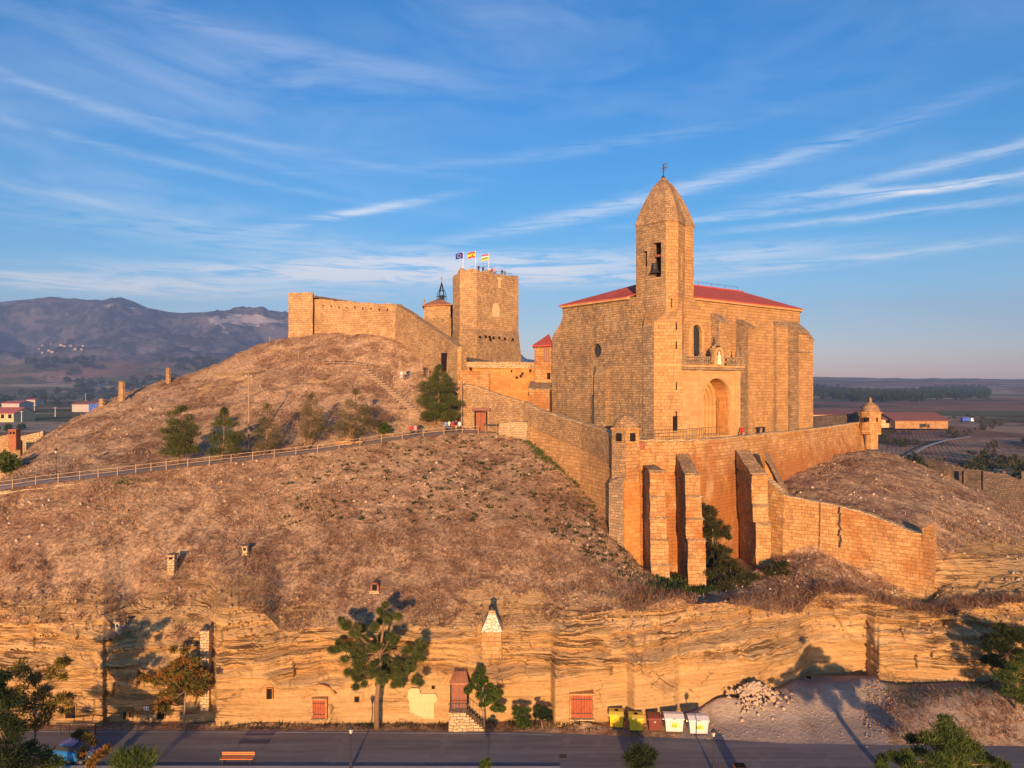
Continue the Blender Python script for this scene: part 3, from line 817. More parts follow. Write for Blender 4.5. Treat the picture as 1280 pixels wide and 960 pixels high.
side_w = np.clip((pxg - 1092) / 15, 0, 1) + np.clip((270 - pxg) / 40, 0, 1)
disp = disp - blk * np.clip(face * .75 + side_w * .9, 0, 1) * edge0
disp = disp * keep; lip = lip * keep
PD = np.where(ic, PDc + disp - lip, PD)
# quarry recess: cleaner cut
# relief on the slopes
slope_amp = np.select([role == 0, role == 1, role == 3, role == 4, role == 5, role == 6, role == 7, role >= 8], [0.0, 0.25, 0.75, 0.55, 0.0, 0.55, 0.7, 0.8], 0.0)
ramp = np.where(role == 4, np.clip((1 - tt) * 7, 0, 1), np.where(role == 6, np.clip(tt * 6, 0, 1), np.where(role == 1, tt, np.where(role == 3, np.clip(tt * 3, .3, 1), 1.0))))
ramp = np.where((role == 6) & (pxg > 575) & (pxg < 800), 0.2, ramp)
X0 = (pxg - CX) / F * PD
gully = np.clip(0.09 - np.abs(fbm(X0 * 0.11 + .35 * fbm(PD * .06, X0 * .04, 3, 93), PD * 0.012, 3, 94)), 0, .09) / .09
rough = -0.55 * gully + 1.1 * fbm(X0 * 0.10, PD * 0.10, 4, 61) + 0.9 * fbm(X0 * 0.5, PD * 0.5, 4, 71) + 0.35 * fbm(X0 * 2.0, PD * 2.0, 2, 75)
yard = np.clip((pxg - 850) / 40, 0, 1) * np.clip((1120 - pxg) / 25, 0, 1)
rightrock = np.clip((pxg - 1150) / 40, 0, 1) * ((role == 3) | (role == 4))
PZ = PZ + np.where(ic, 0, rough * slope_amp * ramp) + rightrock * ramp * (1.6 * fbm(X0 * .35, PD * .35, 4, 77) + .7 * np.abs(fbm(X0 * .8, PD * .8, 3, 78)))
# ground heaps in the yard and the scrubby bank to the right of it
mound = lambda cx, cy, rx, ry, h: h * np.exp(-(((X0 - cx) / rx) ** 2 + ((PD - cy) / ry) ** 2))
m1 = mound(31.5, 70.8, 3.3, 1.9, 1.5) + mound(36.0, 72.6, 3.0, 2.0, 0.9) + mound(20.5, 68.3, 2.6, 1.0, 1.2) + mound(6.6, 66.3, 1.1, 0.35, .5) + mound(-24.6, 66.9, 3.5, 0.35, 0.7) + mound(25, 68.4, 3.0, 1.5, .7)
m1 = m1 + np.clip((pxg - 1100) / 60, 0, 1) * np.sin(np.clip(tt, 0, 1) * math.pi) * 1.1
PZ = PZ + np.where(role == 1, m1, 0)
slopey = np.clip((hgt), 0, 1)

# material masks
rock = np.zeros_like(PD)
rock = np.where(ic, 1.25 - 0.75 * np.clip((tt - 0.82) / 0.18, 0, 1) * (0.4 + 1.2 * (vnoise(X0 * 0.25, X0 * 0 + 2, 8))), rock)
rock = np.where(role == 3, 0.60 - 0.95 * tt + 1.1 * fbm(X0 * 0.10, PD * 0.25, 4, 81), rock)
rock = np.where((role == 1) & (tt > 0.94), 0.5, rock)
spy = CY - (PZ - H) * F / PD                                   # height of each point in the picture, only to lay out outcrops seen there


def outcrop(px, py, rx, ry, a):
    return a * np.exp(-(((pxg - px) / rx) ** 2 + ((spy - py) / ry) ** 2))


oc = (outcrop(300, 470, 45, 16, .55) + outcrop(355, 440, 40, 10, .35) + outcrop(255, 490, 30, 12, .45) + outcrop(395, 476, 40, 8, .5) + outcrop(420, 425, 25, 8, .4)
      + outcrop(320, 765, 45, 7, 1.0) + outcrop(590, 742, 18, 5, .9) + outcrop(90, 575, 40, 15, .35) + outcrop(640, 545, 20, 8, .6) + outcrop(545, 478, 25, 7, .7)
      + outcrop(1235, 735, 75, 55, 1.5) + outcrop(1120, 752, 45, 14, .9) + outcrop(60, 762, 70, 10, .5) + outcrop(1178, 765, 20, 18, 1.1) + outcrop(175, 545, 40, 18, .3) + outcrop(1040, 722, 40, 9, .15)
      + outcrop(200, 690, 18, 5, .5) + outcrop(810, 752, 60, 4, .6))
rock = np.where(role >= 3, rock + oc, rock)
rock = np.where((role >= 4) & (role < 8), rock + 0.10 * np.clip(fbm(X0 * 0.3, PD * 0.3, 3, 91) * 3, 0, 1), rock)
green = (outcrop(150, 600, 45, 12, .55) + outcrop(80, 628, 30, 10, .45) + outcrop(690, 705, 50, 22, .40) + outcrop(700, 590, 24, 30, .32) + outcrop(730, 625, 20, 22, .42) + outcrop(840, 735, 50, 10, .5)
         + outcrop(1140, 868, 60, 14, .7) + outcrop(880, 722, 60, 20, .4) + outcrop(1240, 862, 40, 10, .7))
dug = np.where(ic, np.clip((0.62 - tt) / 0.12, 0, 1) * np.clip((pxg - 270) / 40, 0, 1) * np.clip((1100 - pxg) / 15, 0, 1), 0.0)
gravel = np.where((role == 1), np.where(pxg < 850, 0.35, 1.2 * np.clip((1128 - pxg - 40 * (1 - tt) * 0) / 30, -0.2, 1)), 0.0)
gravel = np.where(role == 0, 1.0, gravel)
gravel = np.where((role == 1) & (pxg < 850) & (tt > 0.3), 0.35, gravel)
gravel = np.where((role == 1) & (pxg > 1110), 0.5, gravel)

GX = (pxg - CX) / F * PD; GY = PD.copy(); GZ = PZ
idx = np.arange(NR * NC).reshape(NR, NC)


def sheet(r0, r1, name, label=None):
    V = np.stack([GX[r0:r1 + 1].ravel(), GY[r0:r1 + 1].ravel(), GZ[r0:r1 + 1].ravel()], 1)
    id_ = np.arange((r1 - r0 + 1) * NC).reshape(-1, NC)
    Q = np.stack([id_[:-1, :-1].ravel(), id_[:-1, 1:].ravel(), id_[1:, 1:].ravel(), id_[1:, :-1].ravel()], 1)
    o = mesh_np(name, V, Q, M['ground'], None, None, name != 'cliff', False, loc=(0, 0, 0),
                attrs={'rock': rock[r0:r1 + 1].ravel(), 'green': green[r0:r1 + 1].ravel(), 'gravel': gravel[r0:r1 + 1].ravel(), 'dug': dug[r0:r1 + 1].ravel()})
    tag(o, label, None, None, 'structure')
    return o


cum = np.cumsum([0] + ROWS)
sheet(0, cum[2], 'ground', 'bare dirt and gravel ground at the cliff foot beside the road')
sheet(cum[2], cum[3], 'cliff', 'bedded ochre sandstone cliff with dug faces above the road')
sheet(cum[3], NR - 1, 'hillside', 'dry brown grassy hillside climbing from the cliff to the castle')


def col_of(px):
    return int(np.clip(np.searchsorted(COL, px), 1, NC - 1))


def ground_z(x, y):
    px = CX + F * x / y
    c = col_of(px)
    f = (px - COL[c - 1]) / (COL[c] - COL[c - 1])
    za = np.interp(y, np.maximum.accumulate(PD[:, c - 1]), PZ[:, c - 1]); zb = np.interp(y, np.maximum.accumulate(PD[:, c]), PZ[:, c])
    return float(za * (1 - f) + zb * f)


def on_ground(px, py, dmin=0.0):
    """the nearest ground point seen at this spot of the photograph."""
    c = col_of(px)
    sp = CY - (PZ[:, c] - H) * F / PD[:, c]
    ok = np.where((sp <= py) & (PD[:, c] > dmin))[0]
    k = ok[0] if len(ok) else int(np.argmin(np.abs(sp - py)))
    if k == 0: k = 1
    s0, s1 = sp[k - 1], sp[k]
    f = 0 if abs(s0 - s1) < 1e-6 else float(np.clip((s0 - py) / (s0 - s1), 0, 1))
    D = PD[k - 1, c] * (1 - f) + PD[k, c] * f
    return Vector(((px - CX) / F * D, D, PZ[k - 1, c] * (1 - f) + PZ[k, c] * f))


def cliff_at(px, z):
    """point of the cliff face at this sight line and height."""
    c = col_of(px)
    r = np.where(ROLE == 2)[0]
    D = float(np.interp(z, PZ[r, c], PD[r, c]))
    return Vector(((px - CX) / F * D, D, z))


# road, verge kerb and path
def strip(name, lo, hi, mat, label, kind='structure', lift=0.004):
    n = len(lo)
    V = np.array([(a[0], a[1], a[2] + lift) for a in lo] + [(a[0], a[1], a[2] + lift) for a in hi])
    Q = np.array([[i, i + 1, n + i + 1, n + i] for i in range(n - 1)])
    return tag(mesh_np(name, V, Q, mat, None, loc=(0, 0, 0)), label, None, None, kind)


xs = np.linspace(-70, 70, 60)
far_y = np.interp(xs, [-70, -30, 0, 19, 30, 46, 70], [65.9, 65.8, 65.5, 64.0, 63.2, 62.8, 62.6]) - 0.12
strip('road', [(x, 57.5 - 0.01 * x - 0.6, 0) for x in xs], [(x, y, 0) for x, y in zip(xs, far_y)], M['road'], 'worn grey asphalt road along the cliff foot', lift=0.006)
mb = MB()
for a, b in zip(xs[:-1], xs[1:]):
    pass
V = []
kerb = MB().prism([(-70, 58.9), (4, 58.75), (4, 59.25), (-70, 59.45)], -0.1, 0.12)
tag(kerb.build('kerb', M['concrete']), 'pale concrete kerb along the near side of the road', None, None, 'structure')
side = MB().prism([(-70, 52), (4, 52), (4, 58.74), (-70, 58.89)], -0.1, 0.10)
tag(side.build('pavement', M['concrete']), 'pale pavement beside the kerb and benches', None, None, 'structure')
line = [(x, y - 0.35, 0) for x, y in zip(xs, far_y) if x < 5]
strip('road_edge_line', [(a[0], a[1] - 0.06, 0) for a in line], [(a[0], a[1] + 0.06, 0) for a in line], plain('worn_road_paint', (0.42, 0.38, 0.35), 0.9, 0.3, 1.0), 'worn pale line along the far edge of the road', lift=0.010)
for px, w, z_ in ((548, 0.5, 0), (420, 0.6, 0), (1070, .35, 0)):  # pale strips across the road: sunlight put into the asphalt colour
    x = (px - CX) / F * 62
    strip('road_sun_strip', [(x, 59.6, 0), (x + w, 59.6, 0)], [(x + .1, 65.0 if px < 700 else 62.5, 0), (x + .1 + w, 65.0 if px < 700 else 62.5, 0)], plain('sun_strip_asphalt', (0.185, 0.168, 0.16), 0.9, 0.25, 1.5), 'pale strip of sunlight painted across the asphalt road', lift=0.014)
pc = [c for c in range(NC) if -280 < COL[c] < 622]
r5 = cum[5]
lo = [(GX[r5, c], GY[r5, c], GZ[r5, c]) for c in pc]; r6 = cum[6] - 2
hi = [(GX[r6, c], GY[r6, c], GZ[r6, c]) for c in pc]
strip('hill_path', lo, hi, M['path'], 'pale paved path climbing the hill behind the timber fence', lift=0.05)

# ------------------------------------------------------------------ valley, mountains
FC = np.arange(-260, 1620, 4.0)
FD = 150.0 * (60.0) ** (np.linspace(0, 1, 260))             # 150 m .. 9 km
fpx = FC[None, :] + 0 * FD[:, None]; fd = FD[:, None] + 0 * FC[None, :]
fx = (fpx - CX) / F * fd
fz = -9.0 + 2.0 * fbm(fx * 0.006, fd * 0.006, 4, 101) + np.clip((fd - 700) / 3000, 0, 1) * 34 * (fbm(fx * 0.0012, fd * 0.0012, 5, 111) + 0.1)
ridge_px = [-260, -60, 0, 40, 70, 100, 130, 152, 170, 185, 205, 230, 260, 300, 330, 362, 420, 520, 600, 660, 720, 900, 1020, 1150, 1280, 1620]
ridge_py = [382, 380, 379, 375, 376, 378, 379, 374, 380, 386, 390, 392, 391, 390, 391, 395, 400, 425, 445, 452, 470, 474, 472, 473, 474, 478]
rpy = np.interp(FC, ridge_px, ridge_py) + 2.0 * fbm(FC * 0.06, FC * 0 + 1, 4, 121)
top_z = H - (rpy - CY) / F * 7000.0
ease = lambda a: a * a * (3 - 2 * a)
rise = np.clip((fd - 3000) / 4000, 0, 1)
left_w = np.clip((760 - fpx) / 160, 0, 1)
prof_m = 0.22 * ease(np.clip((fd - 2200) / 2600, 0, 1)) + 0.78 * ease(np.clip((fd - 4400) / 2600, 0, 1)) ** 1.15
prof_r = ease(np.clip((fd - 1500) / 5500, 0, 1))
pr = left_w * prof_m + (1 - left_w) * prof_r
after = np.clip((fd - 7000) / 2000, 0, 1)
rid = 1 - np.abs(fbm(fx * 0.0011, fd * 0.0009, 6, 131)) * 3.2
env = np.sin(np.clip(pr, 0, 1) * math.pi)
fz = fz * (1 - pr) + top_z[None, :] * pr + (rid - 0.55) * 330 * env * left_w + (0.5 - np.abs(fbm(fx * 0.0032, fd * 0.0016, 5, 151)) * 3) * 110 * env * left_w + fbm(fx * 0.006, fd * 0.006, 5, 141) * (110 * env * left_w + 16 * env)
fz = fz * (1 - after) + (fz - 900 * after * left_w - 40 * after) * after
fz = np.where((fd < 320), np.minimum(fz, np.interp(fd, [150, 320], [-12, -9])), fz)
clf = np.zeros_like(fz)
spf = CY - (fz - H) * F / fd
for px, py, rx, ry, a in ((150, 384, 40, 6, .42), (285, 398, 70, 7, .5), (90, 393, 30, 5, .22), (60, 388, 40, 6, .12), (200, 400, 25, 7, .25), (270, 420, 25, 8, .34), (320, 405, 50, 9, .42), (300, 430, 40, 8, .2)):
    clf += 1.7 * a * np.exp(-(((fpx - px) / rx) ** 2 + ((spf - py) / ry) ** 2))
clf = np.where(fd > 3800, clf, 0)
id_ = np.arange(len(FD) * len(FC)).reshape(len(FD), len(FC))
Q = np.stack([id_[:-1, :-1].ravel(), id_[:-1, 1:].ravel(), id_[1:, 1:].ravel(), id_[1:, :-1].ravel()], 1)
land = mesh_np('valley_and_mountains', np.stack([fx.ravel(), fd.ravel(), fz.ravel()], 1), Q, M['fields'], None, None, True, False, loc=(0, 0, 0), attrs={'cliffs': clf.ravel()})
tag(land, 'brown vineyard plain rising to a blue limestone mountain range', None, None, 'structure')


def plain_z(x, y):
    c = np.clip((CX + F * x / y - FC[0]) / 4.0, 0, len(FC) - 1.001); r = np.interp(y, FD, np.arange(len(FD)))
    c0, r0 = int(c), int(min(r, len(FD) - 2)); a, b = c - c0, r - r0
    return float((fz[r0, c0] * (1 - a) + fz[r0, c0 + 1] * a) * (1 - b) + (fz[r0 + 1, c0] * (1 - a) + fz[r0 + 1, c0 + 1] * a) * b)


def on_plain(px, py):
    c = int(np.clip((px - FC[0]) / 4.0, 0, len(FC) - 1))
    ok = np.where((spf[:, c] <= py) & (FD > 330))[0]
    k = ok[0] if len(ok) else 100
    D = FD[k]
    x = (px - CX) / F * D
    return Vector((x, D, plain_z(x, D)))


# air: an even pale haze round everything
hz = MB().box((0, 4300, 520), (22000, 9200, 1064))
haze = hz.build('haze', plain('haze_unused', (1, 1, 1)))
hm = bpy.data.materials.new('valley_haze'); hm.use_nodes = True
hm.node_tree.nodes.clear()
ho = node(hm.node_tree, 'ShaderNodeOutputMaterial')
hv = node(hm.node_tree, 'ShaderNodeVolumePrincipled', {'Color': (0.33, 0.55, 1.0, 1), 'Density': 0.00011, 'Anisotropy': 0.0})
hm.node_tree.links.new(hv.outputs[0], ho.inputs['Volume'])
haze.data.materials.clear(); haze.data.materials.append(hm)
tag(haze, 'thin blue evening haze over the valley', None, None, 'stuff')

# ------------------------------------------------------------------ church on the terrace
TER = 24.4                                          # terrace floor
KO = Vector((19.7, 97.1)); UU = Vector((0.8, 0.6)); VV = Vector((-0.6, 0.8))


def L(u, v, z=None):
    p = KO + UU * u + VV * v
    return (p.x, p.y) if z is None else (p.x, p.y, z)


church = empty('church', (*L(18, 9.75), TER), 'tall fortified sandstone church with a red roof and polygonal bell tower', 'church')
EZ = 44.4
nave_poly = [L(0, 0), L(35.3, 0), L(41.5, 5), L(41.5, 14.5), L(35.3, 19.5), L(0, 19.5)]
TB = TER - 3


def quadwall(name, a, b, z0, z1, mat, parent, thick=0.9, inward=None, holes=()):
    """vertical wall from plan point a to b (outer face on the right of travel), with rectangular / arched / round openings.
    holes: (s0, s1, zlo, zhi, kind); built as columns of quads with real reveals."""
    A, B = Vector(a), Vector(b)
    d = (B - A); Ln = d.length; d /= Ln
    n = Vector((d.y, -d.x))                          # outward
    mb = MB()
    # grid cut lines
    def pt(s, z, dep=0.0):
        q = A + d * s - n * dep
        return (q.x, q.y, z)
    shapes = []
    for (s0, s1, lo, hi, kind) in holes:
        r = (s1 - s0) / 2; c = (s0 + s1) / 2
        if kind == 'arch':
            top = hi - r
            pts = [(s0, lo), (s1, lo)] + [(c + r * math.cos(t), top + r * math.sin(t)) for t in np.linspace(0, math.pi, 13)]
        elif kind == 'round':
            cz = (lo + hi) / 2
            pts = [(c + r * math.cos(t), cz + r * math.sin(t)) for t in np.linspace(0, 2 * math.pi, 20, endpoint=False)]
        else:
            pts = [(s0, lo), (s1, lo), (s1, hi), (s0, hi)]
        shapes.append(pts)
    from mathutils.geometry import delaunay_2d_cdt
    vs = [Vector((0, z0)), Vector((Ln, z0)), Vector((Ln, z1)), Vector((0, z1))]
    ed = [(0, 1), (1, 2), (2, 3), (3, 0)]
    for pts in shapes:
        b0 = len(vs)
        vs += [Vector(p) for p in pts]
        ed += [(b0 + i, b0 + (i + 1) % len(pts)) for i in range(len(pts))]
    v2, e2, f2, _, _, _ = delaunay_2d_cdt(vs, ed, [], 1, 1e-5)

    def inside(p, poly):
        c = False; j = len(poly) - 1
        for i in range(len(poly)):
            if (poly[i][1] > p.y) != (poly[j][1] > p.y) and p.x < (poly[j][0] - poly[i][0]) * (p.y - poly[i][1]) / (poly[j][1] - poly[i][1]) + poly[i][0]:
                c = not c
            j = i
        return c
    fs = []
    for f in f2:
        ce = sum((v2[i] for i in f), Vector((0, 0))) / len(f)
        if not any(inside(ce, p) for p in shapes):
            fs.append(list(f))
    mb.add([pt(v.x, v.y) for v in v2], fs)
    for pts in shapes:                               # reveals
        m = len(pts)
        ring = [pt(*p) for p in pts] + [pt(p[0], p[1], thick) for p in pts]
        mb.add(ring, [[i, (i + 1) % m, m + (i + 1) % m, m + i] for i in range(m)])
    mb.add([pt(v.x, v.y, thick) for v in v2], [f[::-1] for f in fs])
    # edges so the wall has body
    bk = [pt(0, z0, thick), pt(Ln, z0, thick), pt(Ln, z1, thick), pt(0, z1, thick)]
    fr = [pt(0, z0), pt(Ln, z0), pt(Ln, z1), pt(0, z1)]
    mb.add(bk + fr, [[0, 4, 5, 1], [1, 5, 6, 2], [2, 6, 7, 3], [3, 7, 4, 0]])
    o = mesh_np(name, np.array(mb.v), mb.f, mat, parent)
    return o, pt


# facade (south) and west wall with real openings
sw, spt = quadwall('south_wall', L(5.6, 0), L(35.3, 0), TB, EZ, M['ashlar'], church,
                   holes=[(1.8, 4.1, 35.6, 40.5, 'arch'), (14.3, 16.3, 35.9, 38.1, 'round'), (10.35 - 5.6 - 3.05, 10.35 - 5.6 + 3.05, TER + .25, 29.75 + 3.05, 'arch')])
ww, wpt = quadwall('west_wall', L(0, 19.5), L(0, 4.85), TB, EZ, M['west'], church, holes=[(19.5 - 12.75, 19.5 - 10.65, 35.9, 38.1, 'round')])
MB().prism([L(0, 4.85), L(0, 0.3), L(1.2, 0.3), L(1.2, 4.85)], TB, 40.1).build('west_wall', M['west'], church)
MB().prism([L(35.3, 0.01), L(41.5, 5), L(41.5, 14.5), L(35.3, 19.49), L(34, 18), L(34, 1.5)], TB, EZ).build('apse_wall', M['ashlar'], church)
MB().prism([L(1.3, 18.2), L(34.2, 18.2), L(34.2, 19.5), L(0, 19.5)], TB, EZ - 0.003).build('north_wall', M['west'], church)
MB().prism([L(0, 4.5), L(2.2, 4.5), L(2.2, 5.1), L(0.002, 5.1)], TB, EZ - .004).build('return_wall', M['west'], church)
# cornice under the eaves
for pa, pb in ((L(8.1, 0), nave_poly[1]), (nave_poly[1], nave_poly[2]), (nave_poly[2], nave_poly[3]), (nave_poly[3], nave_poly[4]), (nave_poly[4], nave_poly[5]), (nave_poly[5], L(0, 5.0))):
    pa, pb = Vector(pa), Vector(pb)
    n = Vector(((pb - pa).y, -(pb - pa).x)).normalized()
    MB().beam((*(pa + n * 0.12), EZ - 0.15), (*(pb + n * 0.12), EZ - 0.15), 0.6, 0.4).build('cornice', M['portal'], church)
rz = 48.2
r0, r1 = L(10, 9.75, rz), L(33.5, 9.75, rz)
ov = 0.45
ev = [L(8.0, -ov, EZ + .08), L(35.5, -ov, EZ + .08), L(42, 4.8, EZ + .08), L(42, 14.7, EZ + .08), L(35.5, 19.5 + ov, EZ + .08), L(-ov, 19.5 + ov, EZ + .08), L(-ov, 5.0, EZ + .08), L(3.2, 5.0, EZ + 1.0), L(4.5, 3.0, EZ + .9), L(8.0, 1.2, EZ + .75)]
lowv = [(x, y, z - 0.16) for x, y, z in ev]
MB().add(ev + [r0, r1] + lowv, [[0, 1, 11, 10, 9], [1, 2, 11], [2, 3, 11], [3, 4, 11], [4, 5, 10, 11], [5, 6, 7, 10], [7, 8, 10], [8, 9, 10]] + [[i, 12 + i, 12 + (i + 1) % 10, (i + 1) % 10] for i in range(10)] + [list(range(12, 22))]).build('roof', M['roof'], church)
rr = MB(); rr.tube([r0[:2] + (rz + .05,), r1[:2] + (rz + .05,)], 0.14, 6)
rr.build('ridge_cap', M['roof'], church)
lr = MB()
for i in range(6):
    q = L(14 + i * 3.6, 9.75, rz); lr.beam(q, (q[0], q[1], rz + .75), .05, .05)
lr.beam(L(14, 9.75, rz + .72), L(32, 9.75, rz + .72), .04, .04)
lr.build('ridge_railing', M['iron'], church)
# corner mass beyond the west wall, with a curved shoulder
cp = [(19.5, 42.4), (20.1, 41.6), (20.7, 40.9), (21.4, 40.3), (22.0, 39.6)]
for i in range(4):
    pass
ms = MB()
fr_ = [L(-0.02, v, z) for v, z in [(19.4, TB)] + [(19.4, 42.6)] + cp + [(22.1, TB)]]
bk_ = [L(3.2, v, z) for v, z in [(19.4, TB)] + [(19.4, 42.6)] + cp + [(22.1, TB)]]
ms.loft([fr_, bk_]); ms.build('corner_buttress', M['west'], church, rough=(.8, .075))
# west wall: pipe, low pilaster, corbel ledge
MB().tube([L(-.18, 11.9, 34.6), L(-.18, 11.9, 30.6), L(-.18, 12.3, 30.1), L(-.18, 12.3, 24.6)], .16, 6).build('drain_pipe', M['iron'], church)
pl = MB(); pl.prism([L(-.9, 9.0), L(.2, 9.0), L(.2, 11.3), L(-.9, 11.3)], TB, [33.2, 35.2, 35.2, 33.2]); pl.build('pilaster', M['west'], church)
MB().loft([[L(-1.3, v, 24.2 + 2.6 * math.sin(a)), L(.2, v, 24.2 + 2.6 * math.sin(a)), L(.2, v, 24), L(-1.3, v, 24)] for v, a in [(11.9 - .45 * k, math.pi * k / 8) for k in range(9)]]).build('low_arch', M['lichen_stone'], church)
wg = MB(); wg.prism([L(.55, 10.6), L(.62, 10.6), L(.62, 12.8), L(.55, 12.8)], 35.8, 38.2); w_ = wg.build('oculus_glass', M['glass'], church)
gm = MB()
for k in range(3):
    gm.box(L(.5, 11.2 + .5 * k, 37.0), (.06, .06, 2.1), math.atan2(.6, .8))
gm.build('oculus_grille', M['iron'], church)
# arched window
def ring_arch(mb, c_u, v, r_in, r_out, z0, zs, dep, off=None, n=14, mat=0):
    """archivolt in the plane parallel to the facade at depth v (negative = in front), from z0 up to springing zs then round."""
    inn = [(c_u - r_in, z0)] + [(c_u - r_in * math.cos(t), zs + r_in * math.sin(t)) for t in np.linspace(0, math.pi, n)] + [(c_u + r_in, z0)]
    out_ = [(c_u - r_out, z0)] + [(c_u - r_out * math.cos(t), zs + r_out * math.sin(t)) for t in np.linspace(0, math.pi, n)] + [(c_u + r_out, z0)]
    rings = [[L(i[0], v, i[1]), L(o[0], v, o[1]), L(o[0], v + dep, o[1]), L(i[0], v + dep, i[1])] for i, o in zip(inn, out_)]
    mb.loft(rings, mat)
    return mb


ring_arch(MB(), 8.55, -.1, 1.17, 1.55, 35.6, 39.35, .22).build('window_surround', M['portal'], church)
win = MB(); win.prism([L(7.3, .4), L(9.8, .4), L(9.8, .46), L(7.3, .46)], 35.5, 40.6)
wn = win.build('window', M['glass'], church)
wl = MB()
for k in range(5): wl.box(L(7.75 + .4 * k, .35, 38), (.05, .05, 4.4), math.atan2(.6, .8))
for k in range(9): wl.box(L(8.55, .34, 35.9 + .5 * k), (2.3, .05, .05), math.atan2(.6, .8))
wl.build('window_bars', M['iron'], wn)
MB().box(L(8.55, -.2, 35.45), (2.6, .6, .25), math.atan2(.6, .8)).build('window_sill', M['portal'], church)
oc_ = MB()
inn = [(20.9 + 1.02 * math.cos(t), 37 + 1.12 * math.sin(t)) for t in np.linspace(0, 2 * math.pi, 21)]
ou = [(20.9 + 1.4 * math.cos(t), 37 + 1.5 * math.sin(t)) for t in np.linspace(0, 2 * math.pi, 21)]
oc_.loft([[L(i[0], -.12, i[1]), L(o[0], -.12, o[1]), L(o[0], .1, o[1]), L(i[0], .1, i[1])] for i, o in zip(inn, ou)], cap=False)
oc_.build('round_window_surround', M['portal'], church)
MB().prism([L(19.8, .6), L(22, .6), L(22, .66), L(19.8, .66)], 35.8, 38.2).build('round_window', M['glass'], church)

# tower: lower body and polygonal shaft
def quoin(poly, z0, z1, name, mat):
    return MB().prism(poly, z0, z1).build(name, mat, church)


Cc = [(17.75, 101.7), (21.2, 98.0), (23.0, 98.35), (24.6, 101.0), (26.1, 102.0), (23.1, 106.2)]
tw = MB()
zt_ = 54.6
tw.prism(Cc, TB, zt_)
B0, B1, B2 = (18.25, 98.7), (19.4, 97.0), (23.2, 97.0)
shaft_faces = len(tw.f)
tower = empty('bell_tower', (21.5, 101, TER), None, None); tower.parent = church; tower.location = Vector((21.5, 101, TER)) - church.location
for k in ('label', 'category'):
    if k in tower: del tower[k]
# shaft face by face, so that the ashlar and weathered faces have their own stone and the belfry openings are real
hA = [(2.9, 3.95, 48.0, 51.9, 'rect'), (.9, 1.55, 48.7, 50.7, 'rect')]
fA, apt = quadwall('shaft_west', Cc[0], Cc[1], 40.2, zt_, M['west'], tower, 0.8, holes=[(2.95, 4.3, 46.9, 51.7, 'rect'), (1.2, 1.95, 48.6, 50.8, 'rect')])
fB, bpt = quadwall('shaft_south', Cc[1], Cc[2], TB, zt_, M['ashlar'], tower, 0.5, holes=[(0.75, .97, 42.6, 43.8, 'rect')])
fC, cpt = quadwall('shaft_southeast', Cc[2], Cc[3], TB, zt_, M['ashlar'], tower, 0.6, holes=[(1.2, 1.9, 46.6, 50.6, 'arch')])
quadwall('shaft_east', Cc[3], Cc[4], TB, zt_, M['ashlar'], tower, 0.3)
quadwall('shaft_northeast', Cc[4], Cc[5], 40, zt_, M['ashlar'], tower, 0.3)
quadwall('shaft_north', Cc[5], Cc[0], 40, zt_, M['west'], tower, 0.3)
MB().prism([(19.4, 102.0), (21.6, 99.6), (22.6, 99.7), (23.6, 101.4), (24.4, 102.2), (22.9, 104.6)], 41, 54).build('shaft_core', M['dark'], tower)
MB().prism([B0, B1, B2, (23.9, 99.9), (21.5, 101.0), (18.9, 100.5)], TB, [40.2, 40.5, 41.2, 44, 44, 42]).build('tower_base', M['ashlar'], tower)
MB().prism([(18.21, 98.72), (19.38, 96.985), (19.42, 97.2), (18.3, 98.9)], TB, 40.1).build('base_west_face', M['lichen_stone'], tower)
MB().beam((19.35, 96.96, 34.55), (23.3, 96.96, 34.55), .16, .22).build('string_course', M['portal'], tower)
for z in (31.2, 36.8, 39.4, 27.3):
    MB().prism([(22.35, 96.9), (22.5, 96.9), (22.5, 97.1), (22.35, 97.1)], z, z + 1.0).build('slit_window', M['dark'], tower)
MB().prism([(21.95, 96.985), (22.6, 96.985), (22.6, 97.1), (21.95, 97.1)], 25.6, 27.6).build('small_window', M['dark'], tower)
# eaves line and ogival stone cap
cen = Vector((21.75, 102.1))
capm = MB()
prof = [(1.035, 54.5), (1.03, 54.75), (.95, 55.7), (.86, 56.7), (.73, 57.75), (.57, 59.0), (.35, 60.4), (.03, 61.75)]
rings = []
for s, z in prof:
    rings.append([((p[0] - cen.x) * s + cen.x, (p[1] - cen.y) * s + cen.y, z) for p in Cc])
capm.loft(rings); capm.build('stone_cap', M['rubble'], tower, rough=(.9, .06))
# bell in its opening
bc = apt(3.7, 49.2, .15)
yk = MB(); yk.beam(apt(3.05, 49.9, .3), apt(4.3, 49.9, .3), .25, .3); yoke = yk.build('bell_yoke', M['gate_wood'], tower)
b_ = apt(3.35, 48.2, -.15)
MB().lathe((b_[0], b_[1], b_[2] - .75), [(.1, 1.5), (.35, 1.4), (.42, 1.0), (.5, .5), (.72, .1), (.78, 0), (.6, 0.0)][::-1], 12).build('bell', M['bronze'], tower)
# weathervane
v = MB(); tip = (cen.x, cen.y, 61.6)
v.tube([tip, (tip[0] + .05, tip[1], 63.6)], .06, 5); v.lathe((tip[0], tip[1], 61.5), [(.2, 0), (.28, .2), (.12, .4)], 8)
v.beam((tip[0] - .3, tip[1], 62.5), (tip[0] + .4, tip[1], 62.7), .07, .07); v.beam((tip[0] - .2, tip[1], 63.0), (tip[0] + .5, tip[1], 63.15), .06, .25)
v.beam((tip[0] - .1, tip[1], 63.5), (tip[0] + .55, tip[1], 63.7), .06, .14)
v.build('weathervane', M['iron'], tower)

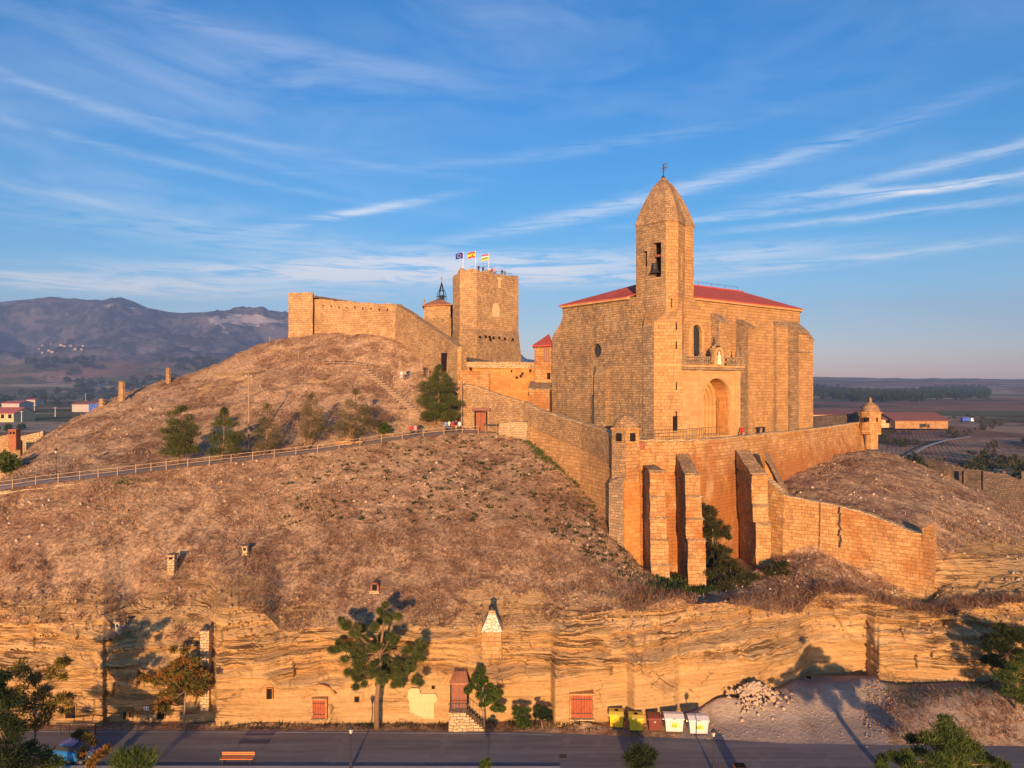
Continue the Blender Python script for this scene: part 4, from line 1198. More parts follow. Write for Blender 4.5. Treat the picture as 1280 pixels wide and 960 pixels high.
# buttresses of the facade
def fbut(u0, u1, v, z0, z1, top=1.2, mat='ashlar', side=True):
    b = MB(); b.prism([L(u0, v), L(u1, v), L(u1, .05), L(u0, .05)], z0, [z1 - top, z1 - top, z1, z1])
    o = b.build('buttress', M[mat], church)
    c = MB(); c.prism([L(u0 - .12, v - .15), L(u1 + .12, v - .15), L(u1 + .12, .02), L(u0 - .12, .02)], [z1 - top - .12] * 2 + [z1 - .12] * 2, [z1 - top + .22] * 2 + [z1 + .25] * 2)
    c.build('weathering', M['lichen_stone'], o)
    if side:
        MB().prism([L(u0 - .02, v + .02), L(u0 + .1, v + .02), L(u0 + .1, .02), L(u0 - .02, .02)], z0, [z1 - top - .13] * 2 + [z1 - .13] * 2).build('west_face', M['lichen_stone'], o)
    return o


fbut(11.8, 13.7, -1.5, 34.4, 42.2)
fbut(17.9, 19.4, -2.15, TB, 41.6)
fbut(27.7, 30.9, -.55, TB, 41.9, .6)
fbut(31.5, 34.4, -2.1, TB, 42.0, 1.8)
fbut(36.2, 37.6, -1.0, TB, 40.5, 1.2, side=False)
MB().beam(L(31.3, -2.2, 37.2), L(34.6, -2.2, 37.2), .3, .3).build('string_course', M['lichen_stone'], church)

# portal: projecting block with deep stepped arch
portal = empty('portal', (*L(10.3, -1), TER), None, None); portal.parent = church; portal.location = Vector(L(10.3, -1, TER)) - church.location
PU0, PU1, PV, PZT = 2.75, 16.0, -2.1, 34.2
pc_, pr_, pzs = 10.35, 3.05, 29.75
pw, ppt = quadwall('portal_front', L(PU0, PV), L(PU1, PV), TB, PZT, M['portal'], portal, .3, holes=[(pc_ - pr_ - PU0, pc_ + pr_ - PU0, TER + .25, pzs + pr_, 'arch')])
MB().prism([L(PU0, PV + .01), L(pc_ - pr_ - .3, PV + .62), L(pc_ - pr_ - .3, .02), L(PU0, .02)], TB, PZT - .01).build('portal_side', M['portal'], portal)
MB().prism([L(pc_ + pr_ + .3, PV + .62), L(PU1, PV + .01), L(PU1, .02), L(pc_ + pr_ + .3, .02)], TB, PZT - .01).build('portal_side', M['portal'], portal)
MB().prism([L(PU0, PV + .02), L(PU1, PV + .02), L(PU1, .02), L(PU0, .02)], 33.2, PZT - .005).build('portal_slab', M['portal'], portal)
ring_arch(MB(), pc_, PV + .3, pr_, pr_ + .55, TER + .25, pzs, 2.1).build('porch_vault', M['orange'], portal)  # shade inside the porch is put into the vault's deeper orange
for k in range(4):                                  # orders of the inner doorway stepping back
    ro = pr_ - .10 - k * .42
    ring_arch(MB(), pc_, .35 + k * .34, ro - .42, ro + .5, TER + .25, pzs - .15 * k, .36).build('archivolt', M['portal'], portal)
MB().prism([L(pc_ - 3, 1.7), L(pc_ + 3, 1.7), L(pc_ + 3, 1.9), L(pc_ - 3, 1.9)], TER, pzs + 3.3).build('tympanum', M['orange'], portal)  # deeper orange paints the shade at the back of the porch
dr = MB(); dr.prism([L(pc_ - 1.1, 1.55), L(pc_ + 1.1, 1.55), L(pc_ + 1.1, 1.69), L(pc_ - 1.1, 1.69)], TER + .2, TER + 3.3)
do = dr.build('door', M['gate_wood'], portal)
MB().prism([L(pc_ + pr_ - .14, PV + .7), L(pc_ + pr_ - .14, PV + 1.8), L(pc_ + pr_ + .1, PV + 1.8), L(pc_ + pr_ + .1, PV + .7)], TER + 3.2, TER + 5.6).build('relief_panel', M['orange'], portal)  # same shade-deepened orange as the vault
ring_arch(MB(), pc_, PV - .14, pr_ + .05, pr_ + .32, TER + .25, pzs, .2).build('hood_mould', M['portal'], portal)
for u in (6.2, 14.6):
    MB().prism([L(u, PV - .3), L(u + .75, PV - .3), L(u + .75, PV + .05), L(u, PV + .05)], TB, PZT).build('pilaster', M['portal'], portal)
for i, (dz_, dv, h) in enumerate(((33.5, .12, .3), (33.95, .42, .35), (34.35, .62, .28))):
    MB().prism([L(PU0 + .02 - dv * .2, PV - dv), L(PU1 + dv * .3, PV - dv), L(PU1 + dv * .3, PV + .4), L(PU0 - dv * .2, PV + .4)], dz_, dz_ + h).build('cornice', M['lichen_stone'] if i == 1 else M['portal'], portal)
bal = empty('balustrade', L(9, PV, 34.6), None, None); bal.parent = portal; bal.location = Vector(L(9, PV, 34.6)) - origin_of(portal)
for a, b in ((PU0 + .3, 8.6), (12.2, PU1 - .1)):
    MB().beam(L(a, PV - .3, 35.75), L(b, PV - .3, 35.75), .32, .2).build('handrail', M['lichen_stone'], bal)
bmesh_b = MB(); bmesh_b.lathe((0, 0, 0), [(.1, 0), (.1, .1), (.17, .35), (.08, .75), (.12, 1.05)], 6)
first = None
for u in list(np.arange(PU0 + .55, 8.6, .42)) + list(np.arange(12.5, PU1 - .1, .42)):
    p = Vector(L(u, PV - .3, 34.63))
    if first is None:
        first = bmesh_b.build('baluster', M['lichen_stone'], bal, loc=(0, 0, 0)); o = first
    else:
        o = first.copy(); C.objects.link(o)
    o.location = p - origin_of(bal)
for u in (PU0 + .2, 6.5, 14.9, PU1):
    MB().prism([L(u - .22, PV - .55), L(u + .22, PV - .55), L(u + .22, PV - .05), L(u - .22, PV - .05)], 34.62, 36.1).build('post', M['lichen_stone'], bal)
    MB().lathe(L(u, PV - .3, 36.1), [(.2, 0), (.28, .3), (.12, .6), (.05, 1.3 if u > 14 else .8)], 8).build('finial', M['lichen_stone'], bal)
# niche with statue and curved pediment, clump of growth beside it
ae = empty('aedicule', L(10.4, PV - .2, 34.6), None, None); ae.parent = portal; ae.location = Vector(L(10.4, PV - .2, 34.6)) - origin_of(portal)
ring_arch(MB(), 10.4, PV - .5, .62, 1.05, 34.6, 36.2, .5).build('niche_arch', M['portal'], ae)
MB().prism([L(9.35, PV + .05), L(11.45, PV + .05), L(11.45, PV + .35), L(9.35, PV + .35)], 34.6, 37.1).build('niche_back', M['portal'], ae)
for s in (-1, 1):
    q = MB(); q.tube([L(10.4 + s * 1.45, PV - .2, 35.0), L(10.4 + s * 1.2, PV - .2, 35.7), L(10.4 + s * 1.35, PV - .2, 36.5), L(10.4 + s * .95, PV - .2, 37.2), L(10.4 + s * .25, PV - .2, 37.8)], [.28, .2, .26, .26, .12], 7)
    q.build('scroll', M['lichen_stone'], ae)
MB().lathe(L(10.4, PV - .2, 37.6), [(.28, 0), (.32, .2), (.14, .5), (.18, .7), (.04, 1.5)], 8).build('finial', M['lichen_stone'], ae)
MB().lathe(L(10.4, PV - .42, 34.75), [(.34, 0), (.36, .3), (.28, .75), (.34, 1.1), (.27, 1.35), (.1, 1.46), (.15, 1.58), (.17, 1.72), (.1, 1.88), (.02, 1.92)], 10).build('statue', M['statue'], ae)

# annex north-west of the church
an = empty('priest_house', P(677, 490, 121), 'small stone house with a red hipped roof against the church', 'house')
q = lambda px, D: P(px, 480, D).xy
ax = [q(668, 118), q(690, 117), q(692, 126), q(671, 127)]
MB().prism(ax, TER - 2, zz(432, 118)).build('wall', M['terrace'], an)
ap = [Vector(p) for p in ax]; ac = sum(ap, Vector((0, 0))) / 4
e_ = [(*(ac + (p - ac) * 1.22), zz(432, 118)) for p in ap]
MB().add(e_ + [(ac.x + .8, ac.y, zz(417, 121))] + [(x, y, z - .2) for x, y, z in e_], [[0, 1, 4], [1, 2, 4], [2, 3, 4], [3, 0, 4], [0, 5, 6, 1], [1, 6, 7, 2], [2, 7, 8, 3], [3, 8, 5, 0], [5, 8, 7, 6]]).build('roof', M['roof'], an)
wo = MB().prism([(q(680, 117.2).x, 117.2), (q(688, 117).x, 117.0), (q(688, 117).x, 117.6), (q(680, 117.2).x, 117.8)], zz(452, 117.4), zz(435, 117.4)).build('window', M['plum_wood'], an)
for px in (682, 684.5, 687):
    MB().box((q(px, 117).x, 116.95, zz(443.5, 117)), (.16, .14, 2.1)).build('shutter_board', M['pole'], wo)
MB().prism([(q(684, 117).x, 117.1), (q(688, 117).x, 116.9), (q(688, 117).x, 117.5), (q(684, 117).x, 117.7)], zz(474, 117.4), zz(466, 117.4)).build('small_window', M['dark'], an)
lw = empty('stone_outbuilding', P(672, 510, 114), 'low stone outbuilding with a lean-to slab roof below the priest house', 'outbuilding')
lo_ = [q(661, 114.5), q(687, 113.5), q(690, 118), q(664, 119)]
MB().prism(lo_, 22, zz(487, 114)).build('wall', M['terrace'], lw)
lq = [Vector(p) for p in lo_]; lc = sum(lq, Vector((0, 0))) / 4
MB().prism([tuple(lc + (p - lc) * 1.08) for p in lq], [zz(487, 114) - .05] * 2 + [zz(478, 118)] * 2, [zz(487, 114) + .2] * 2 + [zz(478, 118) + .25] * 2).build('slab_roof', M['lichen_stone'], lw)

# ------------------------------------------------------------------ terrace and its retaining wall
ter = MB()
tpts = [(14.6, 88.2), (17.0, 87.95), (22.0, 88.8), (27.1, 92.2), (37.0, 102.4), (46.7, 111.7), (66.0, 134.0)]
poly = tpts + [(70, 150), (10, 150), (-5, 135), (4, 118), (12, 100)]
ter.prism([Vector(p) + Vector((0.0, 0.4)) for p in poly], TER - .8, TER)
tag(ter.build('terrace_floor', M['path']), 'paved terrace around the church behind the parapet', None, None, 'structure')
tw_ = empty('terrace_wall', (30, 94, 12), 'high buttressed ochre retaining wall curving below the church', 'retaining wall')
wz = [25.1, 25.1, 25.05, 25.0, 25.0, 24.95, 24.9]
wb = [8.5, 8.5, 7.5, 7.5, 9.0, 16.5, 19.5]


def wall_sub(pts, n=8):
    o = []
    for a, b in zip(pts[:-1], pts[1:]):
        for i in range(n):
            t = i / n; o.append(tuple(np.array(a) * (1 - t) + np.array(b) * t))
    return o + [tuple(pts[-1])]


def smooth_line(pts, it=2):
    p = [np.array(q, float) for q in pts]
    for _ in range(it):
        p = [p[0]] + [0.25 * p[i - 1] + 0.5 * p[i] + 0.25 * p[i + 1] for i in range(1, len(p) - 1)] + [p[-1]]
    return p


wl3 = smooth_line(wall_sub([(p[0], p[1], a, b) for p, a, b in zip(tpts, wz, wb)], 8), 6)
wp = [(p[0], p[1]) for p in wl3]
MB().wall(wp, 1.3, [p[2] - .95 for p in wl3], [p[3] for p in wl3], 0.9, side=1).build('wall_face', M['terrace_stained'], tw_, rough=(.8, .075))
rngw = random.Random(3)
MB().wall([(p[0], p[1]) for p in wl3], .6, [p[2] - .22 + rngw.uniform(-.05, .05) for p in wl3], [p[2] - .952 for p in wl3], 0, side=1).build('parapet', M['terrace'], tw_, rough=(.8, .075))
MB().wall([(p[0] + .06, p[1] - .1) for p in wl3], .82, [p[2] + rngw.uniform(-.04, .04) for p in wl3], [p[2] - .225 for p in wl3], 0, side=1).build('coping', M['pale_stone'], tw_, rough=(.8, .075))
# worn holes below the parapet
for px, py in ((838, 561), (877, 568), (880, 583), (893, 580), (897, 562), (905, 570), (948, 553), (955, 556), (962, 553), (975, 551), (978, 557), (986, 554), (992, 551), (917, 600), (1000, 549), (870, 606), (1022, 547)):
    pass
# buttresses


def tbut(px0, px1, pxf0, pxf1, Df, Dr, ytop, ysh, yfoot, steps, top_mat='lichen_stone', name='buttress'):
    """px0..px1 front face at the top, pxf.. at the foot; Df front distance at the top, Dr root; stepped batter."""
    ro = empty(name, P((px0 + px1) / 2, yfoot, Df - 1), None, None); ro.parent = tw_; ro.location = ro.location - tw_.location
    zsh, ztop = zz(ysh, Df), zz(ytop, Dr)
    zf = zz(yfoot, Df - 1.2) - .6
    zs = [zsh] + [zz(y, Df) for y in steps] + [zf]
    n = len(zs) - 1
    for i in range(n):
        za, zb_ = zs[i], zs[i + 1]
        out_ = i * (1.2 / max(1, n - 1)) * .7
        ta = (zsh - za) / (zsh - zf); tb_ = (zsh - zb_) / (zsh - zf)
        D0 = Df - out_
        a0 = px0 + (pxf0 - px0) * tb_; a1 = px1 + (pxf1 - px1) * tb_
        x0 = (px0 + (pxf0 - px0) * tb_ - CX) / F * D0; x1 = (px1 + (pxf1 - px1) * tb_ - CX) / F * D0
        xr0 = x0 + .25; xr1 = x1 + .1
        foot_ = [(x0 - .06, D0 - .12), (x1 + .05, D0 - .12), (xr1, Dr + .5), (xr0, Dr + .5)]
        top_ = [(x0, D0), (x1, D0), (xr1, Dr + .5), (xr0, Dr + .5)]
        m = MB()
        m.loft([[(*p, zb_ + .002) for p in foot_], [(*p, za if i else zsh) for p in top_]])
        m.build('shaft', M['terrace'], ro, rough=(.55, .13))
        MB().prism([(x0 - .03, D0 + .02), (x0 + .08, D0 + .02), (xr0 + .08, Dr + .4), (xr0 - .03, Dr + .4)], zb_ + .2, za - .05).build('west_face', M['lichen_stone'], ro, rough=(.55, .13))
        if i < n:
            MB().prism([(x0 - .1, D0 - .16), (x1 + .1, D0 - .16), (x1 + .05, D0 + .5), (x0, D0 + .5)], za - .25, [za - .1, za - .1, za + .12, za + .12]).build('ledge', M[top_mat], ro, rough=(.55, .13))
    x0 = (px0 - CX) / F * Df; x1 = (px1 - CX) / F * Df
    MB().prism([(x0 - .06, Df - .05), (x1 + .06, Df - .05), (x1 + .2, Dr + .5), (x0 + .3, Dr + .5)], zsh - .04, [zsh + .05, zsh + .05, ztop, ztop]).build('sloped_cap', M['rubble'], ro, rough=(.55, .13))
    return ro


tbut(812, 828, 814, 837, 82.6, 87.8, 581, 588, 728, [619, 645, 672, 703])
tbut(856, 873, 860, 882, 83.0, 88.6, 566, 592, 734, [618, 646, 672])
tbut(938, 957, 945, 963, 88.0, 94.0, 563, 592, 716, [630, 652])
# sloped wing right of the third buttress, brown wall tying into the lower wall
wgm = MB()
wgm.loft([[P(957, 575, 93.5), P(957, 690, 91.5), P(957, 690, 93), P(957, 575, 95)], [P(968, 590, 93), P(969, 690, 90.5), P(969, 690, 92), P(968, 590, 95)], [P(982, 620, 91), P(982, 690, 89.8), P(982, 690, 91), P(982, 620, 92.5)]])
wgm.build('wing_wall', M['orange'], tw_, rough=(.8, .075))
MB().loft([[P(955, 566, 93.2), P(957.5, 573, 92.6), P(961, 573, 93.8), P(960, 566, 96.2)], [P(966, 588, 92.7), P(968, 594, 92), P(972, 592, 93), P(971, 586, 95.5)], [P(981, 618, 90.6), P(982, 624, 90), P(987, 622, 91), P(986, 615, 93)]]).build('wing_coping', M['rubble'], tw_, rough=(.8, .075))

# corner turret
tu = empty('corner_turret', P(783, 700, 84), 'domed stone corner turret rising from the foot of the slope beside the terrace wall', 'turret')
tuc = Vector((P(783, 480, 86.3).x, 87.0))
tA = [(P(765, 0, 86.6).x, 86.6), (P(782, 0, 85.2).x, 85.2), (P(799, 0, 86.2).x, 86.2), (P(800, 0, 89).x, 89.4), (P(770, 0, 89).x, 89.4)]
tz = zz(538, 85.5)
def scl(poly, s, c=tuc): return [((p[0] - c.x) * s + c.x, (p[1] - c.y) * s + c.y) for p in poly]
tS = MB(); tS.loft([[(*p, 9.0) for p in scl(tA, 1.10)], [(*p, 20.2) for p in scl(tA, 1.03)]]); tS.build('lower_shaft', M['orange'], tu, rough=(.8, .075))
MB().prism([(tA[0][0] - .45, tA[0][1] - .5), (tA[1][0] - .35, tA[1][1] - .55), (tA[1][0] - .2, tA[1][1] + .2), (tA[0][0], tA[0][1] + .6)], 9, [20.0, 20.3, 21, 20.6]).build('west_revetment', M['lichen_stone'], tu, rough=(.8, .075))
MB().prism(tA, 20.19, tz).build('watch_room', M['terrace'], tu, rough=(.8, .075))
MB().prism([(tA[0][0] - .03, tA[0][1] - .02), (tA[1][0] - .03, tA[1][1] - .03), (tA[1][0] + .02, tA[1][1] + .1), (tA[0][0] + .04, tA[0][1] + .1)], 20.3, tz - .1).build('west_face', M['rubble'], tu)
MB().prism(scl(tA, 1.12), tz - .02, tz + .26).build('cornice', M['terrace'], tu)
MB().lathe((tuc.x + .1, tuc.y, tz + .25), [(1.62, 0), (1.62, .25), (1.5, .7), (1.2, 1.1), (.75, 1.42), (.2, 1.6), (.02, 1.62)], 14).build('dome', M['rubble'], tu, rough=(.8, .075))
for px, D in ((774.5, 85.75), (790.5, 85.6)):
    p = P(px, 546.5, D); MB().box((p.x, p.y, p.z), (.62, .5, .95), .1 if px > 780 else -.65).build('window', M['dark'], tu)
p = P(800, 557, 86.9); MB().box((p.x + .3, p.y + .4, p.z), (.75, .5, .9)).build('hatch', M['gate_wood'], tu)

# far sentry box on the terrace corner
sb = empty('sentry_box', P(1089, 552, 131.5), 'domed stone sentry box standing at the far end of the terrace parapet', 'sentry box')
sc = P(1088, 480, 132.5).xy
pl_ = [(sc.x + 1.95 * math.cos(t), sc.y + 1.95 * math.sin(t)) for t in [math.radians(a) for a in (-160, -120, -55, -5, 60, 120, 180)]]
MB().prism(pl_, zz(543, 131), zz(517, 131)).build('watch_room', M['terrace'], sb, rough=(.8, .075))
MB().prism(scl(pl_, .62, Vector((sc.x + .5, sc.y))), zz(562, 131), zz(542.9, 131)).build('stem', M['terrace'], sb)
MB().prism(scl(pl_, 1.1, sc), zz(517.1, 131), zz(515, 131)).build('cornice', M['terrace'], sb)
MB().lathe((sc.x, sc.y, zz(515, 131)), [(1.65, 0), (1.6, .5), (1.25, 1.15), (.7, 1.6), (.25, 1.8), (.22, 2.0), (.3, 2.2), (.12, 2.6), (.02, 2.75)], 14).build('dome', M['rubble'], sb, rough=(.8, .075))
for px, a in ((1083, 0), (1095.5, .5)):
    p = P(px, 524.5, 130.55 if px < 1090 else 131.1); MB().box(p, (.75 if px < 1090 else .4, .5, .8), a).build('window', M['dark'], sb)

# lower retaining wall on the right, with its return end
lwl = empty('lower_wall', P(1060, 690, 85), 'long plain sandstone wall stepping down the slope right of the buttresses', 'retaining wall')
lp = [(958, 597, 700, 91.5), (980, 618, 697, 89.3), (1003, 623, 693, 88.3), (1024, 627, 692, 87.2), (1026, 627, 692, 86.9), (1052, 632, 708, 85.5), (1090, 643, 735, 83.6), (1120, 655, 750, 82), (1141, 664, 758, 81), (1156, 667, 766, 80.2)]
lpn = smooth_line([(P(a, 0, d).x, d, zz(b, d), zz(c, d)) for a, b, c, d in lp], 0)
full = []
for a, b in zip(lpn[:-1], lpn[1:]):
    n = max(1, int(np.hypot(*(np.array(a[:2]) - np.array(b[:2]))) / .8))
    for i in range(n):
        t = i / n; full.append(np.array(a) * (1 - t) + np.array(b) * t)
full.append(np.array(lpn[-1]))
MB().wall([(p[0], p[1]) for p in full], 1.1, [p[2] - .2 for p in full], [p[3] - .6 for p in full], .5, side=1).build('wall_face', M['terrace'], lwl, rough=(.8, .075))
MB().wall([(p[0] - .05, p[1] - .08) for p in full], .9, [p[2] + rngw.uniform(-.12, .06) for p in full], [p[2] - .202 for p in full], 0, side=1).build('coping', M['pale_stone'], lwl, rough=(.8, .075))
ck = MB()
for i in range(7):
    p = P(1050 + rngw.uniform(-1, 1), 638 + i * 7, 85.4 - .05 * i); ck.box((p.x, p.y, p.z), (.05, .5, .85), 0, 0, rngw.uniform(-.5, .5))
ck.build('crack', M['lichen_stone'], lwl)
pe = MB(); pe.prism([P(1153, 0, 80.25).xy, P(1167, 0, 79.3).xy, P(1170, 0, 81).xy, P(1157, 0, 81.6).xy], 5.5, [15.7, 16.5, 15.6, 15.2]); pe.build('end_pier', M['terrace'], lwl, rough=(.8, .075))

# diagonal wall climbing to the gate, gate in it
dw = empty('diagonal_wall', P(690, 570, 103), 'rubble stone wall stepping down from the gate to the corner turret', 'wall')
dp = [(578, 479, 545, 113.2), (598, 483.5, 545, 112.2), (612, 489, 545, 111.4), (627, 494.5, 546, 110.2), (642, 499, 550, 109.2), (655, 502, 553, 108), (673, 512, 562, 105.5), (700, 520, 590, 101), (727, 528, 612, 97), (745, 534, 632, 93.6), (757, 539, 650, 91), (767, 546, 668, 88.6)]
dwp = []
pts_ = [(P(a, 0, d).x, d, zz(b, d), zz(c, d) - .8) for a, b, c, d in dp]
for a, b in zip(pts_[:-1], pts_[1:]):
    for i in range(4):
        t = i / 4; dwp.append(np.array(a) * (1 - t) + np.array(b) * t)
dwp.append(np.array(pts_[-1]))
MB().wall([(p[0], p[1]) for p in dwp], .9, [p[2] - .18 for p in dwp], [p[3] for p in dwp], .3, side=1).build('wall_face', M['rubble'], dw, rough=(.8, .075))
MB().wall([(p[0], p[1] - .06) for p in dwp], .95, [p[2] + rngw.uniform(-.06, .06) for p in dwp], [p[2] - .182 for p in dwp], 0, side=1).build('coping', M['pale_stone'], dw, rough=(.8, .075))
ap_ = MB(); ap_.wall([(P(a, 0, d).x, d) for a, d in ((624, 109.0), (640, 107.9), (659, 106.4))], .8, [zz(530, 109), zz(527, 108), zz(528, 106.4)], [zz(548, 109), zz(550, 108), zz(556, 106)], .2, side=1); ap_.build('pale_plinth', M['pale_stone'], dw, rough=(.8, .075))
lp2 = MB(); lp2.wall([(p[0] + .0, p[1] - .75) for p in dwp[22:]], .8, [p[2] - 3.0 - .06 * i for i, p in enumerate(dwp[22:])], [p[3] for p in dwp[22:]], .5, side=1); lp2.build('lower_face', M['ashlar'], dw, rough=(.8, .075))
gt = empty('gate_in_wall', P(601, 530, 111), 'narrow dark red wooden gate under a timber lintel in the rubble wall', 'gate')
gx, gy = P(601, 0, 111.7).x, 111.75
dirg = math.atan2(-1.5, 3.2)
gp = lambda s, dep, z: (gx + s * .97 + dep * .25, gy - s * .25 - dep * .97, z)
gz0 = ground_z(gx, gy - .8)
for s in (-.42, .42):
    MB().box(gp(s, .18, gz0 + 1.45), (.8, .12, 2.9), -.25).build('door_leaf', M['gate_wood'], gt)
MB().box(gp(0, .12, gz0 + 1.5), (2.1, .2, 3.1), -.25).build('frame', M['dark'], gt)
MB().box(gp(0, .5, gz0 + 3.4), (2.9, 1.0, .35), -.25).build('lintel_roof', M['plum_wood'], gt)
it = empty('information_board', P(613, 535, 109.5), 'slanted dark information table on posts beside the gate', 'information board')
ix, iy = P(614, 0, 109.4).x, 109.4; iz = ground_z(ix, iy)
MB().box((ix, iy, iz + 1.25), (2.3, .8, .12), -.1, 0, .05).build('panel', M['iron'], it)
for s in (-.8, .8):
    MB().box((ix + s, iy, iz + .55), (.12, .12, 1.4)).build('leg', M['pole'], it)

# upper terrace wall below the keep
ut = empty('upper_terrace_wall', P(620, 500, 121), 'smooth orange stone terrace wall under the castle keep', 'retaining wall')
MB().wall([(P(574, 0, 119).x, 119), (P(600, 0, 120.3).x, 120.3), (P(668, 0, 122).x, 122)], 1.2, [zz(455, 119), zz(455.5, 120.3), zz(456, 122)], 22, .3).build('wall_face', M['orange'], ut, rough=(.8, .075))
MB().wall([(P(573, 0, 118.8).x, 118.8), (P(668.5, 0, 121.8).x, 121.8)], 1.5, [zz(452, 119), zz(453, 122)], [zz(460, 119), zz(460, 122)], 0).build('parapet', M['pale_stone'], ut, rough=(.8, .075))
MB().wall([(P(575, 0, 117.4).x, 117.4), (P(612, 0, 118.8).x, 118.8)], 1.5, [zz(463, 117.4), zz(464, 118.8)], 22, .2).build('lower_block', M['terrace'], ut)
for px, py in ((588, 460.5), (622, 463), (639, 464), (651, 470), (646, 472), (663, 463), (653, 467)):
    D = 121.5 if px > 612 else 119
    p = P(px, py, D - .45); MB().box((p.x, p.y + .4, p.z), (.38, .5, .42)).build('weep_hole', M['dark'], ut)
tag(strip('upper_court', [(P(574, 0, 120).x, 120, zz(455, 119)), (P(668, 0, 122.6).x, 122.6, zz(457, 122))], [(P(572, 0, 140).x, 140, 37.6), (P(668, 0, 145).x, 145, zz(456, 122))], M['rubble'], 'sloping stone court between the keep and the upper wall'), None)

# ------------------------------------------------------------------ castle on the hill
cw = empty('castle_curtain_wall', P(430, 415, 137), 'ruined castle curtain wall with a square corner tower crowning the hill', 'castle wall')
T = [(P(360.5, 0, 140).x, 140), (P(391, 0, 139).x, 139), (P(392, 0, 145).x, 145), (P(362, 0, 146).x, 146)]
MB().prism(T, zz(428, 140), [zz(366, 140), zz(365.5, 139), zz(367.5, 145), zz(368, 146)]).build('corner_tower', M['keep'], cw, rough=(.8, .075))
rag = random.Random(5)
cwp = []
for px, py, yb, d in [(390, 374, 420, 140.5), (495, 380.5, 424, 133.5)]:
    cwp.append((P(px, 0, d).x, d, zz(py, d), zz(yb, d)))
cf = [np.array(cwp[0]) * (1 - t) + np.array(cwp[1]) * t for t in np.linspace(0, 1, 22)]
MB().wall([(p[0], p[1]) for p in cf], 1.2, [p[2] + rag.uniform(-.16, .16) for p in cf], [p[3] - 1.5 for p in cf], .25).build('front_wall', M['keep'], cw, rough=(.8, .075))
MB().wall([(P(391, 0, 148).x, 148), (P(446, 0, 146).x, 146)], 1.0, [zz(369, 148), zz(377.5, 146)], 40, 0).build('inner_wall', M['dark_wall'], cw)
crn = MB()
for i in range(3, 20, 2):
    a = cf[i]
    p = Vector((a[0], a[1] - .02, a[2] - 1.15 + rag.uniform(-.1, .1)))
    h = MB().box((p.x, p.y, p.z), (.2, .3, rag.uniform(.25, .45)))
    h.build('loophole', M['dark'], cw)
dsc = [(495, 380.5, 424, 133.5), (508, 388, 432, 131), (523, 399, 444, 128), (548, 416, 462, 123.5), (572, 433, 482, 118.5), (575, 434, 485, 118)]
dpp = [(P(a, 0, d).x, d, zz(b, d), zz(c, d) - 1) for a, b, c, d in dsc]
df = []
for a, b in zip(dpp[:-1], dpp[1:]):
    for i in range(5):
        df.append(np.array(a) * (1 - i / 5) + np.array(b) * i / 5)
df.append(np.array(dpp[-1]))
MB().wall([(p[0] + .02, p[1]) for p in df], 1.3, [p[2] + rag.uniform(-.1, .1) for p in df], [p[3] for p in df], .35).build('descending_wall', M['rubble'], cw, rough=(.8, .075))
p = P(557.5, 453, 121.4); MB().box((p.x - .15, p.y - .1, p.z), (1.0, .9, 3.2), -.7).build('doorway', M['dark'], cw)
ep = MB(); ep.prism([P(572, 0, 117.9).xy, P(577, 0, 117.6).xy, P(578, 0, 119.8).xy, P(573, 0, 120).xy], 24, zz(433, 118)); ep.build('end_pier', M['terrace'], cw)
p = P(578.5, 449, 119); MB().box((p.x, p.y + .5, p.z), (.7, .6, 1.3)).build('embrasure', M['dark'], cw)

kp = empty('castle_keep', P(605, 445, 150), 'massive pentagonal castle keep with tourists on its broken top', 'castle keep')
kpoly = [(P(566, 0, 150).x, 150), (P(575, 0, 146.5).x, 146.5), (P(596, 0, 145).x, 145), (P(648, 0, 154).x, 154), (P(646, 0, 167).x, 167), (P(580, 0, 165).x, 165)]
ktop = [zz(345, 150), zz(334.5, 146.5), zz(336.5, 145), zz(345.5, 154), zz(345.5, 167), zz(339, 165)]
kd = 38.0
kbase = MB()
zb2 = zz(414, 150)
kcen = sum((Vector(p) for p in kpoly), Vector((0, 0))) / 6
kbase.loft([[(*p, 33) for p in scl(kpoly, 1.10, kcen)], [(*p, 38.5) for p in scl(kpoly, 1.07, kcen)], [(*p, zb2) for p in scl(kpoly, 1.005, kcen)]])
kbase.build('battered_base', M['rubble'], kp, rough=(.8, .075))
kw = MB()
n_ = 6
for i in range(n_):
    a, b = np.array(kpoly[i]), np.array(kpoly[(i + 1) % n_])
    ta, tb_ = ktop[i], ktop[(i + 1) % n_]
    seg = max(2, int(np.linalg.norm(b - a) / 1.0))
    c3 = np.array([kcen.x, kcen.y])
    rings = []
    for k in range(seg + 1):
        t = k / seg; q_ = a * (1 - t) + b * t; z = ta * (1 - t) + tb_ * t + (rag.uniform(-.6, .15) if 0 < k < seg else 0)
        inn_ = c3 + (q_ - c3) * .88
        rings.append([(*q_, zb2), (*q_, z), (*inn_, z - .02), (*inn_, zb2)])
    m = MB(); m.loft(rings); m.build('wall', M['keep'], kp, rough=(.8, .08))
MB().prism(scl(kpoly, .89, kcen), 44, zz(343.2, 150)).build('roof_deck', M['lichen_stone'], kp)
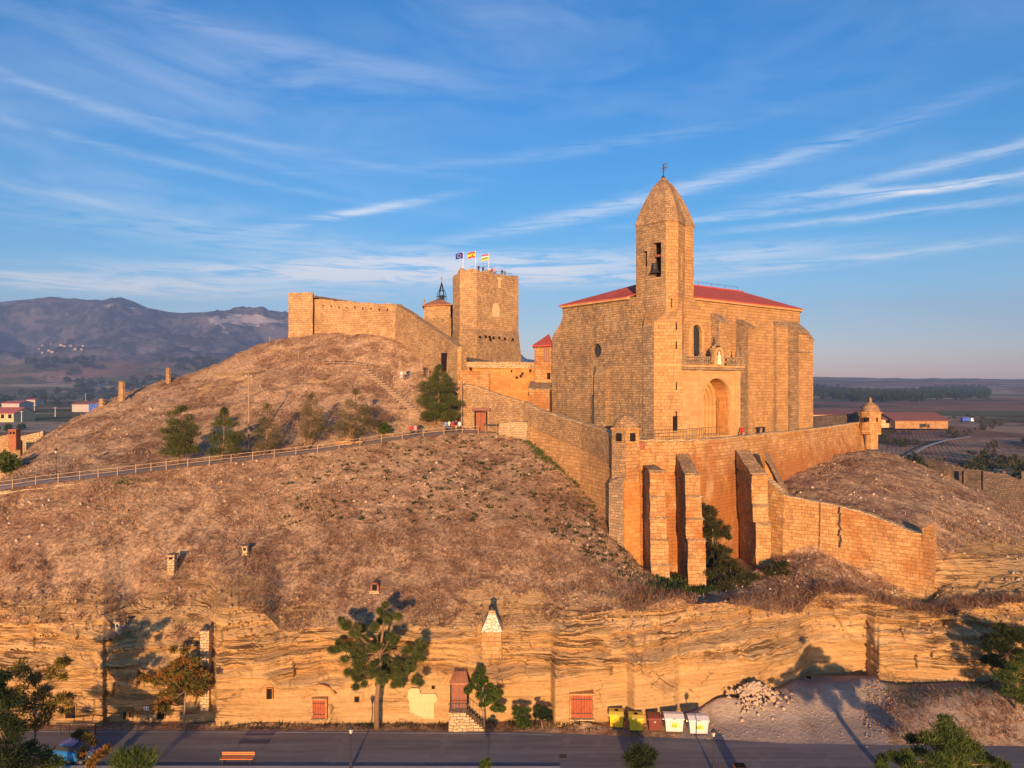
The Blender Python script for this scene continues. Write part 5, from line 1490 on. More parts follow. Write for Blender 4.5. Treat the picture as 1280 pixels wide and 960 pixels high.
# walled-up opening and pale patch on the lit face
fd_ = lambda t, z, o=0.06: tuple(np.append(np.array(kpoly[2]) * (1 - t) + np.array(kpoly[3]) * t + np.array([.15, -.98]) * o, z))
hh = [(0.36, zz(396, 149)), (0.53, zz(396, 149)), (0.54, zz(387, 149)), (.50, zz(380.5, 149)), (.44, zz(378.5, 149)), (.38, zz(381, 149)), (.35, zz(388, 149))]
MB().loft([[fd_(t, z, .12) for t, z in hh], [fd_(t, z, -.2) for t, z in hh]]).build('blocked_arch', M['cream'], kp)
MB().loft([[fd_(t, z, .1) for t, z in [(.50, 52.2), (.56, 52.2), (.56, 54.0), (.60, 54.0), (.60, 54.5), (.48, 54.5), (.48, 54.0), (.50, 54.0)]], [fd_(t, z, -.2) for t, z in [(.50, 52.2), (.56, 52.2), (.56, 54.0), (.60, 54.0), (.60, 54.5), (.48, 54.5), (.48, 54.0), (.50, 54.0)]]]).build('pale_scar', M['cream'], kp)
for px, py in ((607, 420.5), (612, 421), (617, 422), (624, 422), (631, 423), (613, 424.5), (641, 424), (600, 421)):
    D = 144.2 + (px - 596) * .165
    p = P(px, py, D); MB().box((p.x, p.y + .25, p.z), (.45, .6, .45)).build('put_hole', M['dark'], kp)
rl = MB()
for px in range(606, 640, 5):
    D = 146.5 + (px - 596) * .165
    p = P(px, 338 + (px - 600) * .17, D); rl.beam((p.x, p.y + .6, p.z - .4), (p.x, p.y + .6, p.z + .55), .06, .06)
rl.beam(P(604, 336.5, 148.6), P(640, 342, 154.3), .06, .06)
rl.build('guard_rail', M['iron'], kp)

ch = empty('castle_chapel', P(548, 405, 158), 'small chapel with a hipped tile roof and an open iron bell cage', 'chapel')
cpl = [(P(530, 0, 157).x, 157), (P(563, 0, 155).x, 155), (P(566, 0, 164).x, 164), (P(533, 0, 166).x, 166)]
MB().prism(cpl, 38, zz(381, 156)).build('wall', M['keep'], ch)
MB().prism([(P(529.5, 0, 155.5).x, 155.5), (P(564, 0, 154).x, 154), (P(564, 0, 155.5).x, 155.5), (P(530, 0, 157.2).x, 157.2)], 38, zz(398, 156)).build('lower_wall', M['rubble'], ch)
cc_ = sum((Vector(p) for p in cpl), Vector((0, 0))) / 4
ce = [(*(cc_ + (Vector(p) - cc_) * 1.14), zz(381, 156)) for p in cpl]
MB().add(ce + [(cc_.x, cc_.y, zz(373, 160))] + [(x, y, z - .25) for x, y, z in ce], [[0, 1, 4], [1, 2, 4], [2, 3, 4], [3, 0, 4], [0, 5, 6, 1], [1, 6, 7, 2], [2, 7, 8, 3], [3, 8, 5, 0], [5, 8, 7, 6]]).build('roof', M['tile'], ch)
cg = MB(); b0_ = P(552, 374, 160)
for i in range(6):
    a = i * math.pi / 3
    pts = [(b0_.x + r * math.cos(a), b0_.y + r * math.sin(a), b0_.z - .3 + h) for r, h in ((1.05, 0), (1.0, 1.0), (.8, 1.9), (.35, 2.7), (.25, 3.3), (.05, 4.0))]
    cg.tube(pts, .07, 4)
for r, h in ((1.0, .9), (.62, 2.2), (.27, 3.2)):
    cg.tube([(b0_.x + r * math.cos(t), b0_.y + r * math.sin(t), b0_.z - .3 + h) for t in np.linspace(0, 2 * math.pi, 13)], .06, 4)
cg.beam((b0_.x, b0_.y, b0_.z + 3.4), (b0_.x, b0_.y, b0_.z + 5.2), .08, .08); cg.beam((b0_.x - .4, b0_.y, b0_.z + 4.6), (b0_.x + .4, b0_.y, b0_.z + 4.6), .08, .08)
cage = cg.build('bell_cage', M['iron'], ch)
MB().lathe((b0_.x, b0_.y, b0_.z - .1), [(.55, 0), (.5, .15), (.36, .6), (.3, 1.0), (.06, 1.1)], 10).build('bell', M['bronze'], cage)
MB().lathe(P(530.5, 381, 156.5), [(.14, -.2), (.14, .6), (.22, .75), (.05, 1.3)], 6).build('corner_finial', M['lichen_stone'], ch)

# stone wall holding the path at the far left
pw_ = empty('path_wall', P(60, 612, 83), 'rough pale stone wall holding up the hill path at the left edge', 'retaining wall')
ln_ = []
for px, yt, yb in ((-40, 620, 648), (0, 615, 640), (40, 611, 633), (80, 606, 625), (118, 601, 612)):
    c = col_of(px); D = PD[cum[5], c] - .35
    ln_.append(((px - CX) / F * D, D, zz(yt, D), zz(yb, D) - .6))
lf = []
for a, b in zip(ln_[:-1], ln_[1:]):
    for i in range(6): lf.append(np.array(a) * (1 - i / 6) + np.array(b) * i / 6)
MB().wall([(p[0], p[1] - .3) for p in lf], .7, [p[2] + rag.uniform(-.1, .12) for p in lf], [p[3] for p in lf], .4).build('wall_face', M['pale_stone'], pw_, rough=(.8, .075))

# ------------------------------------------------------------------ vegetation
def leaf_tris(cen, rad, n, length, width, rng, out=0.6, up=0.25, flat=1.0, shell=0.45):
    """n leaf-sized triangles spread through an ellipsoid (cen, rad 3-vector)."""
    d = rng.normal(size=(n, 3)); d /= np.linalg.norm(d, axis=1, keepdims=True)
    r = (shell + (1 - shell) * rng.random((n, 1))) * (0.75 + 0.35 * rng.random((n, 1)))
    c = np.array(cen) + d * r * np.array(rad)
    dirn = d * out + rng.normal(size=(n, 3)) * (1 - out) + np.array([0, 0, up])
    dirn /= np.linalg.norm(dirn, axis=1, keepdims=True)
    p = np.cross(dirn, rng.normal(size=(n, 3))); p /= np.linalg.norm(p, axis=1, keepdims=True) + 1e-9
    L_ = length * (0.6 + 0.8 * rng.random((n, 1))); w_ = width * (0.6 + 0.8 * rng.random((n, 1)))
    return np.stack([c - p * w_ / 2, c + p * w_ / 2, c + dirn * L_], 1).reshape(-1, 3)


def tri_obj(name, V, mat, parent=None, loc=None):
    return mesh_np(name, V, np.arange(len(V)).reshape(-1, 3), mat, parent, None, False, False, loc)


def tree(name, label, cat, foot, trunk, limbs, clumps, mat, bark, leaf, per, group=None, out=0.6, rng=None, up=0.25, trad=(.2, .08), shell=.4):
    """trunk: list of points from the foot up; limbs: lists of points; clumps: (x,y,z,rx,ry,rz)."""
    rng = rng or np.random.default_rng(abs(hash(label)) % 1000 if False else len(label) * 7 + len(clumps))
    t = empty(name, foot, label, cat, group)
    m = MB(); m.tube(trunk, list(np.linspace(trad[0], trad[1], len(trunk))), 8)
    tk = m.build('trunk', M[bark], t, True)
    if limbs:
        m = MB()
        for l in limbs:
            m = MB(); m.tube(l, list(np.linspace(trad[1] * .8, trad[1] * .22, len(l))), 5)
            m.build('limb', M[bark], t, True)
    V = np.concatenate([leaf_tris(c[:3], c[3:6], int(per * max(.35, (c[3] * c[5]))), leaf[0], leaf[1], rng, out, up, shell=shell) for c in clumps])
    o = tri_obj('crown', V, M[mat], t)
    return t


def px_tree(name, label, cat, foot, D, org, sc, trunk_z, clumps_z, mat, bark, leaf, per, limbs_z=(), group=None, depth=.8, trad=(.2, .08), out=.6, seed=1, up=.2, split=3, shell=.3, sq=1.0, spr=.45):
    """trunk / clumps read off an enlarged crop of the photograph (origin org, scale sc) and set at distance D with real depth."""
    rng = np.random.default_rng(seed)
    q = lambda a, dd=0.0: P(org[0] + a[0] / sc, org[1] + a[1] / sc, D + dd)
    tr = [Vector(foot)] + [q(a) for a in trunk_z]
    cl = []
    for a in clumps_z:
        r = a[2] / sc / F * D
        for k in range(split):
            dd = rng.uniform(-1, 1) * depth * 1.6 if k else 0
            c = q((a[0] + rng.normal() * a[2] * spr * (k > 0), a[1] + rng.normal() * a[2] * spr * .7 * (k > 0)), dd)
            rr = r * (rng.uniform(.45, .8) if k else .8) * sq
            cl.append((c.x, c.y, c.z, rr, rr * .9, rr * rng.uniform(.55, .8)))
    lm = [[q(a) for a in l] for l in limbs_z]
    top = tr[-1]
    for c in cl[::split][:12]:
        base = tr[1] * .4 + top * .6
        mid = (base + Vector(c[:3])) / 2 + Vector((0, 0, -.15))
        lm.append([base, mid, Vector(c[:3])])
    return tree(name, label, cat, foot, tr, lm, cl, mat, bark, leaf, per, group, out, rng, up, trad, shell)


# pines along the path
def path_pine(px, py, crown, label, mat='pine', seed=1, trad=(.16, .07), dens=1.0, D=None, group='pines beside the hill path'):
    g = on_ground(px, py) if D is None else Vector(((px - CX) / F * D, D, zz(py, D)))
    g.z = ground_z(g.x, g.y)
    x0, x1, y0, y1 = crown
    D = g.y
    rng = np.random.default_rng(seed)
    w, h = (x1 - x0) / F * D, (y1 - y0) / F * D
    cx_, zt, zb = ((x0 + x1) / 2 - CX) / F * D, zz(y0, D), zz(y1, D)
    cl, lm = [], []
    nlev = max(4, int(h / .8))
    for k in range(nlev):
        f = k / (nlev - 1)
        wid = w / 2 * (0.62 + .5 * math.sin(math.pi * (0.15 + .75 * f))) * (1 - .72 * f ** 2.2)
        m = max(2, int(5 - 3 * f))
        for j in range(m):
            a = 2 * math.pi * (j / m) + rng.random() * 1.5
            r = wid * rng.uniform(.45, .82)
            c = (cx_ + r * math.cos(a), D + r * .8 * math.sin(a), zb + f * h * .93 + rng.uniform(-.3, .3), max(.5, wid * .5), max(.5, wid * .48), rng.uniform(.42, .8))
            cl.append(c)
            lm.append([Vector((g.x + (cx_ - g.x) * f, D, c[2] - .25)), Vector((c[0] * .5 + cx_ * .5, c[1] * .5 + D * .5, c[2] - .12)), Vector(c[:3])])
    cl.append((cx_, D, zt - .35, .35, .35, .4))
    tr = [g, Vector((g.x * .7 + cx_ * .3, D, g.z * .6 + zb * .4)), Vector((cx_, D, zb + .3 * h)), Vector((cx_, D, zt - .3))]
    return tree('pine_tree', label, 'pine tree', g, tr, lm, cl, mat, 'bark', (.28, .06), 1250 * dens, group, .55, rng, .3, trad)


path_pine(222, 583, (198, 254, 508, 563), 'bushy dark green pine at the low end of the row, nearest the path lamp', 'pine', 11, dens=.75)
path_pine(276.5, 577, (258, 302, 510, 562), 'rounded grey-green pine between the bushiest pine and the tall utility pole', 'pine', 12, dens=.6)
path_pine(329, 570, (316, 352, 505, 560), 'thin sparse pine just right of the tall utility pole', 'pine_dry', 13, dens=.28)
path_pine(384, 563, (370, 408, 492, 545), 'thin sparse pine midway between the utility pole and the stone monument', 'pine_dry', 14, dens=.28)
path_pine(441, 556, (418, 470, 487, 540), 'sparse wide pine rising behind the small stone monument', 'pine_dry', 15, dens=.32)
path_pine(542, 541, (520, 577, 456, 522), 'tall full green pine beside the gate wall, above the resting visitors', 'pine', 16, trad=(.2, .08), dens=.9, D=111.0)

# pine in front of the cliff
px_tree('cliff_pine', 'large leaning pine with open branches standing in front of the cliff face', 'pine tree', (P(471, 0, 65.9).x, 65.9, 0.02), 65.7, (300, 720), 3.556,
        [(608, 560), (620, 440), (628, 300), (640, 200)],
        [(640, 175, 48), (600, 230, 48), (520, 250, 55), (480, 225, 30), (670, 270, 50), (440, 325, 38), (500, 330, 45), (740, 330, 62), (520, 390, 52), (600, 320, 40), (680, 410, 62), (760, 410, 55), (520, 455, 36), (705, 475, 40), (780, 360, 40), (580, 420, 40), (640, 420, 45)],
        'pine', 'bark', (.34, .06), 1700, [[(622, 400), (590, 355), (550, 372)], [(622, 350), (680, 330), (735, 330)], [(620, 430), (560, 420), (525, 440)]], depth=1.0, trad=(.29, .09), out=.45, seed=5, split=6, shell=.1, sq=.56, spr=.8)
# tree of heaven turning orange
px_tree('autumn_tree', 'small broadleaf tree turning orange beside the tall stone chimney', 'tree', (P(231, 0, 65.4).x, 65.4, 0.02), 65.2, (0, 740), 3.879,
        [(893, 600), (900, 500), (905, 400)],
        [(735, 415, 38), (790, 390, 40), (850, 365, 45), (930, 325, 50), (970, 390, 48), (860, 440, 45), (800, 535, 38), (905, 450, 45), (985, 455, 40), (830, 500, 42), (900, 395, 45), (945, 470, 38)],
        'autumn', 'bark_grey', (.30, .14), 380, [], depth=.8, trad=(.10, .04), seed=6, up=-.1, split=6, spr=.8, sq=.8, shell=.1)
px_tree('ivy_tree', 'green bushy creeper tree hugging the cliff right of the stone steps', 'tree', (P(606, 0, 66.0).x, 65.95, 0.02), 65.75, (540, 830), 8.0,
        [(520, 500), (510, 350), (505, 200)],
        [(500, 80, 42), (440, 150, 48), (400, 220, 48), (520, 160, 62), (600, 220, 55), (550, 280, 65), (640, 290, 48), (600, 360, 62), (660, 420, 52), (690, 460, 36), (520, 400, 45), (370, 270, 35)],
        'broad', 'bark_grey', (.2, .11), 620, [], depth=.4, trad=(.08, .03), seed=7, split=5, spr=.7, sq=.85)
px_tree('evergreen_shrub', 'round grey-green shrub at the road edge right of the creeper tree', 'shrub', (P(652, 0, 65.9).x, 65.7, 0.0), 65.7, (540, 830), 8.0, [(900, 560)],
        [(880, 450, 50), (930, 480, 50), (850, 540, 55), (920, 560, 60), (890, 600, 50), (960, 590, 45)], 'green_tuft', 'bark_grey', (.24, .05), 700, [], depth=.3, trad=(.05, .03), seed=8, up=.7)
px_tree('dark_shrub', 'dark glossy shrub drooping at the foot of the cliff left of the double doors', 'shrub', (P(679, 0, 66.0).x, 65.9, 0.0), 65.9, (540, 830), 8.0, [(1090, 560)],
        [(1080, 460, 55), (1140, 480, 48), (1040, 510, 42), (1110, 530, 55), (1170, 550, 40)], 'dark_leaf', 'bark_grey', (.2, .1), 600, [], depth=.3, trad=(.05, .03), seed=9)
# right-hand pines on the bank
px_tree('bank_pine', 'dark pine leaning over the bank at the right edge', 'pine tree', (P(1262, 0, 69.5).x, 69.5, 1.8), 69.0, (1080, 760), 4.8,
        [(880, 400), (850, 280), (860, 180)], [(830, 130, 60), (760, 190, 60), (880, 180, 75), (950, 170, 70), (820, 230, 65), (740, 240, 40), (900, 260, 70), (780, 320, 50), (960, 300, 80), (850, 340, 55)],
        'dark_leaf', 'bark', (.36, .07), 1000, [], depth=1.3, trad=(.25, .1), seed=21)
px_tree('olive_pine', 'paler olive pine in front of the dark leaning pine at the right edge', 'pine tree', (P(1270, 0, 66).x, 66, 1.0), 65.5, (1080, 760), 4.8,
        [(920, 520), (920, 420)], [(910, 350, 70), (860, 420, 60), (950, 420, 75), (900, 490, 75), (960, 540, 65), (850, 500, 45)],
        'green_tuft', 'bark', (.32, .07), 900, [], depth=1.0, trad=(.2, .08), seed=22)
px_tree('roadside_pine', 'sunlit round-topped pine crown on the near side of the road at lower right', 'pine tree', (P(1180, 0, 50).x, 50, 0), 50.5, (1080, 760), 4.8,
        [(480, 1100), (480, 950), (470, 800)], [(470, 735, 85), (390, 790, 70), (560, 770, 90), (480, 840, 100), (620, 840, 90), (330, 870, 65), (180, 900, 60), (250, 930, 70), (700, 910, 70), (800, 935, 55), (560, 930, 110), (420, 930, 95), (300, 1010, 90), (650, 1010, 110), (480, 1040, 120), (110, 950, 40)],
        'broad', 'bark', (.34, .065), 1300, [], depth=1.4, trad=(.3, .12), seed=23, up=.6)
# left foreground
px_tree('dark_conifer', 'dark drooping conifer cut by the left edge in front of the cliff', 'tree', (P(-10, 0, 51).x, 51, 0), 51.5, (0, 740), 3.879,
        [(-20, 800), (-20, 500)], [(10, 400, 55), (-30, 480, 80), (50, 520, 70), (-10, 600, 100), (70, 660, 75), (20, 740, 110), (90, 790, 90), (-30, 820, 110), (60, 850, 100)],
        'dark_leaf', 'bark', (.42, .07), 800, [], depth=1.3, trad=(.3, .1), seed=31, up=-.5)
px_tree('ochre_tree', 'young ochre and green leaved tree in front of the cave house', 'tree', (P(45, 0, 55).x, 55, 0), 55.5, (0, 740), 3.879,
        [(165, 780), (175, 640), (170, 480)], [(110, 390, 55), (160, 430, 60), (250, 400, 45), (300, 350, 45), (200, 500, 70), (310, 515, 55), (120, 560, 65), (230, 570, 60), (170, 620, 60), (90, 480, 50), (330, 540, 40)],
        'ochre_leaf', 'bark_grey', (.27, .13), 420, [], depth=1.0, trad=(.12, .05), seed=32)
px_tree('low_shrub', 'leafy yellow-green shrub in the bottom left corner below the young ochre tree', 'shrub', (P(38, 0, 54).x, 53.6, 0), 53.6, (0, 740), 3.879,
        [(160, 830)], [(140, 760, 60), (220, 790, 60), (180, 850, 80), (270, 830, 55), (110, 850, 60)], 'broad', 'bark_grey', (.26, .12), 460, [], depth=.6, trad=(.06, .03), seed=33)
px_tree('red_sapling', 'small reddish sapling in front of the parked blue car', 'tree', (P(106, 0, 57.2).x, 57.2, 0), 57.2, (0, 740), 3.879,
        [(420, 800), (410, 720)], [(380, 690, 28), (420, 700, 34), (450, 730, 26), (470, 790, 32), (400, 790, 40), (510, 770, 28), (440, 830, 40)], 'autumn', 'bark_grey', (.28, .14), 260, [], depth=.4, trad=(.05, .02), seed=34)
px_tree('spiky_bush', 'spiky dark green bush by the pavement left of the wooden bench', 'bush', (P(166, 0, 56.5).x, 56.5, 0), 56.5, (0, 740), 3.879,
        [(660, 850)], [(650, 800, 65), (600, 820, 55), (700, 810, 50), (560, 840, 35), (730, 840, 30), (650, 860, 70)], 'green_tuft', 'bark_grey', (.8, .07), 260, [], depth=.5, trad=(.06, .03), seed=35, up=1.2, out=.4)
px_tree('yucca_plant', 'dark spiky-leaved yucca standing on the near road edge below the bins', 'plant', (P(800, 0, 58.8).x, 58.8, 0), 58.8, (750, 840), 6.4,
        [(310, 800), (310, 720)], [(290, 620, 42), (250, 680, 38), (340, 640, 45), (400, 660, 38), (300, 720, 50), (380, 720, 40), (270, 740, 40)], 'dark_leaf', 'bark_grey', (.6, .1), 330, [], depth=.4, trad=(.08, .05), seed=36, out=.8)
px_tree('small_bush', 'small yellow-green bush at the bottom edge below the stone steps', 'bush', (P(606, 0, 57).x, 57, 0), 57, (540, 830), 8.0,
        [(530, 1010)], [(520, 985, 40), (560, 1000, 40), (500, 1020, 45)], 'broad', 'bark_grey', (.2, .09), 500, [], depth=.3, trad=(.04, .02), seed=37)
px_tree('garden_bush', 'dense dark green bush beside the ruined wall at the left edge', 'bush', (P(8, 0, 97).x, 97, zz(598, 97)), 97, (0, 470), 5.65,
        [(40, 640)], [(40, 560, 55), (90, 600, 50), (20, 620, 60), (70, 650, 50), (-30, 600, 60), (120, 620, 30)], 'broad', 'bark_grey', (.4, .2), 260, [], depth=1.2, trad=(.1, .05), seed=38)
px_tree('bare_shrub', 'dark leafless shrub beside the sparse pine, above the stone monument', 'shrub', P(450, 532, 108), 108, (200, 400), 3.2,
        [(800, 430)], [(860, 360, 40), (900, 390, 36), (830, 400, 30), (880, 420, 30)], 'dry_shrub', 'bark', (.6, .04), 260, [], depth=.8, trad=(.06, .03), seed=39, up=.5)
px_tree('green_bush', 'round green bush on the slope between the bare shrub and the tall pine', 'bush', P(481, 541, 106), 106, (200, 400), 3.2,
        [(898, 440)], [(898, 425, 22), (915, 440, 18), (885, 442, 18)], 'broad', 'bark', (.3, .14), 380, [], depth=.5, trad=(.05, .03), seed=40)
# growth between the buttresses
px_tree('ivy_bush', 'tall brown-green ivy filling the gap between the second and third buttress', 'ivy', P(893, 720, 86), 87.2, (740, 500), 3.693,
        [(560, 700), (555, 560)], [(545, 500, 36), (560, 560, 42), (545, 620, 44), (580, 620, 40), (560, 680, 46), (550, 740, 46), (590, 700, 34)], 'ivy', 'bark_grey', (.26, .13), 620, [], depth=.5, trad=(.08, .04), seed=41, split=7, spr=.85, sq=.8, shell=.05)
px_tree('thicket_bush', 'dark thicket spreading at the foot of the third buttress', 'bush', P(910, 748, 80.5), 82, (740, 500), 3.693,
        [(640, 860), (640, 800)], [(590, 780, 50), (640, 750, 55), (640, 820, 62), (700, 800, 58), (600, 860, 56), (680, 870, 60), (740, 840, 45), (650, 910, 45)], 'ivy', 'bark_grey', (.27, .13), 560, [], depth=1.2, trad=(.1, .05), seed=42, split=5, spr=.8, sq=.8, shell=.05)
px_tree('corner_bush', 'olive bush right of the third buttress below the lower wall', 'bush', P(968, 716, 83), 83.5, (740, 500), 3.693,
        [(860, 790)], [(850, 770, 40), (880, 760, 30), (840, 810, 36), (890, 800, 28)], 'ivy', 'bark_grey', (.34, .17), 380, [], depth=.6, trad=(.06, .03), seed=43)


# ground cover: shrubs, tufts and grass that nobody could count
def scatter(n, pick, seed):
    rng = np.random.default_rng(seed)
    out_ = []
    tries = 0
    while len(out_) < n and tries < n * 30:
        tries += 1
        px, py = pick(rng)
        g = on_ground(px, py)
        out_.append((g.x, g.y, g.z))
    return np.array(out_), rng


def tuft_mesh(name, pts, rng, k, length, width, mat, label, up=1.0, spread=.25, smin=.6, smax=1.4):
    n = len(pts)
    s = rng.uniform(smin, smax, (n, 1, 1))
    base = pts[:, None, :] + rng.normal(size=(n, k, 3)) * np.array([spread, spread, .02]) * s
    d = rng.normal(size=(n, k, 3)) * np.array([.75, .75, .4]) + np.array([0, 0, up])
    d /= np.linalg.norm(d, axis=2, keepdims=True)
    p = np.cross(d, rng.normal(size=(n, k, 3))); p /= np.linalg.norm(p, axis=2, keepdims=True) + 1e-9
    Ls = length * s * rng.uniform(.6, 1.3, (n, k, 1)); w = width * s
    V = np.stack([base - p * w / 2 - np.array([0, 0, .05]), base + p * w / 2 - np.array([0, 0, .05]), base + d * Ls], 2).reshape(-1, 3)
    o = tri_obj(name, V, M[mat], None, loc=(0, 0, 0))
    return tag(o, label, None, None, 'stuff')


def uni(x0, x1, y0, y1):
    return lambda r: (r.uniform(x0, x1), r.uniform(y0, y1))


def grid_points(n, rows, seed, pmax=1.0, mask=None):
    """random points straight off the terrain rows of the given roles."""
    rng = np.random.default_rng(seed)
    rr = np.where(np.isin(ROLE, rows))[0]
    r = rng.choice(rr[:-1], n); c = rng.integers(0, NC - 1, n)
    a, b = rng.random(n), rng.random(n)
    f = lambda G: (G[r, c] * (1 - a) + G[r, c + 1] * a) * (1 - b) + (G[r + 1, c] * (1 - a) + G[r + 1, c + 1] * a) * b
    X, Y, Z = f(GX), f(GY), f(GZ)
    ok = np.ones(n, bool) if mask is None else mask(r, c, rng)
    return np.stack([X, Y, Z], 1)[ok], rng


dens = lambda thr: (lambda r, c, rng: (rock[r, c] < .45) & (fbm(GX[r, c] * .25, GY[r, c] * .25, 4, 201) * 1.6 + .5 > thr * rng.random(len(r))) & (COL[c] > -150) & (COL[c] < 1400) & (pxg[r, c] * 0 + 1 > 0))
notpath = lambda r, c, rng: (rock[r, c] < .5) & (COL[c] > -120) & (COL[c] < 1380) & ~((ROLE[r] == 7) & (COL[c] > 575) & (COL[c] < 1000)) & (fbm(GX[r, c] * .22, GY[r, c] * .22, 4, 203) * 2.2 + .12 > rng.random(len(r)) * .8)
pts, rg_ = grid_points(30000, [3, 4], 301, mask=notpath)
tuft_mesh('dry_grass', pts, rg_, 4, .24, .06, 'straw', 'dry straw-coloured grass tufts over the lower slope')
pts, rg_ = grid_points(16000, [6, 7], 302, mask=notpath)
tuft_mesh('dry_grass', pts, rg_, 4, .30, .07, 'straw', 'dry straw-coloured grass tufts over the upper hill and right slope')
brown = lambda r, c, rng: notpath(r, c, rng) & (fbm(GX[r, c] * .09, GY[r, c] * .09, 4, 207) > -.02 - .25 * (ROLE[r] == 3))
pts, rg_ = grid_points(14000, [3, 4, 6, 7], 303, mask=brown)
tuft_mesh('dry_scrub', pts, rg_, 7, .38, .05, 'dry_shrub', 'low brown scrub patches on the hillside', .8, .3)
pts, rg_ = grid_points(2600, [3], 304, mask=lambda r, c, rng: (COL[c] > -60) & (COL[c] < 1320) & (TT[r] < .9) & (fbm(GX[r, c] * .2, GY[r, c] * .2, 3, 209) > -.12))
tuft_mesh('dry_shrubs', pts, rg_, 16, .62, .05, 'dry_shrub', 'brown twiggy shrubs along the top of the cliff', .7, .4)
pts, rg_ = grid_points(900, [2], 305, mask=lambda r, c, rng: (COL[c] > -20) & (COL[c] < 1290) & (TT[r] > .6) & (fbm(GX[r, c] * .12, GZ[r, c] * .3, 3, 211) > .08))
tuft_mesh('cliff_plants', pts, rg_, 14, .45, .05, 'dry_shrub', 'dry plants clinging to ledges of the cliff', .3, .3)
green_m = lambda r, c, rng: (green[r, c] + fbm(GX[r, c] * .4, GY[r, c] * .4, 3, 213) * .8 > .35 + .25 * rng.random(len(r)))
pts, rg_ = grid_points(40000, [1, 3, 4, 6], 306, mask=green_m)
tuft_mesh('green_weeds', pts[:5200], rg_, 6, .26, .09, 'green_tuft', 'green weeds in patches on the slope and bank', .6, .28)
dot_m = lambda r, c, rng: (COL[c] > 350) & (COL[c] < 800) & (ROLE[r] <= 4) & (rng.random(len(r)) < .45 + .5 * (COL[c] > 520))
pts, rg_ = grid_points(2600, [4], 307, mask=dot_m)
tuft_mesh('dark_weeds', pts, rg_, 16, .26, .15, 'dark_leaf', 'scattered small dark green cushions of weed on the lower slope', .5, .16)
wallgreen = []
rg_ = np.random.default_rng(308)
for k in range(420):
    t = rg_.random()
    px = np.interp(t, [0, .3, .7, 1], [662, 690, 735, 762]) - abs(rg_.normal()) * 5 + 1; py = np.interp(t, [0, .3, .7, 1], [548, 575, 605, 640]) + rg_.normal() * 3
    g = on_ground(px, py); wallgreen.append((g.x, g.y, g.z))
tuft_mesh('green_weeds', np.array(wallgreen), rg_, 16, .32, .14, 'green_tuft', 'dense green creepers along the foot of the diagonal wall', .6, .35)
pts, rg_ = scatter(60, uni(806, 880, 718, 745), 309)
tuft_mesh('green_weeds', pts, rg_, 40, .45, .2, 'green_tuft', 'green weeds at the foot of the first two buttresses', .6, .5)
pts, rg_ = scatter(130, uni(960, 1110, 695, 760), 310)
tuft_mesh('dry_shrubs', pts, rg_, 26, .5, .05, 'dry_shrub', 'brown shrubs on the hump below the lower wall', .7, .5)
pts, rg_ = scatter(130, uni(1105, 1280, 862, 925), 311)
tuft_mesh('dry_shrubs', pts, rg_, 18, .5, .06, 'dry_shrub', 'brown shrubs over the bank right of the gravel yard', .6, .4)
pts, rg_ = scatter(160, uni(280, 760, 903, 910), 312)
tuft_mesh('roadside_weeds', pts, rg_, 14, .32, .08, 'ivy', 'weeds along the far edge of the road', .6, .3)

# rubble pile and loose stones
def rocks(name, pts, sizes, mat, label, seed, kind='stuff'):
    rng = np.random.default_rng(seed)
    ico = np.array([[0, 0, 1], [.89, 0, .45], [.28, .85, .45], [-.72, .53, .45], [-.72, -.53, .45], [.28, -.85, .45], [.72, .53, -.45], [-.28, .85, -.45], [-.89, 0, -.45], [-.28, -.85, -.45], [.72, -.53, -.45], [0, 0, -1]])
    fc = np.array([[0, 1, 2], [0, 2, 3], [0, 3, 4], [0, 4, 5], [0, 5, 1], [1, 6, 2], [2, 7, 3], [3, 8, 4], [4, 9, 5], [5, 10, 1], [6, 7, 2], [7, 8, 3], [8, 9, 4], [9, 10, 5], [10, 6, 1], [6, 11, 7], [7, 11, 8], [8, 11, 9], [9, 11, 10], [10, 11, 6]])
    V, Q = [], []
    for i, (p, s) in enumerate(zip(pts, sizes)):
        a = rng.normal(size=(3, 3)); q_, _ = np.linalg.qr(a)
        v = (ico * rng.uniform(.7, 1.25, (12, 1))) * np.array([1, rng.uniform(.6, 1), rng.uniform(.45, .8)]) * s
        V.append(v @ q_.T + np.array(p)); Q.append(fc + 12 * i)
    o = mesh_np(name, np.concatenate(V), np.concatenate(Q), M[mat], None, None, False, False, loc=(0, 0, 0))
    return tag(o, label, None, None, kind)


M['rubble_rock'] = plain('pale_broken_stone', (0.42, 0.32, 0.23), 0.95, 0.25, 3.0)
M['brown_rock'] = plain('brown_broken_stone', (0.30, 0.2, 0.12), 0.95, 0.25, 3.0)
rg_ = np.random.default_rng(401)
pp, ss = [], []
for k in range(520):
    a, r = rg_.uniform(0, 2 * math.pi), abs(rg_.normal()) * .55
    x, y = 23.4 + 2.7 * r * math.cos(a), 68.6 + 1.5 * r * math.sin(a)
    x += rg_.normal() * .2
    h = 1.55 * max(0, 1 - r * .75)
    pp.append((x, y, ground_z(x, y) + h * rg_.uniform(.55, 1))); ss.append(rg_.uniform(.09, .30))
rocks('rubble_pile', pp, ss, 'rubble_rock', 'heap of pale broken stones tipped against the quarry cliff', 402)
pts, rg_ = scatter(260, lambda r: (1098 + r.normal() * 12 + 0.0, 882 + r.normal() * 20), 403)
rocks('loose_stones', pts, rg_.uniform(.04, .17, len(pts)), 'brown_rock', 'loose stones and clods along the edge of the gravel yard', 404)
pts, rg_ = scatter(500, lambda r: (r.uniform(870, 1090), r.uniform(855, 925)), 405)
rocks('yard_stones', pts, rg_.uniform(.02, .10, len(pts)), 'rubble_rock', 'small gravel stones strewn over the yard', 406)
pts, rg_ = scatter(900, lambda r: (r.uniform(0, 1280), r.uniform(735, 790)), 407)
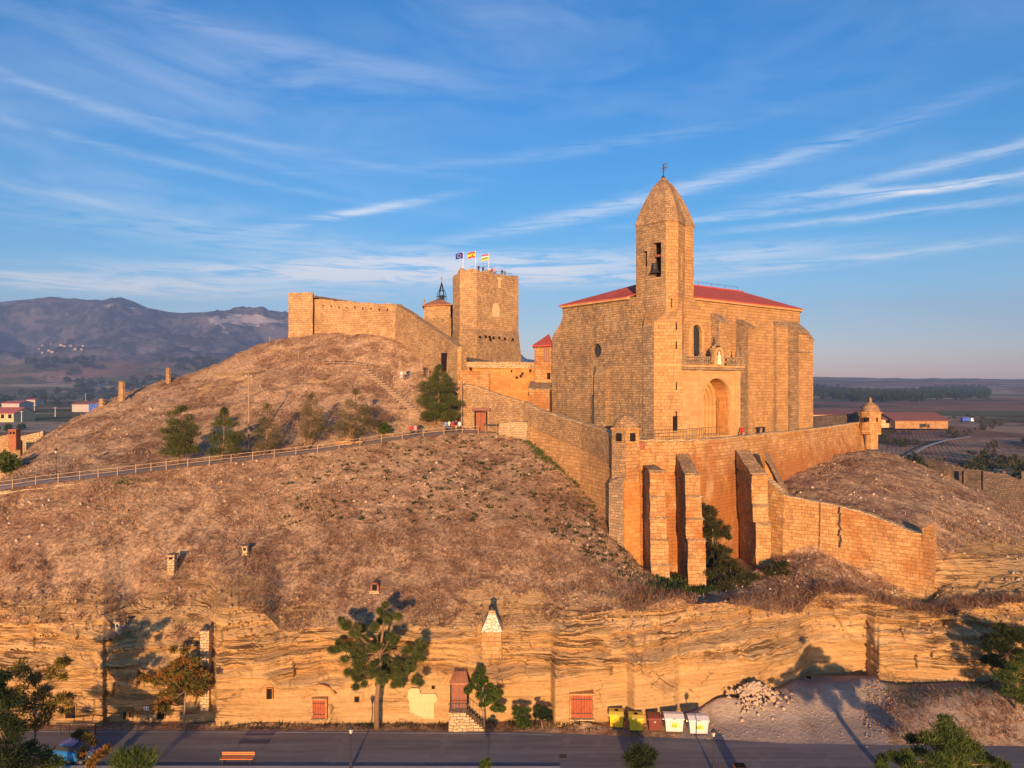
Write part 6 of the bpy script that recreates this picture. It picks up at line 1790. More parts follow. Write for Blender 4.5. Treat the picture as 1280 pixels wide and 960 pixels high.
rocks('ledge_stones', pts, rg_.uniform(.05, .28, len(pts)), 'brown_rock', 'broken stones lying along the top of the cliff', 408)

pts, rg_ = grid_points(1500, [4, 6, 7], 409, mask=lambda r, c, rng: (COL[c] > -40) & (COL[c] < 1300) & ~((ROLE[r] == 7) & (COL[c] > 560) & (COL[c] < 990)) & (fbm(GX[r, c] * .1, GY[r, c] * .1, 3, 215) > -.05))
rocks('slope_stones', pts, np.minimum(rg_.uniform(.05, .34, len(pts)), rg_.uniform(.08, .4, len(pts))), 'rubble_rock', 'pale stones lying loose over the grassy slopes', 410)

# ------------------------------------------------------------------ things by the road and in the cliff
def alcove(px, py, w, h, name, label, cat, mat, dep=.25, parent=None, frame=None, proud=.05):
    """opening / door set in the cliff at a spot of the photograph: w x h metres."""
    z = zz(py, 66.4)
    c = cliff_at(px, z)
    return c


def cave_door(px, yb, yt, w_px, label, mat, name='door', leaves=1, cat='door', frame='terrace', hollow=False, group=None):
    zc_ = zz((yb + yt) / 2, 66.5); D = min(cliff_at(px + k * w_px * .5, zc_ + j * .8).y for k in (-1, 0, 1) for j in (-1, 0, 1)) - (.06 if hollow else .12)
    w = w_px / F * D; z0, z1 = zz(yb, D), zz(yt, D)
    x = (px - CX) / F * D
    t = empty(name, (x, D, z0), label, cat, group)
    fr_ = MB()
    fw = .05 if hollow else .12
    for s in (-1, 1): fr_.box((x + s * (w / 2 + fw / 2), D + (.14 if hollow else .6), (z0 + z1) / 2), (fw, .3 if hollow else 1.6, z1 - z0 + .02))
    fr_.box((x, D + (.14 if hollow else .6), z1 + fw * .6), (w + fw * 2.1, .32 if hollow else 1.64, fw * 1.2))
    fr_.build('frame', M['orange' if hollow else frame], t)
    if hollow:
        MB().box((x, D + .16, (z0 + z1) / 2), (w, .3, z1 - z0)).build('opening', M['dark'], t)
    else:
        lw_ = w / leaves
        for k in range(leaves):
            xc = x - w / 2 + lw_ * (k + .5)
            lf_ = MB().box((xc, D - .02, (z0 + z1) / 2), (lw_ - .03, .07, z1 - z0 - .02)).build('door_leaf', M[mat], t)
            n = max(2, int(lw_ / .22))
            g = MB()
            for j in range(1, n): g.box((xc - lw_ / 2 + lw_ * j / n, D - .058, (z0 + z1) / 2), (.02, .01, z1 - z0 - .1))
            g.build('plank_joint', M['dark'], lf_)
            for zf in (.2, .8):
                MB().box((xc, D - .065, z0 + (z1 - z0) * zf), (lw_ - .1, .025, .07)).build('strap_hinge', M['iron'], lf_)
        MB().box((x, D - .05, z0 - .06), (w + .3, .7, .12)).build('threshold', M['pale_stone'], t)
        MB().box((x + w * .1, D - .08, z0 + (z1 - z0) * .48), (.05, .05, .14)).build('handle', M['iron'], t)
    return t


cave_door(399.5, 897, 874, 16, 'single rust red door under a carved arch in the cliff', 'red_door')
cave_door(727, 897, 868, 27, 'wide double rust red doors at the cliff foot left of the bins', 'red_door', leaves=2)
cave_door(88, 898, 881, 13, 'dark square cave doorway behind the black handrail', 'dark', 'cave_doorway', hollow=True, frame='rubble')
cave_door(201, 899, 882, 9, 'dark narrow niche in the cliff right of the number plaque', 'dark', 'cave_niche', hollow=True, frame='rubble')
cave_door(156, 899, 890, 4.5, 'left slot of the twin dark window openings in the cliff', 'dark', 'cave_window', hollow=True, frame='rubble')
cave_door(162, 897, 890, 3, 'right slot of the twin dark window openings in the cliff', 'dark', 'cave_window', hollow=True, frame='rubble')
cave_door(336.5, 874, 861, 7, 'dark upright cave window left of the single red door', 'dark', 'cave_window', hollow=True)
cave_door(446, 878, 871, 6, 'small dark square window between the red door and the large pine', 'dark', 'cave_window', hollow=True)
cave_door(541.5, 861.5, 857, 4, 'tiny dark hole in the cliff above the cream plaster patch', 'dark', 'cave_window', hollow=True)
cave_door(1011, 858, 845, 5, 'dark slit at the corner of the quarry beside the rubble heap', 'dark', 'cave_window', hollow=True)
# carved arch line over the red door
c = cliff_at(400, 3.5); ac_ = MB()
apts = [(c.x + 1.6 * math.cos(t), c.y - .08, 1.9 + 1.75 * math.sin(t)) for t in np.linspace(math.pi * .92, math.pi * .15, 12)]
ac_.tube(apts, .09, 5); tag(ac_.build('carved_arch', M['orange']), 'thin carved arch line in the rock above the single red door', 'carving')
# plaster patch
c = cliff_at(527, 2.5); D = c.y - .12
pts = [(750, 505), (760, 499), (795, 500), (802, 524), (868, 523), (877, 540), (873, 558), (862, 562), (862, 634), (757, 634), (752, 560), (745, 540)]
pr = [[P(300 + a / 3.556, 720 + b / 3.556, d) for a, b in pts] for d in (D, D + .8)]
tag(MB().loft(pr).build('plaster_patch', M['cream']), 'pale cream plaster patch on the cliff right of the large pine', 'plaster patch')
# number plaque
c = cliff_at(184, zz(888, 66.6)); D = c.y - .15
pq = empty('number_plaque', (c.x, D, c.z), 'small white house number plaque on the cliff between the twin windows and the niche', 'house number')
MB().box((c.x, D, c.z), (.5, .06, .34)).build('plate', M['white'], pq)
for s in (-1, 1):
    q_ = MB(); x0 = c.x + s * .11
    q_.beam((x0 + .04, D - .04, c.z - .12), (x0 + .04, D - .04, c.z + .12), .035, .02); q_.beam((x0 - .08, D - .04, c.z - .03), (x0 + .08, D - .04, c.z - .03), .02, .035); q_.beam((x0 - .08, D - .04, c.z - .03), (x0 + .035, D - .04, c.z + .12), .02, .035)
    q_.build('digit', M['ink'], pq)
# handrail at the cave house
hr = empty('handrail', (P(100, 0, 64.8).x, 64.8, 0), 'black iron handrail in front of the dark cave doorway', 'handrail')
x0, x1 = P(70, 0, 64.8).x, P(122, 0, 64.8).x
MB().beam((x0, 64.8, 1.05), (x1, 64.8, 1.05), .07, .09).build('rail', M['iron'], hr)
for k in range(5):
    x = x0 + .4 + (x1 - x0 - .6) * k / 4
    MB().beam((x, 64.8, 0), (x, 64.8, 1.02), .07, .07).build('post', M['iron'], hr)

# stone steps with door and canopy
D = 65.9
st = empty('stone_steps', (P(575, 0, D).x, D, 0), 'pale rubble stone landing with steps and iron railing up to a plum door', 'steps')
X = lambda px: P(px, 0, D).x
zl = 1.75
MB().prism([(X(561.5), D - .55), (X(583), D - .55), (X(583), D + 1.1), (X(561.5), D + 1.1)], -.1, zl).build('landing', M['pale_stone'], st)
for k in range(7):
    MB().prism([(X(583) + .245 * k, D - .5), (X(583) + .245 * (k + 1), D - .5), (X(583) + .245 * (k + 1), D + .7), (X(583) + .245 * k, D + .7)], -.1, zl - .22 * (k + 1)).build('step', M['pale_stone'], st)
rl_ = MB()
for k in range(12):
    f = k / 11; x = X(561.8) + (X(583) + 1.7 - X(561.8)) * f
    zb_ = zl if x < X(583) else zl - (x - X(583)) * .9
    rl_.beam((x, D - .48, zb_), (x, D - .48, zb_ + .85), .035, .035)
rl_.beam((X(561.8), D - .48, zl + .85), (X(583), D - .48, zl + .85), .05, .05); rl_.beam((X(583), D - .48, zl + .85), (X(583) + 1.7, D - .48, zl + .85 - 1.5), .05, .05)
rl_.build('railing', M['iron'], st)
dd = empty('plum_door', (X(573.5), D + .5, zl), 'tall plum brown wooden door with a small tiled canopy above the stone steps', 'door')
for s in (-1, 1):
    lf_ = MB().box((X(573.5) + s * .36, D + .5, zl + 1.2), (.70, .12, 2.4)).build('door_leaf', M['plum_wood'], dd)
    for zf in (.35, 1.0, 1.7):
        MB().box((X(573.5) + s * .36, D + .43, zl + zf + .3), (.48, .03, .5)).build('panel', M['gate_wood'], lf_)
MB().box((X(573.5), D + .58, zl + 1.22), (1.7, .14, 2.5)).build('frame', M['dark'], dd)
cn = MB(); cn.prism([(X(562), D - .2), (X(586), D - .2), (X(582), D + .9), (X(566), D + .9)], [zl + 2.45] * 4, [zl + 2.55, zl + 2.55, zl + 3.2, zl + 3.2]); cp_ = cn.build('canopy', M['tile'], dd)
for k in range(9):
    f = k / 8
    MB().tube([(X(562.5 + 23 * f), D - .25, zl + 2.58), (X(566.5 + 15 * f), D + .9, zl + 3.24)], .06, 5).build('tile', M['tile'], cp_)

# chimneys and vents of the cave cellars
def chimney(name, label, px, ytop, ybase, w, mat, D, top=None, taper=1.0, dz=.6):
    x = P(px, 0, D).x; z0, z1 = zz(ybase, D), zz(ytop, D)
    t = empty(name, (x, D, z0), label, 'chimney')
    h = w / 2
    MB().loft([[(x - h, D - h, z0 - dz), (x + h, D - h, z0 - dz), (x + h, D + h, z0 - dz), (x - h, D + h, z0 - dz)], [(x - h * taper, D - h * taper, z1), (x + h * taper, D - h * taper, z1), (x + h * taper, D + h * taper, z1), (x - h * taper, D + h * taper, z1)]]).build('shaft', M[mat], t)
    if top == 'cowl':
        MB().prism([(x - h - .05, D - h - .05), (x + h + .05, D - h - .05), (x + h + .05, D + h + .05), (x - h - .05, D + h + .05)], z1 - .002, z1 + .12).build('coping', M['lichen_stone'], t)
        MB().lathe((x, D, z1 + .12), [(.2, 0), (.2, .3), (.28, .3), (.05, .5)], 10).build('cowl', M['iron'], t)
    elif top == 'slab':
        MB().prism([(x - h - .1, D - h - .1), (x + h + .1, D - h - .1), (x + h + .1, D + h + .1), (x - h - .1, D + h + .1)], z1 - .002, z1 + .14).build('cap', M['lichen_stone'], t)
        MB().box((x, D - h - .005, z1 - .25), (w * .5, .02, .28)).build('vent', M['dark'], t)
    return t


c = cliff_at(258, 5.0)
tc_ = chimney('tall_chimney', 'tall slim pale rubble chimney built up against the cliff', 258, 788, 880, .84, 'pale_stone', min(cliff_at(258, 2.5).y, cliff_at(258, 7).y) - .05, 'cowl')
g = on_ground(615, 806)
wc = empty('white_chimney', g, 'white stone bottle-shaped chimney on top of the cliff above the stone steps', 'chimney')
x, D = g.x, g.y; z0, z1, z2, z3 = g.z, zz(786, D), zz(767, D), zz(762, D)
sq = lambda h, z: [(x - h, D - h, z), (x + h, D - h, z), (x + h, D + h, z), (x - h, D + h, z)]
MB().loft([sq(.92, z0 - .9), sq(.92, z1)]).build('base', M['terrace'], wc)
M['white_stone'] = masonry('white_crazy_stone', (0.66, 0.58, 0.45), (0.74, 0.66, 0.52), (0.40, 0.28, 0.15), 0.4, 0.3, stain_amt=0.15, wob=.35, relief=.08)
MB().loft([sq(.98, z1 - .003), sq(.98, z1 + .1), sq(.36, z2)]).build('hood', M['white_stone'], wc)
MB().loft([sq(.34, z2 - .003), sq(.32, z3)]).build('neck', M['pale_stone'], wc)
MB().lathe((x, D, z3), [(.3, 0), (.3, .3), (.34, .32), (.05, .5)], 10).build('cowl', M['iron'], wc)
for px, yt, yb, w, mat, nm, lb in ((215.5, 694, 715, .75, 'pale_stone', 'stone_chimney', 'square stone chimney with a dark vent on the lower slope below the first pine'),
                                  (307, 683, 693, .6, 'pale_stone', 'small_chimney', 'little pale block chimney alone on the middle of the lower slope'),
                                  (148, 778, 790, .42, 'concrete', 'vent_pipe', 'short grey vent pipe on the cliff edge at the left')):
    g = on_ground(px, yb)
    chimney(nm, lb, px, yt, yb, w, mat, g.y, 'slab', .92)
g = on_ground(469, 738)
rc = empty('red_vent', g, 'small arched dark red vent hood on the slope above the large pine', 'vent')
MB().loft([[(g.x - .42, g.y + d, g.z - .3), (g.x - .42, g.y + d, g.z + .45)] + [(g.x - .42 * math.cos(a), g.y + d, g.z + .45 + .42 * math.sin(a)) for a in np.linspace(.3, math.pi - .3, 6)] + [(g.x + .42, g.y + d, g.z + .45), (g.x + .42, g.y + d, g.z - .3)] for d in (-.35, .4)]).build('hood', M['brick_red'], rc)
MB().box((g.x, g.y - .36, g.z + .42), (.5, .03, .6)).build('opening', M['dark'], rc)
MB().box((g.x, g.y - .42, g.z - .05), (.95, .25, .3)).build('sill', M['pale_stone'], rc)
for px, yt, yb, w, lb in ((152.5, 478, 497, 1.1, 'squat stone pillar on the hill edge, lower of the two pillars against the valley'),
                          (210.5, 461, 476, .85, 'slim stone pillar on the skyline of the hill, higher of two against the valley'),
                          (127.5, 500, 508, .95, 'weathered stone stump on the hill edge below the pillars')):
    g = on_ground(px, yb) if px < 140 else on_ground(px, yb + 3)
    t = empty('stone_pillar', g, lb, 'pillar')
    zt2 = zz(yt, g.y)
    MB().lathe((g.x, g.y, g.z - .8), [(w * .55, 0), (w * .5, (zt2 - g.z + .8) * .5), (w * .46, zt2 - g.z + .6), (w * .35, zt2 - g.z + .8)], 7).build('shaft', M['rubble'], t)
    MB().lathe((g.x, g.y, zt2 - .05), [(w * .55, 0), (w * .5, .2), (w * .1, .3)], 7).build('cap', M['lichen_stone'], t)
g = on_ground(438, 556)
mo = empty('stone_monument', g, 'small tan stepped stone monument by the path fence', 'monument')
MB().box((g.x - .3, g.y + .8, g.z + .2), (4.0, .9, .6)).build('base', M['terrace'], mo)
MB().loft([[(g.x + a * .75, g.y + .8 + b * .4, g.z + .7) for a, b in ((-1, -1), (1, -1), (1, 1), (-1, 1))], [(g.x + .1 + a * .5, g.y + .8 + b * .3, g.z + 1.5) for a, b in ((-1, -1), (1, -1), (1, 1), (-1, 1))], [(g.x + a * .3, g.y + .8 + b * .2, g.z + 2.4) for a, b in ((-1, -1), (1, -1), (1, 1), (-1, 1))]]).build('pillar', M['terrace'], mo)

# bins
def bin_(px, yb, w, h, body, lid, label, kind, ang):
    D = H * F / (yb - CY); x = (px - CX) / F * D
    t = empty('waste_container', (0, 0, 0), label, 'waste container', 'waste containers by the road')
    d = .95 if kind != 'grey' else 1.15
    zb_ = .16
    hw, hd = w / 2, d / 2
    r = lambda sx, sy, z: [(-sx, -sy, z), (sx, -sy, z), (sx, sy, z), (-sx, sy, z)]
    MB().loft([r(hw * .86, hd * .82, zb_), r(hw * .97, hd * .96, h * .78), r(hw, hd, h * .80)]).build('body', M[body], t, loc=(0, 0, 0))
    if kind == 'grey':
        prof = [(-hd - .06, h * .80), (-hd - .03, h * .86), (-hd * .2, h), (hd * .6, h), (hd + .04, h * .92), (hd + .04, h * .80)]
    else:
        prof = [(-hd - .05, h * .80), (-hd - .04, h * .90), (-hd * .4, h), (hd + .04, h), (hd + .04, h * .80)]
    ld = MB().loft([[(-hw - .04, y, z + .002) for y, z in prof], [(hw + .04, y, z + .002) for y, z in prof]]).build('lid', M[lid], t, loc=(0, 0, 0))
    if kind == 'yellow':
        MB().lathe((0, .12, h - .01), [(.2, 0), (.2, .03), (.05, .03)], 12).build('fill_hole', M['dark'], ld, loc=(0, 0, 0))
        a = MB()
        for k in range(3):
            b = 2 * math.pi * k / 3 + .5
            a.beam((.12 * math.cos(b), -hd * .93, h * .55 + .1 * math.sin(b)), (.12 * math.cos(b + 1.5), -hd * .93, h * .55 + .1 * math.sin(b + 1.5)), .02, .05)
        a.box((0, -hd * .92, h * .38), (.34, .02, .05)); a.box((0, -hd * .91, h * .32), (.26, .02, .03))
        a.build('printed_mark', M['yellow_lid'], t, loc=(0, 0, 0))
    elif kind == 'grey':
        sk = MB().box((0.04, -hd * .93 - .02, h * .48), (.62, .03, .42), 0, 0).build('sticker', M['sticker'], t, loc=(0, 0, 0))
        a = MB()
        for k, s in enumerate((-.16, 0, .14)):
            a.beam((s - .06, -hd * .93 - .045, h * .42), (s + .02, -hd * .93 - .045, h * .54), .02, .05)
        a.box((0.04, -hd * .93 - .045, h * .395), (.5, .015, .03))
        a.build('printed_mark', M['ink'], sk, loc=(0, 0, 0))
        MB().tube([(-.16, -hd - .05, h * .845), (0, -hd - .1, h * .86), (.16, -hd - .05, h * .845)], .02, 5).build('lid_handle', M['iron'], ld, loc=(0, 0, 0))
    else:
        MB().box((0, -hd * .97, h * .66), (.18, .03, .06)).build('lid_handle', M['white'], t, loc=(0, 0, 0))
    for s in (-1, 1):
        MB().tube([(s * (hw + .02), -hd * .3, h * .70), (s * (hw + .12), -hd * .3, h * .70), (s * (hw + .12), hd * .3, h * .70), (s * (hw + .02), hd * .3, h * .70)], .035, 6).build('trunnion', M['chrome' if kind == 'grey' else body], t, loc=(0, 0, 0))
        for y in (-1, 1):
            MB().tube([(s * hw * .74 - .04, y * hd * .62, .09), (s * hw * .74 + .04, y * hd * .62, .09)], .09, 10).build('wheel', M['rubber'], t, loc=(0, 0, 0))
    t.location = (x, D + d / 2, ground_z(x, D + d / 2) + .01); t.rotation_euler = (0, 0, ang)
    return t


bin_(771.5, 912, 1.30, 1.50, 'yellow', 'yellow_lid', 'yellow recycling container with a round hole, the one nearest the red double doors', 'yellow', -.12)
bin_(796, 916.5, 1.30, 1.48, 'yellow', 'yellow_lid', 'yellow recycling container standing beside the maroon container', 'yellow', -.08)
bin_(819, 917, 1.12, 1.46, 'maroon', 'maroon', 'dark maroon container between the yellow and pale grey containers', 'maroon', -.05)
bin_(843.5, 918.5, 1.72, 1.62, 'bin_grey', 'bin_grey', 'pale grey container with a lime sticker, next to the maroon container', 'grey', -.04)
bin_(874, 921, 1.80, 1.62, 'bin_grey', 'bin_grey', 'pale grey container with a lime sticker, at the gravel yard end', 'grey', -.02)


# street lamps
def lamp(x, y, z, h, label, s=1.0):
    t = empty('street_lamp', (x, y, z), label, 'street lamp', 'wrought iron street lamps')
    MB().lathe((x, y, z), [(.13, 0), (.13, .35), (.09, .45), (.06, .6), (.05, h - .75), (.08, h - .72), (.1, h - .66)], 8).build('pole', M['iron'], t)
    MB().lathe((x, y, z + h - .66), [(.1, 0), (.19, .36)], 6).build('lantern', M['lens'], t)
    MB().lathe((x, y, z + h - .3), [(.27, 0), (.25, .05), (.12, .22), (.05, .26), (.03, .34)], 6).build('cap', M['iron'], t)
    for k in range(6):
        a = 2 * math.pi * k / 6
        MB().beam((x + .1 * math.cos(a), y + .1 * math.sin(a), z + h - .66), (x + .2 * math.cos(a), y + .2 * math.sin(a), z + h - .3), .02, .02).build('bar', M['iron'], t)
    return t


lamp(P(438.5, 0, 59.0).x, 59.0, .1, 3.55, 'black lantern street lamp on the near kerb, right of the wooden bench')
lamp(P(892, 0, 58.5).x, 58.5, 0, 3.65, 'black lantern street lamp on the near road side below the grey containers')
g = on_ground(72, 599)
lamp(g.x, g.y - .3, ground_z(g.x, g.y - .3), 3.9, 'black lantern lamp standing beside the hill path near the left edge')

# benches on the pavement
def bench(px, D, w, label):
    x = P(px, 0, D).x
    t = empty('bench', (x, D, .1), label, 'bench')
    for k in range(3):
        MB().box((x, D - .18 + .17 * k, .55), (w, .14, .05)).build('plank', M['orange_plank'], t)
    for k in range(2):
        MB().box((x, D + .26 + .03 * k, .72 + .14 * k), (w, .04, .11)).build('plank', M['orange_plank'], t)
    for s in (-1, 1):
        MB().beam((x + s * w * .42, D - .2, .1), (x + s * w * .42, D - .2, .53), .06, .06).build('leg', M['iron'], t)
        MB().beam((x + s * w * .42, D + .22, .1), (x + s * w * .42, D + .32, .93), .06, .06).build('leg', M['iron'], t)


bench(296.5, 59.75, 2.75, 'varnished orange plank bench on the pavement at lower left')
x, D = P(925, 0, 57.6).x, 57.6
pb = empty('planter_box', (x, D, 0), 'small orange-brown wooden planter box at the bottom edge right of the yucca', 'planter')
for k in range(4):
    MB().box((x, D, .18 + .24 * k), (.92, .8, .22)).build('plank', M['orange_plank'], pb)
MB().box((x, D, 1.07), (.84, .72, .06)).build('soil', M['dark'], pb)
MB().box((P(704, 0, 60.9).x, 60.9, .012), (.7, .5, .02))
mh = MB().box((P(704, 0, 61.0).x, 61.0, .016), (.62, .55, .03)); tag(mh.build('drain_cover', M['iron']), 'small dark iron drain cover in the road surface', 'drain cover')

# parked car behind the shrubs
def car(x, y, ang, label):
    t = empty('parked_car', (0, 0, 0), label, 'car')
    sec = [(-2.05, .35, .55, .62), (-1.95, .3, .78, .78), (-1.0, .26, .90, .82), (-.55, .25, .92, .84), (.9, .25, .95, .84), (1.75, .28, .92, .8), (2.0, .38, .7, .7)]
    MB().loft([[(xx, -w, zl_), (xx, w, zl_), (xx, w, zl_ + (zh - zl_) * .6), (xx, w * .93, zh), (xx, -w * .93, zh), (xx, -w, zl_ + (zh - zl_) * .6)] for xx, zl_, zh, w in sec]).build('body', M['car_blue'], t, True, loc=(0, 0, 0))
    cab = [(-.95, .91, .76), (-.3, 1.38, .62), (.9, 1.42, .62), (1.75, .93, .72)]
    gl = MB(); gl.loft([[(xx, -w, .88), (xx, w, .88), (xx, w * .9, z), (xx, -w * .9, z)] for xx, z, w in cab]); gl.build('windows', M['glass'], t, loc=(0, 0, 0))
    MB().loft([[(xx, -.56, z), (xx, .56, z), (xx, .5, z + .05), (xx, -.5, z + .05)] for xx, z in ((-.32, 1.37), (.3, 1.43), (.92, 1.41))]).build('roof', M['car_blue'], t, loc=(0, 0, 0))
    for xx in (-1.28, 1.28):
        for s in (-1, 1):
            w_ = MB(); w_.tube([(xx, s * .68, .32), (xx, s * .86, .32)], .32, 16); wh = w_.build('wheel', M['rubber'], t, loc=(0, 0, 0))
            r_ = MB(); r_.tube([(xx, s * .80, .32), (xx, s * .875, .32)], .19, 10); r_.build('rim', M['chrome'], wh, loc=(0, 0, 0))
    for s in (-1, 1):
        MB().box((-2.0, s * .55, .66), (.1, .3, .14)).build('headlight', M['lens'], t, loc=(0, 0, 0))
        MB().box((1.96, s * .58, .72), (.1, .24, .16)).build('tail_light', M['flag_red'], t, loc=(0, 0, 0))
        MB().box((-.75, s * .92, .98), (.14, .16, .1)).build('mirror', M['car_blue'], t, loc=(0, 0, 0))
    MB().box((-2.08, 0, .45), (.06, 1.3, .16)).build('bumper', M['rubber'], t, loc=(0, 0, 0))
    t.location = (x, y, .012); t.rotation_euler = (0, 0, ang)


car(P(92, 0, 60.6).x, 60.6, math.radians(172), 'bright blue car parked behind the shrubs at lower left')

# ------------------------------------------------------------------ fences and poles on the hill
pf = empty('path_fence', P(300, 575, 94), 'long timber post and rail fence along the hill path', 'fence')
fx_ = [-12, 16, 45, 73, 100, 123, 147, 170, 189, 208, 235, 262, 289, 316, 343, 370, 397, 424, 450, 477, 503, 529, 555, 578, 598]
fp = []
for px in fx_:
    c = col_of(px); r = cum[5]; D = PD[r, c] - .02
    fp.append(Vector(((px - CX) / F * D, D, PZ[r, c])))
post0 = None
for p in fp:
    if post0 is None:
        post0 = MB().box((0, 0, .5), (.12, .12, 1.25)).build('post', M['fence'], pf, loc=(0, 0, 0)); o = post0
    else:
        o = post0.copy(); C.objects.link(o)
    o.location = p - pf.location
for a, b in zip(fp[:-1], fp[1:]):
    for h in (.55, 1.0):
        MB().beam(a + Vector((0, -.09, h)), b + Vector((0, -.09, h)), .05, .075).build('rail', M['fence'], pf)


def rail_fence(name, label, pix, step, mat, h=1.05, rails=(.55, 1.0), stairs=False):
    pts = []
    for (a, b) in zip(pix[:-1], pix[1:]):
        n = max(1, int(math.hypot(b[0] - a[0], b[1] - a[1]) / step))
        for i in range(n):
            t = i / n; pts.append(on_ground(a[0] + (b[0] - a[0]) * t, a[1] + (b[1] - a[1]) * t))
    pts.append(on_ground(*pix[-1]))
    ok = [pts[0]]
    for p in pts[1:]:
        if (p - ok[-1]).length < 9: ok.append(p)
    t = empty(name, pts[0], label, 'fence')
    for p in ok:
        MB().box((p.x, p.y, p.z + h / 2 - .1), (.12, .12, h + .2)).build('post', M[mat], t)
    for a, b in zip(ok[:-1], ok[1:]):
        for hh in rails:
            MB().beam(a + Vector((0, -.08, hh)), b + Vector((0, -.08, hh)), .05, .075).build('rail', M[mat], t)
    return t


rail_fence('stair_fence', 'timber handrail descending the zigzag stairs between the curtain wall and the tall pine', [(458, 461), (478, 478), (500, 497), (520, 513), (530, 521)], 8, 'fence')
rail_fence('terrace_fence', 'timber rail fence along the middle path below the curtain wall', [(405, 457), (430, 457), (458, 460)], 11, 'fence')
rail_fence('lookout_fence', 'timber rail fence around the small lookout where visitors stand', [(492, 478), (505, 476), (520, 472), (536, 470)], 10, 'fence')
rail_fence('ridge_fence', 'thin timber rail fence climbing to the corner tower at the skyline', [(337, 427), (345, 432), (362, 441), (385, 450), (403, 456)], 11, 'fence')
# stair treads beside the handrail
sp_ = []
a0, a1 = on_ground(461, 465), on_ground(532, 524)
ss_ = empty('hill_stairs', a0, 'pale timber edged stairs dropping across the slope to the tall pine', 'stairs')
for k in range(22):
    t = k / 21; px, py = 457 + 72 * t, 464 + 60 * t
    g = on_ground(px, py)
    MB().box((g.x, g.y, g.z + .22), (1.6, .5, .3), -.5).build('tread', M['fence'], ss_)


def pole(px, ytop, ybase, label, r=.14, D=None):
    g = on_ground(px, ybase) if D is None else P(px, ybase, D)
    t = empty('utility_pole', g, label, 'utility pole', 'timber utility poles on the hill')
    MB().tube([(g.x, g.y, g.z - .3), (g.x, g.y, zz(ytop, g.y))], [r, r * .7], 8).build('pole', M['pole'], t)
    MB().box((g.x, g.y, zz(ytop, g.y) - .35), (.9, .1, .1)).build('crossarm', M['pole'], t)
    for s in (-1, 1):
        MB().lathe((g.x + s * .35, g.y, zz(ytop, g.y) - .3), [(.05, 0), (.07, .1), (.03, .2)], 6).build('insulator', M['white'], t)


pole(311, 468, 562, 'tall bare utility pole rising behind the path fence between two pines')
pole(577, 476, 540, 'utility pole standing against the end of the gate wall', D=111.6)
g = on_ground(415, 459)
bx = empty('shade_bench', g, 'low dark bench on the middle path under the curtain wall', 'bench')
MB().box((g.x - 2, g.y + .3, g.z + .55), (2.6, .6, .12)).build('seat', M['gate_wood'], bx)
for s in (-1, 1): MB().box((g.x - 2 + s, g.y + .3, g.z + .2), (.12, .5, .7)).build('leg', M['gate_wood'], bx)

# terrace: iron railing before the portal, bench, board
rp = empty('portal_railing', L(6, -8, TER), 'black iron railing beside the ramp in front of the church portal', 'railing')
rpts = [Vector(P(818, 0, 89.5).xy), Vector(P(846, 0, 91.0).xy), Vector(P(866, 0, 93.0).xy), Vector(P(882, 0, 95.5).xy), Vector(P(903, 0, 97.5).xy)]
for a, b in zip(rpts[:-1], rpts[1:]):
    MB().beam((*a, TER + 1.75), (*b, TER + 1.75), .06, .06).build('rail', M['iron'], rp)
    MB().beam((*a, TER + .9), (*b, TER + .9), .04, .04).build('rail', M['iron'], rp)
    n = int((b - a).length / .55)
    for i in range(n):
        q_ = a.lerp(b, i / n); MB().beam((*q_, TER), (*q_, TER + 1.75), .04, .04).build('baluster', M['iron'], rp)
bb = empty('terrace_bench', (*L(21.5, -1.2), TER), 'dark bench on the terrace below the round window', 'bench')
bx0, by0 = L(21.8, -1.6)
MB().box((bx0, by0, TER + .95), (1.9, .5, .1), math.atan2(.6, .8)).build('seat', M['iron'], bb)
for s in (-.8, .8):
    q_ = L(21.8 + s, -1.6); MB().box((q_[0], q_[1], TER + .45), (.1, .4, .9), math.atan2(.6, .8)).build('leg', M['iron'], bb)
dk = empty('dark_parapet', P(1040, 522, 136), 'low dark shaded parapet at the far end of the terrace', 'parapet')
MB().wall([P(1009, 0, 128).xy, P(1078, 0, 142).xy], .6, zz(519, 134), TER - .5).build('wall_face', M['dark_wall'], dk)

# flags on the keep
kz = lambda px: 56.0
def flag(px, ytop, label, bands, name, dx, ybot=337):
    D = 149.5; x = P(px, 0, D).x; zt2 = zz(ytop, D); zb_ = zz(ybot, D) - .8
    t = empty(name, (x, D, zb_), label, 'flag', 'flags on the keep')
    MB().tube([(x, D, zb_), (x, D, zt2 + .2)], [.05, .035], 6).build('flag_pole', M['white'], t)
    w, h = 1.75, 1.2
    n = 10
    for j, (f0, f1, mt) in enumerate(bands):
        m = MB()
        row = lambda f, d: [(x - w * i / n * (1 - .12 * i / n), D + .16 * math.sin(i * .9) + d, zt2 - h * f - .35 * (i / n) ** 1.5 - .06 * math.sin(i * 1.3)) for i in range(n + 1)]
        top, bot = row(f0, 0), row(f1, 0); tb_, bb_ = row(f0, .03), row(f1, .03)
        m.loft([[a, b, c_, d] for a, b, c_, d in zip(top, bot, bb_, tb_)])
        m.build('stripe' if len(bands) > 1 else 'cloth', M[mt], t)
    return t, x, D, zt2


